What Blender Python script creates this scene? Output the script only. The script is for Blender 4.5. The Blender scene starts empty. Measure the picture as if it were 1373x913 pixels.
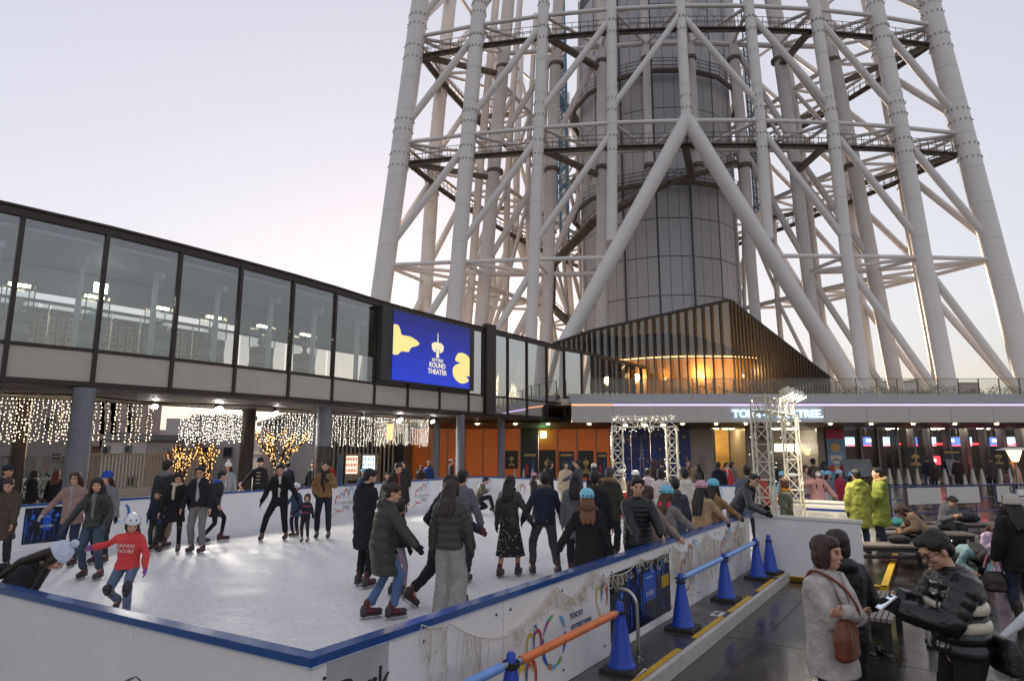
import bpy, math, random
from mathutils import Vector, Matrix, Euler
R = math.radians
random.seed(7)
SC = bpy.context.scene
COL = SC.collection

# ---------------------------------------------------------------- camera
CAM_H, F_PX, PITCH = 2.3, 850.0, math.atan((598.0 - 456.5) / 850.0)
cam_data = bpy.data.cameras.new('camera')
cam_data.sensor_width = 36.0
cam_data.lens = F_PX / 1373.0 * 36.0
cam_data.clip_start, cam_data.clip_end = 0.05, 6000.0
cam = bpy.data.objects.new('camera', cam_data)
COL.objects.link(cam)
cam.location = (0, 0, CAM_H)
cam.rotation_euler = (math.pi / 2 + PITCH, 0, 0)
SC.camera = cam

# ---------------------------------------------------------------- world, sun, exposure
SUN_AZ, SUN_EL = -6.0, 2.2          # degrees from straight ahead (left is negative), and above the horizon
world = bpy.data.worlds.new('World')
SC.world = world
world.use_nodes = True
wn, wl = world.node_tree.nodes, world.node_tree.links
wn.clear()
sky = wn.new('ShaderNodeTexSky')
sky.sky_type = 'NISHITA'
sky.sun_disc = False
sky.sun_elevation = R(SUN_EL)
sky.sun_rotation = R(SUN_AZ)
sky.altitude = 0.0
sky.air_density = 1.2
sky.dust_density = 1.5
sky.ozone_density = 4.0
hsv = wn.new('ShaderNodeHueSaturation')
hsv.inputs['Saturation'].default_value = 0.62
bg = wn.new('ShaderNodeBackground')
bg.inputs['Strength'].default_value = 0.15
wo = wn.new('ShaderNodeOutputWorld')
wl.new(sky.outputs[0], hsv.inputs['Color'])
gam = wn.new('ShaderNodeGamma')          # compresses the sky's range, a flatter dome gives more front fill
gam.inputs['Gamma'].default_value = 0.42
wl.new(hsv.outputs[0], gam.inputs['Color'])
tnt = wn.new('ShaderNodeMix')
tnt.data_type, tnt.blend_type = 'RGBA', 'MULTIPLY'
tnt.inputs['Factor'].default_value = 1.0
tnt.inputs['B'].default_value = (1.06, 0.955, 0.91, 1.0)
wl.new(gam.outputs[0], tnt.inputs['A'])
wl.new(tnt.outputs['Result'], bg.inputs['Color'])
wl.new(bg.outputs[0], wo.inputs['Surface'])

sun_data = bpy.data.lights.new('sun', 'SUN')
sun_data.energy = 1.3
sun_data.angle = R(14)
sun_data.color = (1.0, 0.72, 0.48)
sun = bpy.data.objects.new('sun', sun_data)
COL.objects.link(sun)
_d = Vector((math.sin(R(SUN_AZ)) * math.cos(R(SUN_EL)), math.cos(R(SUN_AZ)) * math.cos(R(SUN_EL)), math.sin(R(SUN_EL))))
sun.rotation_euler = (-_d).to_track_quat('-Z', 'Y').to_euler()

SC.render.engine = 'CYCLES'
SC.view_settings.view_transform = 'Standard'
SC.view_settings.look = 'None'
SC.view_settings.exposure = 2.55
SC.view_settings.gamma = 1.0
SC.view_settings.use_curve_mapping = False
SC.cycles.use_denoising = True
SC.cycles.max_bounces = 8
SC.cycles.diffuse_bounces = 3
SC.cycles.glossy_bounces = 3
SC.cycles.transmission_bounces = 4
SC.cycles.transparent_max_bounces = 24
SC.cycles.sample_clamp_indirect = 4.0
SC.cycles.caustics_reflective = False
SC.cycles.caustics_refractive = False

# ---------------------------------------------------------------- placing: a pixel of the 1373x913 photograph to a point of the place
_c, _s = math.cos(PITCH), math.sin(PITCH)
def _ray(px, py):
    u, v = (px - 686.5) / F_PX, -(py - 456.5) / F_PX
    return Vector((u, _c - v * _s, _s + v * _c))
def G(px, py, z=0.0):                      # point on the level z
    d = _ray(px, py)
    t = (z - CAM_H) / d.z
    return Vector((0, 0, CAM_H)) + d * t
def DP(px, py, y):                         # point on the upright plane at distance y
    d = _ray(px, py)
    return Vector((0, 0, CAM_H)) + d * (y / d.y)

# ---------------------------------------------------------------- materials
def lin(r, g, b):
    f = lambda c: (c / 255.0) / 12.92 if c <= 10 else (((c / 255.0) + 0.055) / 1.055) ** 2.4
    return (f(r), f(g), f(b), 1.0)
def rgb(c):
    c = tuple(c)
    return c if len(c) == 4 else c + (1.0,)
_mats = {}
def mat(name, col, rough=0.6, metal=0.0, var=0.12, scale=6.0, bump=0.0, bscale=40.0, spec=0.5, stretch=None, sheen=0.0, coat=0.0, rvar=0.0):
    """Principled with uneven tone, uneven gloss and fine relief, all from noise in object space."""
    if name in _mats:
        return _mats[name]
    m = bpy.data.materials.new(name)
    m.use_nodes = True
    N, L = m.node_tree.nodes, m.node_tree.links
    p = N['Principled BSDF']
    p.inputs['Roughness'].default_value = rough
    p.inputs['Metallic'].default_value = metal
    p.inputs['Specular IOR Level'].default_value = spec
    if sheen: p.inputs['Sheen Weight'].default_value = sheen
    if coat: p.inputs['Coat Weight'].default_value = coat
    col = rgb(col)
    tc = N.new('ShaderNodeTexCoord')
    vec = tc.outputs['Object']
    if stretch:
        mp = N.new('ShaderNodeMapping')
        mp.inputs['Scale'].default_value = stretch
        L.new(vec, mp.inputs['Vector'])
        vec = mp.outputs['Vector']
    n1 = N.new('ShaderNodeTexNoise')
    n1.inputs['Scale'].default_value = scale
    n1.inputs['Detail'].default_value = 5.0
    n1.inputs['Roughness'].default_value = 0.6
    L.new(vec, n1.inputs['Vector'])
    if var:
        mr = N.new('ShaderNodeMapRange')
        mr.inputs['From Min'].default_value, mr.inputs['From Max'].default_value = 0.3, 0.7
        mr.inputs['To Min'].default_value, mr.inputs['To Max'].default_value = 1 - var, 1 + var
        L.new(n1.outputs['Fac'], mr.inputs['Value'])
        mx = N.new('ShaderNodeMix')
        mx.data_type, mx.blend_type = 'RGBA', 'MULTIPLY'
        mx.inputs['Factor'].default_value = 1.0
        mx.inputs['A'].default_value = col
        L.new(mr.outputs['Result'], mx.inputs['B'])
        L.new(mx.outputs['Result'], p.inputs['Base Color'])
    else:
        p.inputs['Base Color'].default_value = col
    if rvar:
        rr = N.new('ShaderNodeMapRange')
        rr.inputs['From Min'].default_value, rr.inputs['From Max'].default_value = 0.35, 0.65
        rr.inputs['To Min'].default_value, rr.inputs['To Max'].default_value = max(0.02, rough - rvar), min(1, rough + rvar)
        L.new(n1.outputs['Fac'], rr.inputs['Value'])
        L.new(rr.outputs['Result'], p.inputs['Roughness'])
    if bump:
        n2 = N.new('ShaderNodeTexNoise')
        n2.inputs['Scale'].default_value = bscale
        n2.inputs['Detail'].default_value = 4.0
        L.new(vec, n2.inputs['Vector'])
        bp = N.new('ShaderNodeBump')
        bp.inputs['Strength'].default_value = bump
        bp.inputs['Distance'].default_value = 0.02
        L.new(n2.outputs['Fac'], bp.inputs['Height'])
        L.new(bp.outputs['Normal'], p.inputs['Normal'])
    _mats[name] = m
    return m
def emit(name, col, strength, sample=True):
    if name in _mats:
        return _mats[name]
    m = bpy.data.materials.new(name)
    m.use_nodes = True
    N, L = m.node_tree.nodes, m.node_tree.links
    p = N['Principled BSDF']
    p.inputs['Base Color'].default_value = rgb(col)
    p.inputs['Roughness'].default_value = 0.5
    p.inputs['Emission Color'].default_value = rgb(col)
    p.inputs['Emission Strength'].default_value = strength
    if not sample:
        m.cycles.emission_sampling = 'NONE'
    _mats[name] = m
    return m
def glass(name, tint=(0.75, 0.8, 0.82), ior=1.5, rough=0.0, dust=0.0):
    """Thin pane: tinted pass-through with Fresnel reflection of the surroundings."""
    if name in _mats:
        return _mats[name]
    m = bpy.data.materials.new(name)
    m.use_nodes = True
    N, L = m.node_tree.nodes, m.node_tree.links
    N.clear()
    out = N.new('ShaderNodeOutputMaterial')
    tr = N.new('ShaderNodeBsdfTransparent')
    tr.inputs['Color'].default_value = rgb(tint)
    gl = N.new('ShaderNodeBsdfGlossy')
    gl.inputs['Roughness'].default_value = rough
    gl.inputs['Color'].default_value = (0.95, 0.95, 0.95, 1)
    fr = N.new('ShaderNodeFresnel')
    ge = N.new('ShaderNodeNewGeometry')              # both faces of the pane reflect as seen from the air
    ma = N.new('ShaderNodeMath')
    ma.operation = 'MULTIPLY_ADD'
    ma.inputs[1].default_value, ma.inputs[2].default_value = 1.0 / ior - ior, ior
    L.new(ge.outputs['Backfacing'], ma.inputs[0])
    L.new(ma.outputs[0], fr.inputs['IOR'])
    mx = N.new('ShaderNodeMixShader')
    L.new(fr.outputs[0], mx.inputs[0])
    L.new(tr.outputs[0], mx.inputs[1])
    L.new(gl.outputs[0], mx.inputs[2])
    last = mx
    if dust:
        df = N.new('ShaderNodeBsdfDiffuse')
        df.inputs['Color'].default_value = (0.6, 0.6, 0.6, 1)
        m2 = N.new('ShaderNodeMixShader')
        m2.inputs[0].default_value = dust
        L.new(mx.outputs[0], m2.inputs[1])
        L.new(df.outputs[0], m2.inputs[2])
        last = m2
    L.new(last.outputs[0], out.inputs['Surface'])
    _mats[name] = m
    return m

# ---------------------------------------------------------------- mesh building
def frame(d):
    d = Vector(d).normalized()
    up = Vector((0, 0, 1)) if abs(d.z) < 0.95 else Vector((0, 1, 0))
    x = d.cross(up).normalized()
    y = x.cross(d).normalized()
    return x, y, d
class MB:
    def __init__(s):
        s.v, s.f = [], []
    def add(s, vs, fs):
        o = len(s.v)
        s.v.extend(tuple(v) for v in vs)
        s.f.extend(tuple(i + o for i in f) for f in fs)
        return s
    def box(s, c, size, rot=None):
        hx, hy, hz = size[0] / 2, size[1] / 2, size[2] / 2
        c = Vector(c)
        vs = [Vector((x, y, z)) for z in (-hz, hz) for y in (-hy, hy) for x in (-hx, hx)]
        if rot is not None:
            if not isinstance(rot, Matrix):
                rot = Matrix.Rotation(rot, 3, 'Z')
            vs = [rot @ v for v in vs]
        return s.add([c + v for v in vs], [(0, 2, 3, 1), (4, 5, 7, 6), (0, 1, 5, 4), (2, 6, 7, 3), (0, 4, 6, 2), (1, 3, 7, 5)])
    def beam(s, a, b, w, h):                       # square bar between two points
        a, b = Vector(a), Vector(b)
        x, y, d = frame(b - a)
        vs = [p + x * (w / 2 * i) + y * (h / 2 * j) for p in (a, b) for i, j in ((-1, -1), (1, -1), (1, 1), (-1, 1))]
        return s.add(vs, [(3, 2, 1, 0), (4, 5, 6, 7), (0, 1, 5, 4), (1, 2, 6, 5), (2, 3, 7, 6), (3, 0, 4, 7)])
    def wallbar(s, a, b, z0, z1, t, off=0.0):      # upright slab over a plan segment, thickness t to the left of a->b
        a, b = Vector((a[0], a[1], 0)), Vector((b[0], b[1], 0))
        d = (b - a).normalized()
        n = Vector((-d.y, d.x, 0))
        a, b = a + n * off, b + n * off
        vs = [Vector((p.x, p.y, z)) for z in (z0, z1) for p in (a, b, b + n * t, a + n * t)]
        return s.add(vs, [(3, 2, 1, 0), (4, 5, 6, 7), (0, 1, 5, 4), (1, 2, 6, 5), (2, 3, 7, 6), (3, 0, 4, 7)])
    def tube(s, a, b, r0, r1=None, n=12, caps=True):
        a, b = Vector(a), Vector(b)
        r1 = r0 if r1 is None else r1
        x, y, d = frame(b - a)
        vs = []
        for p, r in ((a, r0), (b, r1)):
            for k in range(n):
                t = 2 * math.pi * k / n
                vs.append(p + x * (math.cos(t) * r) + y * (math.sin(t) * r))
        fs = [(k, (k + 1) % n, n + (k + 1) % n, n + k) for k in range(n)]
        if caps:
            fs += [tuple(range(n - 1, -1, -1)), tuple(range(n, 2 * n))]
        return s.add(vs, fs)
    def path(s, pts, r, n=8, closed=False):        # swept tube through points, radius number or list
        pts = [Vector(p) for p in pts]
        m = len(pts)
        rs = r if isinstance(r, (list, tuple)) else [r] * m
        vs, x = [], None
        for i, p in enumerate(pts):
            if closed:
                d = (pts[(i + 1) % m] - pts[i - 1]).normalized()
            else:
                d = (pts[min(i + 1, m - 1)] - pts[max(i - 1, 0)]).normalized()
            if x is None:
                x, y, _ = frame(d)
            else:
                x = (x - d * x.dot(d)).normalized()
                y = x.cross(d)
            for k in range(n):
                t = 2 * math.pi * k / n
                vs.append(p + x * (math.cos(t) * rs[i]) + y * (math.sin(t) * rs[i]))
        fs = []
        for i in range(m if closed else m - 1):
            j = (i + 1) % m
            fs += [(i * n + k, i * n + (k + 1) % n, j * n + (k + 1) % n, j * n + k) for k in range(n)]
        if not closed:
            fs += [tuple(range(n - 1, -1, -1)), tuple(range((m - 1) * n, m * n))]
        return s.add(vs, fs)
    def loft(s, rings):                             # closed solid through rings of equal length
        n = len(rings[0])
        vs = [p for r in rings for p in r]
        fs = []
        for i in range(len(rings) - 1):
            fs += [(i * n + k, i * n + (k + 1) % n, (i + 1) * n + (k + 1) % n, (i + 1) * n + k) for k in range(n)]
        fs += [tuple(range(n - 1, -1, -1)), tuple(range((len(rings) - 1) * n, len(rings) * n))]
        return s.add(vs, fs)
    def ell(s, c, r, rot=None, n=12, m=8):
        c = Vector(c)
        vs, fs = [], []
        vs.append(Vector((0, 0, -r[2])))
        for i in range(1, m):
            a = -math.pi / 2 + math.pi * i / m
            for k in range(n):
                t = 2 * math.pi * k / n
                vs.append(Vector((r[0] * math.cos(a) * math.cos(t), r[1] * math.cos(a) * math.sin(t), r[2] * math.sin(a))))
        vs.append(Vector((0, 0, r[2])))
        fs += [(0, 1 + (k + 1) % n, 1 + k) for k in range(n)]
        for i in range(m - 2):
            fs += [(1 + i * n + k, 1 + i * n + (k + 1) % n, 1 + (i + 1) * n + (k + 1) % n, 1 + (i + 1) * n + k) for k in range(n)]
        e = len(vs) - 1
        fs += [(e, 1 + (m - 2) * n + k, 1 + (m - 2) * n + (k + 1) % n) for k in range(n)]
        if rot is not None:
            vs = [rot @ v for v in vs]
        return s.add([c + v for v in vs], fs)
    def limb(s, pts, rads, n=10, step=0.03, quilt=0.0, pitch=0.07):   # rounded tube, optionally quilted
        pts = [Vector(p) for p in pts]
        P, Q = [], []
        acc = 0.0
        for i in range(len(pts) - 1):
            L = (pts[i + 1] - pts[i]).length
            k = max(1, int(L / step))
            for j in range(k):
                t = j / k
                q = 1 + quilt * (abs(math.sin(math.pi * (acc + L * t) / pitch)) - 0.5)
                P.append(pts[i].lerp(pts[i + 1], t))
                Q.append((rads[i] + (rads[i + 1] - rads[i]) * t) * q)
            acc += L
        P.append(pts[-1]); Q.append(rads[-1])
        d0, d1 = (P[1] - P[0]).normalized(), (P[-1] - P[-2]).normalized()
        r0, r1 = Q[0], Q[-1]
        P = [P[0] - d0 * r0 * .95, P[0] - d0 * r0 * .6] + P + [P[-1] + d1 * r1 * .6, P[-1] + d1 * r1 * .95]
        Q = [r0 * .25, r0 * .8] + Q + [r1 * .8, r1 * .25]
        return s.path(P, Q, n)
    def prism(s, poly, origin, ux, uy, thick):      # flat outline (2D) swept along the normal of ux, uy
        ux, uy, o = Vector(ux), Vector(uy), Vector(origin)
        nrm = ux.cross(uy).normalized()
        n = len(poly)
        vs = [o + ux * p[0] + uy * p[1] + nrm * h for h in (0, thick) for p in poly]
        fs = [tuple(range(n - 1, -1, -1)), tuple(range(n, 2 * n))] + [(k, (k + 1) % n, n + (k + 1) % n, n + k) for k in range(n)]
        return s.add(vs, fs)
    def mesh(s, name, material, smooth=None):
        me = bpy.data.meshes.new(name)
        me.from_pydata(s.v, [], s.f)
        if material is not None:
            me.materials.append(material)
        if smooth is not None:
            me.polygons.foreach_set('use_smooth', [True] * len(me.polygons))
            if smooth < 180:
                me.set_sharp_from_angle(angle=R(smooth))
        me.update()
        return me
    def build(s, name, material, parent=None, smooth=None):
        return put(name, s.mesh(name, material, smooth), parent)

def put(name, data, parent=None):                   # link an object whose data are in world coordinates
    o = bpy.data.objects.new(name, data)
    COL.objects.link(o)
    if parent is not None:
        o.parent = parent
        if parent.type == 'EMPTY':
            o.matrix_parent_inverse = parent.matrix_basis.inverted()
    return o
def put_local(name, data, parent, loc=(0, 0, 0), rot=(0, 0, 0)):
    o = bpy.data.objects.new(name, data)
    COL.objects.link(o)
    o.parent = parent
    o.location, o.rotation_euler = loc, rot
    return o
def tag(o, label=None, cat=None, group=None, kind=None):
    for k, v in (('label', label), ('category', cat), ('group', group), ('kind', kind)):
        if v:
            o[k] = v
    return o
def thing(name, label, cat, loc=(0, 0, 0), rotz=0.0, group=None):
    o = bpy.data.objects.new(name, None)
    COL.objects.link(o)
    o.empty_display_size = 0.2
    o.location, o.rotation_euler = loc, (0, 0, rotz)
    return tag(o, label, cat, group)
def structure(name, mb, material, smooth=None):
    return tag(mb.build(name, material, None, smooth), kind='structure')
def copy_tree(o, parent=None):
    c = o.copy()
    COL.objects.link(c)
    c.parent = parent
    for ch in o.children:
        copy_tree(ch, c)
    return c
def text_mesh(txt, size, depth, material, bold=0.0):
    """Lettering as a mesh in the XY plane, centred on its origin."""
    cu = bpy.data.curves.new('text_tmp', 'FONT')
    cu.body, cu.size, cu.extrude, cu.offset = txt, size, depth, bold
    cu.align_x, cu.align_y = 'CENTER', 'CENTER'
    cu.resolution_u = 3
    t = bpy.data.objects.new('text_tmp', cu)
    COL.objects.link(t)
    bpy.context.view_layer.update()
    me = bpy.data.meshes.new_from_object(t.evaluated_get(bpy.context.evaluated_depsgraph_get()))
    bpy.data.objects.remove(t)
    bpy.data.curves.remove(cu)
    me.materials.clear()
    me.materials.append(material)
    return me
def text_on(name, txt, size, pos, ux, uy, material, parent, depth=0.01, bold=0.0):
    me = text_mesh(txt, size, depth, material, bold)
    ux, uy = Vector(ux).normalized(), Vector(uy).normalized()
    n = ux.cross(uy)
    M = Matrix((ux, uy, n)).transposed().to_4x4()
    me.transform(Matrix.Translation(Vector(pos)) @ M)
    return put(name, me, parent)
def curve3(pts, k):                                  # Catmull-Rom through points, k samples each
    pts = [Vector(p) for p in pts]
    out = []
    for i in range(len(pts) - 1):
        p0, p1, p2, p3 = pts[max(i - 1, 0)], pts[i], pts[i + 1], pts[min(i + 2, len(pts) - 1)]
        for j in range(k):
            t = j / k
            out.append(0.5 * ((2 * p1) + (p2 - p0) * t + (2 * p0 - 5 * p1 + 4 * p2 - p3) * t * t + (3 * p1 - p0 - 3 * p2 + p3) * t ** 3))
    out.append(pts[-1])
    return out
ORD = ['leftmost'] + [w + ' from the left' for w in 'second third fourth fifth sixth seventh eighth ninth tenth eleventh twelfth thirteenth fourteenth fifteenth'.split()]
# ================================================================ the steel lattice tower
M_STEEL = mat('painted_steel', lin(222, 218, 216), rough=0.42, var=0.05, scale=0.5, bump=0.06, bscale=3, rvar=0.08)
M_STEEL_IN = mat('painted_steel_inner', lin(208, 204, 202), rough=0.5, var=0.08, scale=0.6)
M_DARK = mat('walkway_steel', lin(104, 96, 88), rough=0.6, metal=0.2, var=0.2, scale=1.2)
M_BOLT = mat('lug_steel', lin(140, 134, 132), rough=0.5, metal=0.4, var=0.1)
M_CORE = mat('core_cladding', lin(176, 176, 182), rough=0.5, metal=0.1, var=0.06, scale=0.25, rvar=0.08)
M_CORE_JOINT = mat('core_joint', lin(92, 92, 98), rough=0.7, var=0.1)
M_BLUE_STEEL = mat('blue_hoist_steel', lin(84, 138, 170), rough=0.5, var=0.1)

T_X, T_Y, T_YAW, T_Z0 = 17.45, 76.5, R(-2.0), 5.2
tower = thing('lattice_tower', 'huge white tubular steel lattice tower rising behind the entrance building', 'tower', (T_X, T_Y, T_Z0))
LV = [19.9, 33.1, 45.5, 57.5]
def t_w(z): return 31.1 - 0.085 * z
def t_bulge(z): return max(1.0, min(4.0, 2.0 + 1.6 * (z - 20) / 13))
def t_pt(f, z, side=0, inset=0.0):
    """f runs -1..1 along one of the three faces, inset goes towards the shaft."""
    W = t_w(z)
    x = f * W
    y = -(W / math.sqrt(3) + t_bulge(z) * (1 - f * f))
    if inset:
        L = math.hypot(x, y)
        k = (L - inset) / L
        x, y = x * k, y * k
    a = T_YAW + side * 2 * math.pi / 3
    return Vector((T_X + x * math.cos(a) - y * math.sin(a), T_Y + x * math.sin(a) + y * math.cos(a), z))
C_R = [0.98, 0.76, 0.56, 0.5, 0.47, 0.5, 0.56, 0.76, 0.98]
def fr(i): return (i - 4) / 4.0
def cyl(name, a, b, r, parent=tower, n=20, m=M_STEEL):
    return MB().tube(a, b, r, r, n).build(name, m, parent, smooth=40)
Z_TOP = 60.0
for side in range(3):
    front = side == 0
    seg = 20 if front else 12
    for i in range(0, 9):
        if side != 0 and i == 8 and side == 2: continue
        if side == 1 and i == 0: continue
        if side == 2 and i == 0: continue
        z0 = T_Z0
        if i in (3, 5): z0 = 21.5
        if i == 4: z0 = LV[1] - 0.3
        if side == 2 and i == 8: continue
        pts = [t_pt(fr(i), z0, side)] + [t_pt(fr(i), z, side) for z in LV if z > z0 + 1] + [t_pt(fr(i), Z_TOP, side)]
        rr = C_R[i]
        mb = MB().path(pts, [rr * 1.04] + [rr] * (len(pts) - 2) + [rr * .96], seg)
        mb.build('column', M_STEEL, tower, smooth=40)
        if front or i in (1, 7):
            lug = MB()
            for zl in LV[1:3]:
                for dz in (-2.8, -1.4, 1.2, 2.4):
                    z = zl + dz
                    if z < z0 + .5: continue
                    c = t_pt(fr(i), z, side)
                    n = 9 if rr < .7 else 13
                    for k in range(n):
                        a = 2 * math.pi * (k + .5 * (dz > 0)) / n
                        lug.box((c.x + math.cos(a) * (rr + .05), c.y + math.sin(a) * (rr + .05), z), (.1, .08, .16), a)
            for k in range(14):
                z = 7 + 3.7 * k
                if z < z0 + .5: continue
                c = t_pt(fr(i), z, side)
                lug.path([(c.x + math.cos(2 * math.pi * q / 20) * (rr + .002), c.y + math.sin(2 * math.pi * q / 20) * (rr + .002), z) for q in range(20)], .012, 4, closed=True)
            tag(lug.build('lug_ring', M_BOLT, tower), kind='stuff')
    # splayed pair of legs under the middle column
    for sgn in (-1, 1):
        a = t_pt(0, LV[1] + .1, side); b = t_pt(sgn * .5, T_Z0 + .2, side)
        MB().path([a, a.lerp(b, .5), b], [.7, .72, .78], seg).build('splayed_leg', M_STEEL, tower, smooth=40)
    # ring beams
    for li, z in enumerate(LV):
        for i in range(8):
            if li == 0 and i in (3, 4): continue
            a, b = t_pt(fr(i), z, side), t_pt(fr(i + 1), z, side)
            if li == 0 and i == 2: b = t_pt(-.235, z, side)
            if li == 0 and i == 5: a = t_pt(.235, z, side)
            cyl('ring_beam', a, b, .21, n=12 if front else 8)
    # diagonals, always falling outwards
    zs = [T_Z0] + LV
    for lv in range(len(zs) - 1):
        for i in range(4):
            if lv == 0 and i >= 2: continue
            if lv == 1 and i == 3: continue
            for mir in (0, 1):
                hi, lo = (i + 1, i) if not mir else (7 - i, 8 - i)
                a = t_pt(fr(hi), zs[lv + 1] - .9, side)
                b = t_pt(fr(lo), zs[lv] + (1.6 if lv else 0.0), side)
                cyl('diagonal_brace', a, b, .36 - .02 * i, n=14 if front else 8)
    # inner ring of columns behind the bays, with its own braces
    for i in range(8):
        f = fr(i) + .125
        rad = [.7, .62, .54, .42][min(i, 7 - i)] * (1 if front else .62)
        ins = [7.2, 7.2, 6.6, 6.0][min(i, 7 - i)]
        low_ = front and i in (3, 4)                # the shaft stands clear between the splayed legs
        pts = [t_pt(f, z, side, ins) for z in ((LV[1] - 2.2, LV[2], Z_TOP) if low_ else (T_Z0, LV[0], LV[1], LV[2], Z_TOP))]
        MB().path(pts, rad, 14 if front else 10).build('inner_column', M_STEEL_IN, tower, smooth=40)
        for li, z in enumerate(LV[:3]):
            c = t_pt(f, z, side, ins)
            if front and li == 0 and 2 <= i <= 5: continue
            for j in (i, i + 1):
                if li == 0 and j in (4,): continue
                cyl('tie_brace', t_pt(fr(j), z, side), c, .19, n=8)
            if i < 7:
                f2, ins2 = fr(i + 1) + .125, [7.2, 7.2, 6.6, 6.0][min(i + 1, 6 - i)]
                cyl('inner_ring_beam', c, t_pt(f2, z, side, ins2), .28, n=8, m=M_STEEL_IN)
                zz = LV[li - 1] + 1 if li else T_Z0
                hi, lo = (i + 1, i) if i < 4 else (i, i + 1)
                insf = lambda q: [7.2, 7.2, 6.6, 6.0][min(q, 7 - q)]
                if not (2 <= i <= 4 and front):
                    cyl('inner_brace', t_pt(fr(hi) + .125, z, side, insf(hi)), t_pt(fr(lo) + .125, zz, side, insf(lo)), .33 if front else .24, n=8, m=M_STEEL_IN)
            # collar
            if li == 0 or not front: continue
            pp = MB().tube(c + Vector((0, 0, -2.0)), c + Vector((0, 0, -1.65)), rad + .2, rad + .2, 12)
            pp.build('collar', M_DARK, tower, smooth=40)
    # walkways under the ring beams, outer and inner, with railings
    for li, z in enumerate(LV[1:3]):
        for ins, dz in ((0.9, -2.0),):
            for i in range(8):
                if ins > 5 and i in (3, 4): continue
                a, b = t_pt(fr(i), z + dz, side, ins), t_pt(fr(i + 1), z + dz, side, ins)
                w = MB()
                w.beam(a, b, .8, .09)
                w.beam(a + Vector((0, 0, -.25)), b + Vector((0, 0, -.2)), .14, .24)
                for k in range(5):
                    p = a.lerp(b, k / 5)
                    w.beam(p + Vector((-.3, -.3, -.3)), p + Vector((.3, .3, -.1)), .1, .1)
                wo_ = w.build('walkway', M_DARK, tower)
                rl = MB()
                d = (b - a).normalized(); n = Vector((-d.y, d.x, 0)) * .45
                for sg in (-1, 1):
                    for h in (.6, 1.1):
                        rl.beam(a + n * sg + Vector((0, 0, h)), b + n * sg + Vector((0, 0, h)), .045, .045)
                    for k in range(8):
                        p = a.lerp(b, k / 8) + n * sg
                        rl.beam(p, p + Vector((0, 0, 1.12)), .05, .05)
                rl.build('railing', M_DARK, wo_)
            # spokes from the corner node in to the inner ring, dark gangways
        for f in (-1, -.5, 0, .5):
            a, b = t_pt(f, z - 2.0, side, .9), t_pt(f + .125, z - 2.6, side, 7.4)
            MB().beam(a, b, .7, .35).build('gangway', M_DARK, tower)
# stair flights winding up between the inner ring and the shaft
for k in range(14):
    a0, a1 = k * .62 + .3, (k + 1) * .62 + .3
    z0, z1 = 8 + k * 3.1, 8 + (k + 1) * 3.1
    p = Vector((T_X + 13.2 * math.cos(a0), T_Y + 13.2 * math.sin(a0), z0))
    q = Vector((T_X + 13.2 * math.cos(a1), T_Y + 13.2 * math.sin(a1), z1))
    st = MB().beam(p, q, 1.2, .35)
    for h in (.6, 1.1):
        st.beam(p + Vector((0, 0, h)), q + Vector((0, 0, h)), .06, .06)
    n = 10
    for j in range(n):
        r = p.lerp(q, j / n)
        st.beam(r, r + Vector((0, 0, 1.1)), .06, .06)
    st.build('stair_flight', M_DARK, tower)
# blue hoist ladders beside the shaft
for (x, y) in ((-11.6, -6.5), (11.4, -6.5), (-10.5, 4.0)):
    lad = MB()
    for sx in (-.55, .55):
        for sy in (-.55, .55):
            lad.beam((T_X + x + sx, T_Y + y + sy, 29), (T_X + x + sx, T_Y + y + sy, Z_TOP), .13, .13)
    for k in range(26):
        z = 29 + k * 1.2
        for sy in (-.55, .55):
            lad.beam((T_X + x - .55, T_Y + y + sy, z), (T_X + x + .55, T_Y + y + sy, z + 1.1), .1, .1)
        for sx in (-.55, .55):
            lad.beam((T_X + x + sx, T_Y + y - .55, z), (T_X + x + sx, T_Y + y + .55, z + 1.1), .1, .1)
    lad.build('hoist_mast', M_BLUE_STEEL, tower)
# the shaft: sixteen-sided, clad in tall panels with open joints
CX_, CY_, CR_ = 18.3, 76.5, 9.6
NS = 16
def core_pt(k, z, r=CR_):
    a = -math.pi / 2 + T_YAW + 2 * math.pi * (k + .5) / NS
    return Vector((CX_ + r * math.cos(a), CY_ + r * math.sin(a), z))
MB().loft([[core_pt(k, z, CR_ - .12) for k in range(NS)] for z in (T_Z0, Z_TOP)]).build('shaft_core', M_CORE_JOINT, tower)
rows = [T_Z0 + .05 + 4.4 * j for j in range(13)]
for k in range(NS):
    if math.sin(-math.pi / 2 + T_YAW + 2 * math.pi * (k + 1) / NS) > .35: continue
    a, b = core_pt(k, 0), core_pt(k + 1, 0)
    for j in range(12):
        for h in range(3):
            p = a.lerp(b, (h + .02) / 3); q = a.lerp(b, (h + .98) / 3)
            if h == 0: p = a.lerp(b, .03)
            if h == 2: q = a.lerp(b, .97)
            n = (b - a).normalized().cross(Vector((0, 0, 1)))
            z0, z1 = rows[j] + .04, rows[j] + 4.34
            vs = [(p.x, p.y, z0), (q.x, q.y, z0), (q.x, q.y, z1), (p.x, p.y, z1)]
            vs = [Vector(v) for v in vs]
            MB().add(vs + [v - n * .1 for v in vs], [(0, 1, 2, 3), (1, 0, 4, 5), (2, 1, 5, 6), (3, 2, 6, 7), (0, 3, 7, 4)]).build('cladding_panel', M_CORE, tower)
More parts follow.
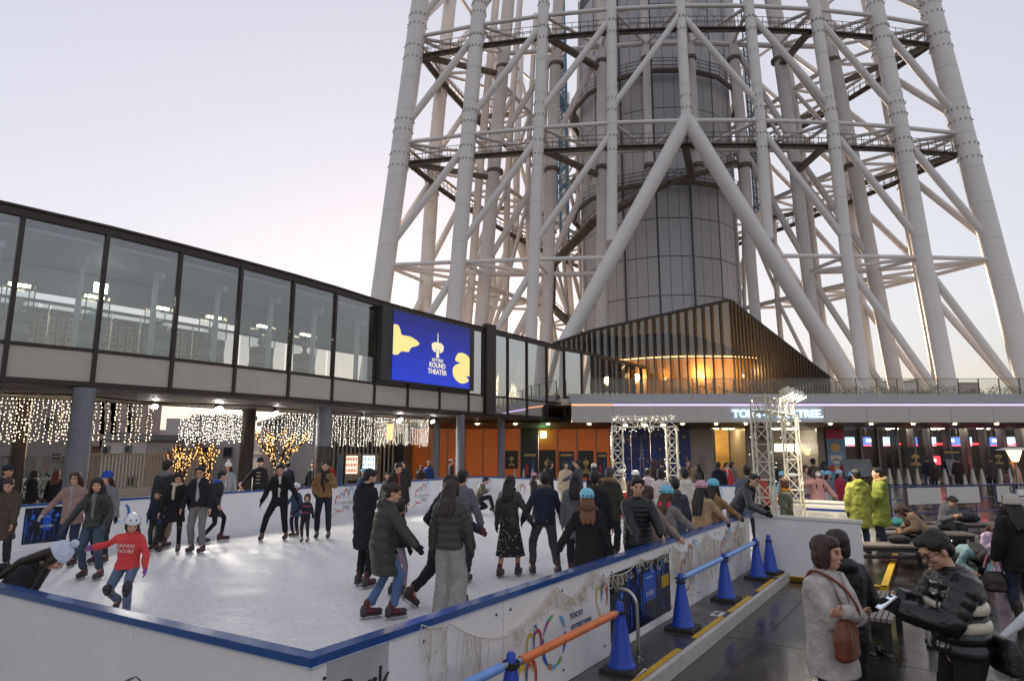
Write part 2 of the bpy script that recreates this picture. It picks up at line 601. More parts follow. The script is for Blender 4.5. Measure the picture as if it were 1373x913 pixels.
for k in range(0, NS, 2):
    if math.sin(-math.pi / 2 + T_YAW + 2 * math.pi * (k + .5) / NS) > .3: continue
    p = core_pt(k, 0, CR_ + .06)
    for d in (-.22, .22):
        t = (core_pt(k + 1, 0) - core_pt(k - 1, 0)).normalized() * d
        MB().beam(p + t + Vector((0, 0, T_Z0)), p + t + Vector((0, 0, Z_TOP)), .1, .12).build('shaft_rib', M_CORE, tower)
for z in (31.0, 44.5):
    MB().path([core_pt(k, z, CR_ + .9) for k in range(NS)], .3, 6, closed=True).build('shaft_gallery', M_DARK, tower)
    g = MB()
    for h in (.5, 1.0, 1.4):
        g.path([core_pt(k, z + h, CR_ + 1.2) for k in range(NS)], .05, 4, closed=True)
    for k in range(NS * 3):
        a, b = core_pt(k // 3, z, CR_ + 1.2), core_pt(k // 3 + 1, z, CR_ + 1.2)
        p = a.lerp(b, (k % 3) / 3)
        g.beam(p, p + Vector((0, 0, 1.4)), .06, .06)
    g.build('gallery_railing', M_DARK, tower)
# ground
structure('ground', MB().add([(-1500, -200, -.4), (1500, -200, -.4), (1500, 3000, -.4), (-1500, 3000, -.4)], [(0, 1, 2, 3)]), mat('far_ground', lin(96, 94, 92), rough=.9, var=.2, scale=.02))
# ================================================================ the glazed footbridge
M_FRAME = mat('bridge_frame', lin(62, 52, 50), rough=0.4, metal=0.5, var=0.08)
M_PANEL = mat('bridge_panel', lin(178, 170, 160), rough=0.12, var=0.04, scale=1.5, rvar=0.05, spec=0.6)
M_SOFFIT = mat('bridge_soffit', lin(150, 142, 142), rough=0.6, var=0.1, scale=0.7)
M_CEIL = mat('bridge_ceiling', lin(170, 172, 172), rough=0.6, var=0.05)
M_GLASS = glass('bridge_glass', (0.86, 0.89, 0.89), ior=2.2)
M_GLASS_REFL = glass('bridge_glass_coated', (0.3, 0.33, 0.33), ior=8.0)
M_CONC = mat('concrete_column', lin(120, 122, 128), rough=0.8, var=0.12, scale=5, bump=0.25, bscale=60)
M_COLDARK = mat('column_plinth', lin(64, 54, 50), rough=0.5, var=0.12)
_bl = [(0, 510.8), (118, 518), (223.5, 525), (310, 531), (380, 536), (442, 540.8), (499, 545.6), (545, 549), (627, 554.5), (646, 555.6), (700, 559), (757, 563)]
def bridge_front(px):
    for (x0, y0), (x1, y1) in zip(_bl[:-1], _bl[1:]):
        if px <= x1:
            return G(px, y0 + (y1 - y0) * (px - x0) / (x1 - x0), 3.85)
    return G(px, 563 + (px - 757) * .07, 3.85)
BZ0, BZT, BZ1, BW = 3.85, 4.8, 8.15, 5.2
ST = [Vector((-17.4, 9.6, 0)), Vector((-15.6, 11.6, 0)), Vector((-13.95, 13.45, 0))]
for px in (2, 122, 226, 311, 384, 443, 500):
    p = bridge_front(px); ST.append(Vector((p.x, p.y, 0)))
SCR0 = len(ST) - 1
for px in (545, 588, 627, 648):
    p = bridge_front(px); ST.append(Vector((p.x, p.y, 0)))
SCR1 = len(ST) - 2
for px in (660, 680, 706, 733, 757):
    p = bridge_front(px); ST.append(Vector((p.x, p.y, 0)))
def nrm(i, pts=ST):                                 # outward (towards the rink)
    d = (pts[min(i + 1, len(pts) - 1)] - pts[max(i - 1, 0)]).normalized()
    return Vector((d.y, -d.x, 0))
def back(i, w=BW): return ST[i] - nrm(i) * w
bridge = thing('footbridge', 'long glazed footbridge on grey columns running behind the ice rink', 'bridge', (ST[4].x, ST[4].y, 0))
def at_z(p, z): return Vector((p.x, p.y, z))
# slabs
def slab(name, z0, z1, w0, w1, m):
    mb = MB(); n = len(ST)
    F = [ST[i] - nrm(i) * w0 for i in range(n)]; B = [ST[i] - nrm(i) * w1 for i in range(n)]
    for i in range(n - 1):
        vs = [at_z(p, z) for z in (z0, z1) for p in (F[i], F[i + 1], B[i + 1], B[i])]
        mb.add(vs, [(3, 2, 1, 0), (4, 5, 6, 7), (0, 1, 5, 4), (2, 3, 7, 6)])
    mb.build(name, m, bridge)
slab('floor_slab', 3.9, 4.06, .12, BW, M_SOFFIT)
slab('soffit', 3.78, 3.86, .3, BW + .4, M_SOFFIT)
slab('ceiling', 7.72, 7.8, .1, BW - .12, M_CEIL)
slab('roof', 8.0, 8.12, .05, BW + .1, M_FRAME)
slab('ceiling_bulkhead', 6.95, 7.7, BW - 1.3, BW - 1.1, M_CEIL)
def rail(name, z, h, t, m, i0=0, i1=None, inset=0.0):
    i1 = len(ST) - 1 if i1 is None else i1
    mb = MB()
    for i in range(i0, i1):
        a, b = ST[i] - nrm(i) * inset, ST[i + 1] - nrm(i + 1) * inset
        mb.wallbar(a, b, z - h / 2, z + h / 2, t, -t / 2)
    return mb.build(name, m, bridge)
rail('top_rail', 8.1, .2, .16, M_FRAME)
rail('roof_edge', 8.24, .06, .26, M_FRAME)
rail('transom', BZT, .09, .12, M_FRAME)
rail('bottom_rail', 3.9, .12, .14, M_FRAME)
rail('back_rail', 6.9, .1, .1, M_FRAME, inset=BW)
for i in range(len(ST)):
    a = ST[i]
    mb = MB()
    wide = i in (SCR1 + 1, SCR1 + 2)
    mb.wallbar(a - (ST[min(i + 1, len(ST) - 1)] - ST[max(i - 1, 0)]).normalized() * .05, a + (ST[min(i + 1, len(ST) - 1)] - ST[max(i - 1, 0)]).normalized() * .05, BZ0, 8.1, .15, -.09)
    mb.build('mullion', M_FRAME, bridge)
    # inner steel post with bracket, a little behind the glass
    if 2 < i < SCR0 + 1:
        p = a - nrm(i) * .75 - (ST[i] - ST[i - 1]).normalized() * .28
        q = MB().box((p.x, p.y, 5.75), (.16, .1, 3.4), math.atan2(nrm(i).y, nrm(i).x)).box((p.x + nrm(i).x * .18, p.y + nrm(i).y * .18, 7.3), (.5, .12, .16), math.atan2(nrm(i).y, nrm(i).x))
        q.build('inner_post', mat('white_post', lin(205, 208, 208), rough=.5, var=.04), bridge)
def pane(name, a, b, z0, z1, m, t=.02, off=-.02, gap=.05):
    d = (b - a).normalized() * gap
    return MB().wallbar(a + d, b - d, z0, z1, t, off).build(name, m, bridge)
pane('pillar_cover', ST[SCR1 + 1], ST[SCR1 + 2], 3.86, 8.45, M_FRAME, .3, -.22, -.02)
for i in range(len(ST) - 1):
    if i == SCR1 + 1: continue
    if not SCR0 <= i < SCR1:
        pane('glass_pane', ST[i], ST[i + 1], BZT + .05, 8.0, M_GLASS if i < SCR0 else M_GLASS_REFL)
    else:
        pane('screen_backing', ST[i], ST[i + 1], BZT + .05, 8.0, M_CEIL, .08, -.0, 0)
    pane('spandrel_panel', ST[i], ST[i + 1], 3.97, BZT - .05, M_PANEL if i <= SCR1 else M_GLASS_REFL, .03, -.03)
    pane('back_pane', back(i), back(i + 1), 4.06, 6.85, M_GLASS, .02)
    if i >= SCR0 - 1:
        pane('back_upper_wall', back(i), back(i + 1), 6.95, 7.7, M_CEIL, .05, 0, 0)
# the run over the roof terrace towards the shaft
terrace_run = [G(px, py, 8.2) for px, py in ((757, 466), (779, 471.2), (801, 476.4), (823, 481.8), (845, 487), (866, 492))]
terrace_run[0] = Vector((ST[-1].x, ST[-1].y, 8.2))
for a, b in zip(terrace_run[:-1], terrace_run[1:]):
    d_ = (b - a).normalized() * .05
    MB().wallbar(a + d_, b - d_, 5.3, 8.05, .02, -.02).build('glass_pane', M_GLASS_REFL, bridge)
    MB().wallbar(a - d_, a + d_, 5.2, 8.12, .15, -.09).build('mullion', M_FRAME, bridge)
    MB().wallbar(a, b, 8.05, 8.25, .3, -.1).build('top_rail', M_FRAME, bridge)
    MB().wallbar(a, b, 5.16, 5.3, .16, -.08).build('bottom_rail', M_FRAME, bridge)
    MB().wallbar(a, b, 8.06, 8.16, 4.0, .2).build('roof', M_FRAME, bridge)
# track with tiny spots, and an exit lamp hanging inside
mb = MB()
for i in range(2, SCR0):
    mb.wallbar(ST[i] - nrm(i) * 2.6, ST[i + 1] - nrm(i + 1) * 2.6, 7.42, 7.5, .08)
mb.build('lighting_track', M_FRAME, bridge)
# calligraphy boards along the back wall
M_WOOD_PALE = mat('pale_wood_board', lin(196, 176, 140), rough=.6, var=.12, scale=8)
M_WOOD_PALE2 = mat('paler_wood_board', lin(212, 198, 170), rough=.6, var=.12, scale=8)
M_INK = mat('ink', (0.02, 0.018, 0.016), rough=.6, var=0)
M_SHELF = mat('display_wall', lin(120, 112, 98), rough=.6, var=.08)
M_SILVER = mat('silver_tube', lin(200, 200, 196), rough=.25, metal=.9, var=.03)
rnd = random.Random(3)
board_wall = thing('calligraphy_board_wall', 'display wall of upright wooden calligraphy boards behind the bridge glass', 'display', at_z(back(4, 4.4), 4.06))
A_, B_ = back(2, 4.4), back(5, 4.4)
mb = MB()
for i in range(2, 7):
    mb.wallbar(back(i, 4.35), back(i + 1, 4.35), 4.08, 6.55, .08)
mb.build('backing', M_SHELF, board_wall)
for i in range(2, 7):
    a, b = back(i, 4.3), back(i + 1, 4.3)
    L = (b - a).length; d = (b - a).normalized(); n = nrm(i)
    k = int(L / .24)
    ink = MB()
    for row, (z0, z1) in enumerate(((4.2, 5.2), (5.35, 6.4))):
        for j in range(k):
            c = a + d * ((j + .5) * L / k)
            z2 = z1 - rnd.uniform(0, .12)
            mm = M_WOOD_PALE if rnd.random() < .5 else M_WOOD_PALE2
            MB().wallbar(c - d * .095, c + d * .095, z0, z2, .03, -.03).build('board', mm, board_wall)
            zz = z2 - .06
            while zz > z0 + .2:
                h = rnd.uniform(.13, .19)
                for s_ in range(4):
                    w = rnd.uniform(.03, .07); o = rnd.uniform(-.03, .03); zc = zz - h * (s_ + .5) / 4.6
                    ink.wallbar(c + d * (o - w), c + d * (o + w), zc - .009, zc + .009, .004, -.036)
                for s_ in range(2):
                    o = rnd.uniform(-.05, .05)
                    ink.wallbar(c + d * (o - .008), c + d * (o + .008), zz - h * .85, zz - .01, .004, -.037)
                zz -= h + .03
    ink.build('brush_writing', M_INK, board_wall)['kind'] = 'stuff'
    for t in (0.0, .5):
        p = a + d * (L * t) + n * .08
        MB().tube((p.x, p.y, 4.08), (p.x, p.y, 6.7), .03, .03, 8).build('upright', M_SILVER, board_wall, smooth=40)
    sh = MB().wallbar(a, b, 5.24, 5.3, .1, -.1)
    sh.build('shelf', M_SILVER, board_wall)
# lit display cases on striped plinths, one near each bay
M_PLINTH = mat('plinth_band', lin(176, 172, 168), rough=.6, var=.05)
M_PLINTH2 = mat('plinth_band_dark', lin(140, 128, 116), rough=.6, var=.05)
M_CASEGLASS = glass('case_glass', (.9, .93, .92), ior=1.45)
M_CASELAMP = emit('case_lamp', (1.0, .85, .5), 5.0)
M_CASEOBJ = [mat('fan_paper', lin(220, 200, 140), rough=.6, var=.25, scale=9), mat('folded_cloth', lin(150, 180, 190), rough=.7, var=.3, scale=9), mat('lacquer', lin(70, 60, 50), rough=.3, var=.1)]
case_spots = [(3, .06, 'leftmost'), (4, .05, 'second'), (5, .05, 'third'), (6, -.02, 'fourth'), (7, -.02, 'fifth'), (8, .0, 'sixth')]
for q, (i, t, word) in enumerate(case_spots):
    c = ST[i].lerp(ST[i + 1], t + .18) - nrm(i) * 1.9
    ang = math.atan2((ST[i + 1] - ST[i]).y, (ST[i + 1] - ST[i]).x)
    dc = thing('display_case', 'glass display case on a banded plinth inside the footbridge, %s from the left' % word, 'display case', (c.x, c.y, 4.06), ang, 'display cases in the footbridge')
    for b_ in range(6):
        put_local('plinth_band', MB().box((0, 0, .15 + .3 * b_), (.6 if b_ % 2 else .58, .6 if b_ % 2 else .58, .29)).mesh('plinth_band', (M_PLINTH, M_PLINTH2)[b_ % 2]), dc)
    put_local('glass_box', MB().box((0, 0, 2.2), (.62, .62, .78)).mesh('glass_box', M_CASEGLASS), dc)
    fr_ = MB()
    for x in (-.31, .31):
        for y in (-.31, .31):
            fr_.beam((x, y, 1.8), (x, y, 2.6), .025, .025)
    fr_.box((0, 0, 2.61), (.66, .66, .03))
    put_local('case_frame', fr_.mesh('case_frame', M_FRAME), dc)
    put_local('lamp', MB().box((0, 0, 2.57), (.5, .1, .03)).mesh('lamp', M_CASELAMP), dc)
    o = MB()
    if q % 3 == 0:
        o.prism([(0, 0), (-.2, .32), (-.1, .4), (.0, .42), (.1, .4), (.2, .32)], (0, 0, 1.85), (1, 0, 0), (0, 0, 1), .03)
    elif q % 3 == 1:
        o.ell((0, 0, 2.0), (.2, .12, .16)); o.ell((.05, 0, 2.2), (.1, .08, .1))
    else:
        o.tube((0, 0, 1.82), (0, 0, 2.0), .12, .06, 12); o.ell((0, 0, 2.1), (.12, .12, .12))
    put_local('exhibit', o.mesh('exhibit', M_CASEOBJ[q % 3], 40), dc)
exit_p = ST[4].lerp(ST[5], .38) - nrm(4) * 2.4
ex = thing('exit_lamp', 'small white lit exit lamp hanging inside the footbridge', 'lamp', (exit_p.x, exit_p.y, 6.9), math.atan2(nrm(4).y, nrm(4).x))
put_local('lit_box', MB().box((0, 0, .15), (.08, .36, .3)).mesh('lit_box', emit('exit_white', (.85, 1, .9), 1.2)), ex)
put_local('rod', MB().beam((0, 0, .3), (0, 0, .8), .02, .02).mesh('rod', M_FRAME), ex)
# columns
def bridge_column(p, r, zt=3.8, plinth=None):
    c = thing('bridge_column', None, 'column', (p.x, p.y, 0))
    put_local('shaft', MB().tube((0, 0, plinth or 0), (0, 0, zt), r, r, 24).mesh('shaft', M_CONC, 40), c)
    if plinth:
        put_local('plinth', MB().tube((0, 0, 0), (0, 0, plinth), r * 1.02, r * 1.02, 24).mesh('plinth', M_COLDARK, 40), c)
    c['group'] = 'columns under the footbridge'
    return c
for px, y, r, lab, pl in ((105, 16.6, .26, 'thick grey concrete bridge column behind the skaters at far left', None), (433, 23.9, .27, 'grey bridge column with dark lower half left of the vending machines', 2.3),
                      (585, 33.5, .19, 'slim grey bridge column in front of the orange wall, left of the pair', None), (617, 30.6, .2, 'slim grey bridge column below the right edge of the screen', None),
                      (672, 34.5, .2, 'slim grey bridge column in the middle of the orange wall', None), (25, 19.8, .2, 'dark brown column at the left edge behind the curtain of lights', 3.7), (331, 25.5, .26, 'amber lit column between the two trees with lights', 3.75)):
    p = DP(px, 600, y)
    bridge_column(p, r, plinth=pl)['label'] = lab
# cable and conduit slung under the soffit
cb = [ST[i] - nrm(i) * .9 + Vector((0, 0, 3.62 + .05 * math.sin(i * 2.1))) for i in range(2, SCR1)]
tag(MB().path(curve3(cb, 6), .02, 6).build('slung_cable', M_FRAME), 'black cable slung along the underside of the footbridge', 'cable')

# ---------------------------------------------------------------- the screen on the bridge
sa, sb = ST[SCR0] + nrm(SCR0) * .02, ST[SCR1] + nrm(SCR1) * .02
sd = (sb - sa).normalized(); sn = Vector((sd.y, -sd.x, 0))
sL = (sb - sa).length
screen = thing('led_screen', 'large led screen with yellow clouds on blue mounted on the footbridge', 'screen', (sa.x, sa.y, 4.9))
MB().wallbar(sa, sb, 4.92, 8.02, .34, -.34).build('housing', mat('screen_housing', lin(66, 62, 62), rough=.5, metal=.3, var=.06), screen)
s0, s1 = .1 * sL, .935 * sL
def blue_screen():
    m = bpy.data.materials.new('screen_blue'); m.use_nodes = True
    N, L = m.node_tree.nodes, m.node_tree.links
    p = N['Principled BSDF']; p.inputs['Roughness'].default_value = .4; p.inputs['Base Color'].default_value = (.01, .01, .02, 1)
    tc = N.new('ShaderNodeTexCoord'); sx = N.new('ShaderNodeSeparateXYZ'); L.new(tc.outputs['Generated'], sx.inputs[0])
    cr = N.new('ShaderNodeValToRGB')
    cr.color_ramp.elements[0].color = lin(36, 66, 226); cr.color_ramp.elements[1].color = lin(26, 30, 118)
    L.new(sx.outputs['Z'], cr.inputs[0])
    wv = N.new('ShaderNodeTexWave'); wv.inputs['Scale'].default_value = 14; wv.bands_direction = 'X'
    L.new(tc.outputs['Generated'], wv.inputs['Vector'])
    mr = N.new('ShaderNodeMapRange'); mr.inputs['To Min'].default_value = .8; mr.inputs['To Max'].default_value = 1.1
    L.new(wv.outputs['Fac'], mr.inputs['Value'])
    mx = N.new('ShaderNodeMix'); mx.data_type, mx.blend_type = 'RGBA', 'MULTIPLY'; mx.inputs['Factor'].default_value = 1
    L.new(cr.outputs[0], mx.inputs['A']); L.new(mr.outputs[0], mx.inputs['B'])
    L.new(mx.outputs['Result'], p.inputs['Emission Color'])
    p.inputs['Emission Strength'].default_value = EMK
    return m
EMK = 0.14                                           # screens and signs: emission that reads as itself at this exposure
M_SCREEN = blue_screen()
o0 = sa + sd * s0 + sn * .345
disp = MB().wallbar(sa + sd * s0 + sn * .01, sa + sd * s1 + sn * .01, 5.0, 7.92, .36, -.36).build('display', M_SCREEN, screen)
M_CLOUD = emit('screen_cloud', lin(246, 222, 140), EMK * .95)
M_GOLD = emit('screen_gold', lin(240, 228, 190), EMK * .9)
sw, shh = s1 - s0, 2.92
def on_screen(name, poly, m, lift=.37):
    return MB().prism([(p[0] * sw, p[1] * shh) for p in poly], sa + sd * s0 + sn * lift + Vector((0, 0, 5.0)), sd, (0, 0, 1), .006).build(name, m, disp)
def blob(pts):
    return [(p.x, p.y) for p in curve3([Vector((a, b, 0)) for a, b in pts], 4)]
on_screen('cloud_print', blob([(0, .79), (.05, .79), (.08, .72), (.1, .66), (.2, .66), (.3, .6), (.29, .55), (.21, .5), (.18, .43), (.1, .42), (.05, .36), (0, .36)]), M_CLOUD)
on_screen('cloud_print', blob([(1, .50), (.97, .54), (.9, .57), (.83, .55), (.79, .46), (.8, .42), (.86, .40), (.8, .36), (.76, .3), (.76, .2), (.8, .12), (.88, .07), (.96, .1), (.99, .14), (.95, .2), (1, .2)]), M_CLOUD)
def ring_pts(cx, cy, rx, ry, n=20): return [(cx + rx * math.cos(2 * math.pi * k / n), cy + ry * math.sin(2 * math.pi * k / n)) for k in range(n)]
on_screen('tower_emblem', [(.525, .42), (.563, .42), (.558, .6), (.55, .69), (.547, .81), (.541, .81), (.538, .69), (.53, .6)], M_GOLD, .378)
on_screen('tower_emblem', [(.465, .62), (.50, .655), (.59, .655), (.625, .62), (.62, .54), (.59, .5), (.57, .5), (.57, .545), (.545, .56), (.52, .545), (.52, .5), (.5, .5), (.47, .54)], M_GOLD, .372)
def screen_text(t, w, x, y, size, bold):
    c = sa + sd * (s0 + x * sw) + sn * .38 + Vector((0, 0, 5.0 + y * shh))
    o = text_on('lettering', t, size, c, sd, (0, 0, 1), M_GOLD, disp, .003, bold)
    return o
screen_text('SKYTREE', 0, .545, .375, .2, .004)
screen_text('ROUND', 0, .545, .295, .31, .008)
screen_text('THEATER', 0, .545, .195, .31, .008)
# ================================================================ entrance building under the tower
FY, GY = 37.0, 40.5                                   # fascia front, glazing line
M_FASCIA = mat('fascia_metal', lin(204, 197, 190), rough=.38, metal=.1, var=.05, scale=1, stretch=(.3, 1, 12), bump=.15, bscale=6)
M_PARAPET = mat('parapet_metal', lin(176, 174, 176), rough=.4, metal=.1, var=.05)
M_SOFF2 = mat('entrance_soffit', lin(176, 164, 150), rough=.6, var=.05)
M_WALLGREY = mat('grey_wall_panel', lin(150, 142, 138), rough=.5, var=.06)
hall = thing('entrance_building', 'long low entrance building with metal fascia and glazed front below the tower', 'building', (16, 44, 0))
XL, XR = 3.45, 52.0
x = XL
k = 0
while x < XR:
    w = 2.45
    MB().box((x + w / 2, FY + .1, 4.14), (w - .02, .2, .96)).build('fascia_panel', M_FASCIA, hall)
    # light strip above the fascia
    c = lin(255, 176, 132) if (k == 0 or k >= 11) else lin(222, 190, 250)
    MB().box((x + w / 2, FY + .05, 4.665), (w - .03, .1, .075)).build('light_strip', emit('strip_%d' % (k == 0 or k >= 11), c, .26), hall)
    MB().box((x + w / 2, FY + 1.1, 5.18), (w - .012, .3, .42)).build('parapet_panel', M_PARAPET, hall)
    x += w; k += 1
MB().box(((XL + XR) / 2, FY + .62, 4.72), (XR - XL, 1.2, .03)).box(((XL + XR) / 2, FY + .7, 4.86), (XR - XL, .6, .24)).build('ledge', M_PARAPET, hall)
MB().add([(-8, FY + .2, 3.66), (XR, FY + .2, 3.66), (XR, GY + .4, 3.42), (-8, GY + .4, 3.42)], [(3, 2, 1, 0)]).build('soffit', M_SOFF2, hall)
MB().box((22, 42.8, 5.16), (62, 8.4, .12)).build('roof_slab', M_PARAPET, hall)
for px in (640, 691, 735, 790, 862, 915, 960, 1000, 1057, 1113, 1168, 1224, 1280, 1336):
    p = DP(px, 566, 37.9)
    MB().tube((p.x, 37.9, 3.57), (p.x, 37.9, 3.61), .09, .09, 10).build('downlight', emit('downlight_warm', (1, .72, .38), 6), hall)
def fx(px): return DP(px, 612, GY).x
GZ = 3.42
def fbox(name, px0, px1, z0, z1, m, y=GY, t=.06, parent=hall, inset=.01):
    x0, x1 = fx(px0) + inset, fx(px1) - inset
    return MB().box(((x0 + x1) / 2, y + t / 2, (z0 + z1) / 2), (x1 - x0, t, z1 - z0)).build(name, m, parent)
# orange glowing wall
def orange():
    m = bpy.data.materials.new('orange_wall'); m.use_nodes = True
    N, L = m.node_tree.nodes, m.node_tree.links
    p = N['Principled BSDF']; p.inputs['Roughness'].default_value = .25
    tc = N.new('ShaderNodeTexCoord'); vo = N.new('ShaderNodeTexVoronoi'); vo.inputs['Scale'].default_value = 5.5
    L.new(tc.outputs['Object'], vo.inputs['Vector'])
    cr = N.new('ShaderNodeValToRGB'); cr.color_ramp.interpolation = 'CONSTANT'
    cr.color_ramp.elements[0].color = lin(250, 210, 160); cr.color_ramp.elements[1].color = lin(226, 112, 34); cr.color_ramp.elements[1].position = .085
    L.new(vo.outputs['Distance'], cr.inputs[0])
    L.new(cr.outputs[0], p.inputs['Base Color']); L.new(cr.outputs[0], p.inputs['Emission Color'])
    p.inputs['Emission Strength'].default_value = .02
    return m
M_ORANGE = orange()
M_MULL = mat('window_mullion', lin(120, 112, 106), rough=.35, metal=.6, var=.05)
ed = [533, 553, 575, 600, 624, 648, 676, 698, 722, 748, 774, 800, 818]
for a, b in zip(ed[:-1], ed[1:]):
    if (a, b) == (698, 722):
        fbox('dark_pillar', a, b, 0, GZ, M_COLDARK, t=.2)
        continue
    fbox('orange_panel', a, b, 0.05, GZ - .05, M_ORANGE)
    fbox('panel_mullion', b - .6, b + .6, 0, GZ, M_MULL, y=GY - .06, t=.1, inset=0)
M_POSTER = mat('black_poster', (.012, .012, .014), rough=.35, var=0)
M_POSTER2 = mat('night_poster', lin(40, 44, 70), rough=.35, var=.35, scale=3)
M_PGOLD = mat('poster_gold', lin(206, 174, 106), rough=.5, var=.1)
M_PRED = mat('poster_red', lin(190, 52, 60), rough=.5, var=.1)
M_PBLUE = mat('poster_blue', lin(60, 96, 150), rough=.5, var=.2)
M_PWHITE = mat('poster_white', lin(214, 210, 204), rough=.5, var=.05)
def poster(px0, px1, py0, py1, kind, label, y=GY - .12):
    a, b = DP(px0, py1, y), DP(px1, py0, y)
    t = thing('poster_panel', label, 'poster', ((a.x + b.x) / 2, y, a.z))
    w, h = b.x - a.x, b.z - a.z
    MB().box(((a.x + b.x) / 2, y, (a.z + b.z) / 2), (w, .03, h)).build('board', M_POSTER if kind == 0 else M_POSTER2, t)
    o = Vector((a.x, y - .02, a.z))
    def pr(poly, m, lift=.0): MB().prism([(p[0] * w, p[1] * h) for p in poly], o + Vector((0, -lift, 0)), (1, 0, 0), (0, 0, 1), .004).build('print', m, t)
    if kind == 0:                                    # gold tower emblem
        pr([(.46, .3), (.54, .3), (.52, .62), (.505, .78), (.495, .78), (.48, .62)], M_PGOLD)
        pr([(.3, .58), (.4, .64), (.6, .64), (.7, .58), (.66, .48), (.58, .44), (.58, .52), (.42, .52), (.42, .44), (.34, .48)], M_PGOLD, .003)
        pr([(.3, .24), (.7, .24), (.7, .28), (.3, .28)], M_PGOLD); pr([(.25, .16), (.75, .16), (.75, .21), (.25, .21)], M_PGOLD)
    else:
        pr([(.55, .1), (.9, .1), (.72, .8)], M_PBLUE)
        pr(ring_pts(.3, .38, .12, .14, 12), M_PRED, .002); pr([(.18, .1), (.42, .1), (.4, .3), (.2, .3)], M_PRED)
        pr([(.1, .82), (.9, .82), (.9, .9), (.1, .9)], M_PGOLD, .002)
    return t
poster(677.5, 694.5, 604, 628, 0, 'black poster with gold emblem, leftmost on the orange wall')
poster(700.5, 720, 605, 640, 1, 'dark night scene poster on the black pillar of the orange wall')
poster(723, 745, 603, 642, 0, 'wide black gold emblem poster just right of the dark pillar')
poster(750, 769.5, 605, 640, 1, 'night scene poster between two black emblem posters on orange wall')
poster(776, 795.5, 604, 640, 0, 'black gold emblem poster nearest the lit truss arch')
poster(801.5, 813.5, 606, 640, 1, 'narrow night scene poster partly behind the truss arch')
e = thing('exit_sign', 'green exit sign lit above the orange wall posters', 'sign', DP(728.5, 586, GY - .3))
a = DP(728.5, 582.5, GY - .3)
MB().box(a, (.36, .1, .4)).build('lit_face', emit('exit_green', lin(150, 255, 170), 1.2), e)
MB().beam(a + Vector((0, 0, .2)), a + Vector((0, 0, .62)), .04, .04).build('rod', M_MULL, e)
# blue mural with stars
M_MURAL = mat('mural_blue', lin(34, 48, 116), rough=.4, var=.22, scale=1.2)
mural = thing('star_mural', 'dark blue mural with gold stars and a drawn tower behind the truss arch', 'mural', (fx(874), GY - .1, 0))
for a, b in zip((820, 846, 872, 898), (846, 872, 898, 926)):
    fbox('mural_panel', a, b, .05, GZ - .05, M_MURAL, y=GY - .1, parent=mural)
M_STAR = mat('mural_star', lin(226, 176, 74), rough=.5, var=.1)
M_MWHITE = mat('mural_white', lin(176, 178, 196), rough=.5, var=.1)
rs = random.Random(5)
def star(cx, cz, r, rot=0.):
    P = [((r if k % 2 == 0 else r * .42) * math.sin(rot + k * math.pi / 5), (r if k % 2 == 0 else r * .42) * math.cos(rot + k * math.pi / 5)) for k in range(10)]
    MB().prism(P, (cx, GY - .11, cz), (1, 0, 0), (0, 0, 1), .006).build('star', M_STAR, mural)
for px, py, r in ((843.5, 589.5, .17), (905, 589, .17), (829, 585, .09), (917, 585.5, .1), (834, 606, .1), (843, 615, .07), (910, 607, .1), (885, 602, .09), (868, 618, .09), (920, 614, .08), (826, 622, .1), (915, 628, .13), (884, 634, .13), (856, 634, .08), (840, 628, .06)):
    p = DP(px, py, GY); star(p.x, p.z, r, rs.uniform(-.3, .3))
for k in range(46):
    p = DP(rs.uniform(822, 924), rs.uniform(580, 640), GY)
    MB().prism(ring_pts(0, 0, .022, .022, 6), (p.x, GY - .11, p.z), (1, 0, 0), (0, 0, 1), .004).build('dot', M_MWHITE, mural)
p0 = DP(861, 640, GY)
tw = MB()
for lv, (w, z0, z1) in enumerate(((.34, .25, .9), (.25, .9, 1.5), (.16, 1.6, 2.0), (.1, 2.1, 2.5))):
    for s_ in (-1, 1):
        tw.beam((p0.x + s_ * w / 2, GY - .115, z0), (p0.x + s_ * w / 2 * .8, GY - .115, z1), .035, .01)
    tw.beam((p0.x - w / 2, GY - .115, z0), (p0.x + w / 2, GY - .115, z1), .03, .01).beam((p0.x + w / 2, GY - .115, z0), (p0.x - w / 2, GY - .115, z1), .03, .01)
tw.box((p0.x, GY - .115, 1.54), (.42, .01, .09)).box((p0.x, GY - .115, 2.05), (.3, .01, .08)).beam((p0.x, GY - .115, 2.5), (p0.x, GY - .115, 2.95), .03, .01)
tw.build('drawn_tower', M_MWHITE, mural)
for i, ch in enumerate('TOKYO SKYTREE'):
    if ch == ' ': continue
    t_ = (i - 6) / 6.0
    c = Vector((p0.x + .25 + t_ * 2.0, GY - .11, 2.98 - .22 * t_ * t_))
    text_on('lettering', ch, .3, c, (math.cos(.2 * t_), 0, -math.sin(.2 * t_)), (math.sin(.2 * t_), 0, math.cos(.2 * t_)), M_MWHITE, mural, .003, .006)
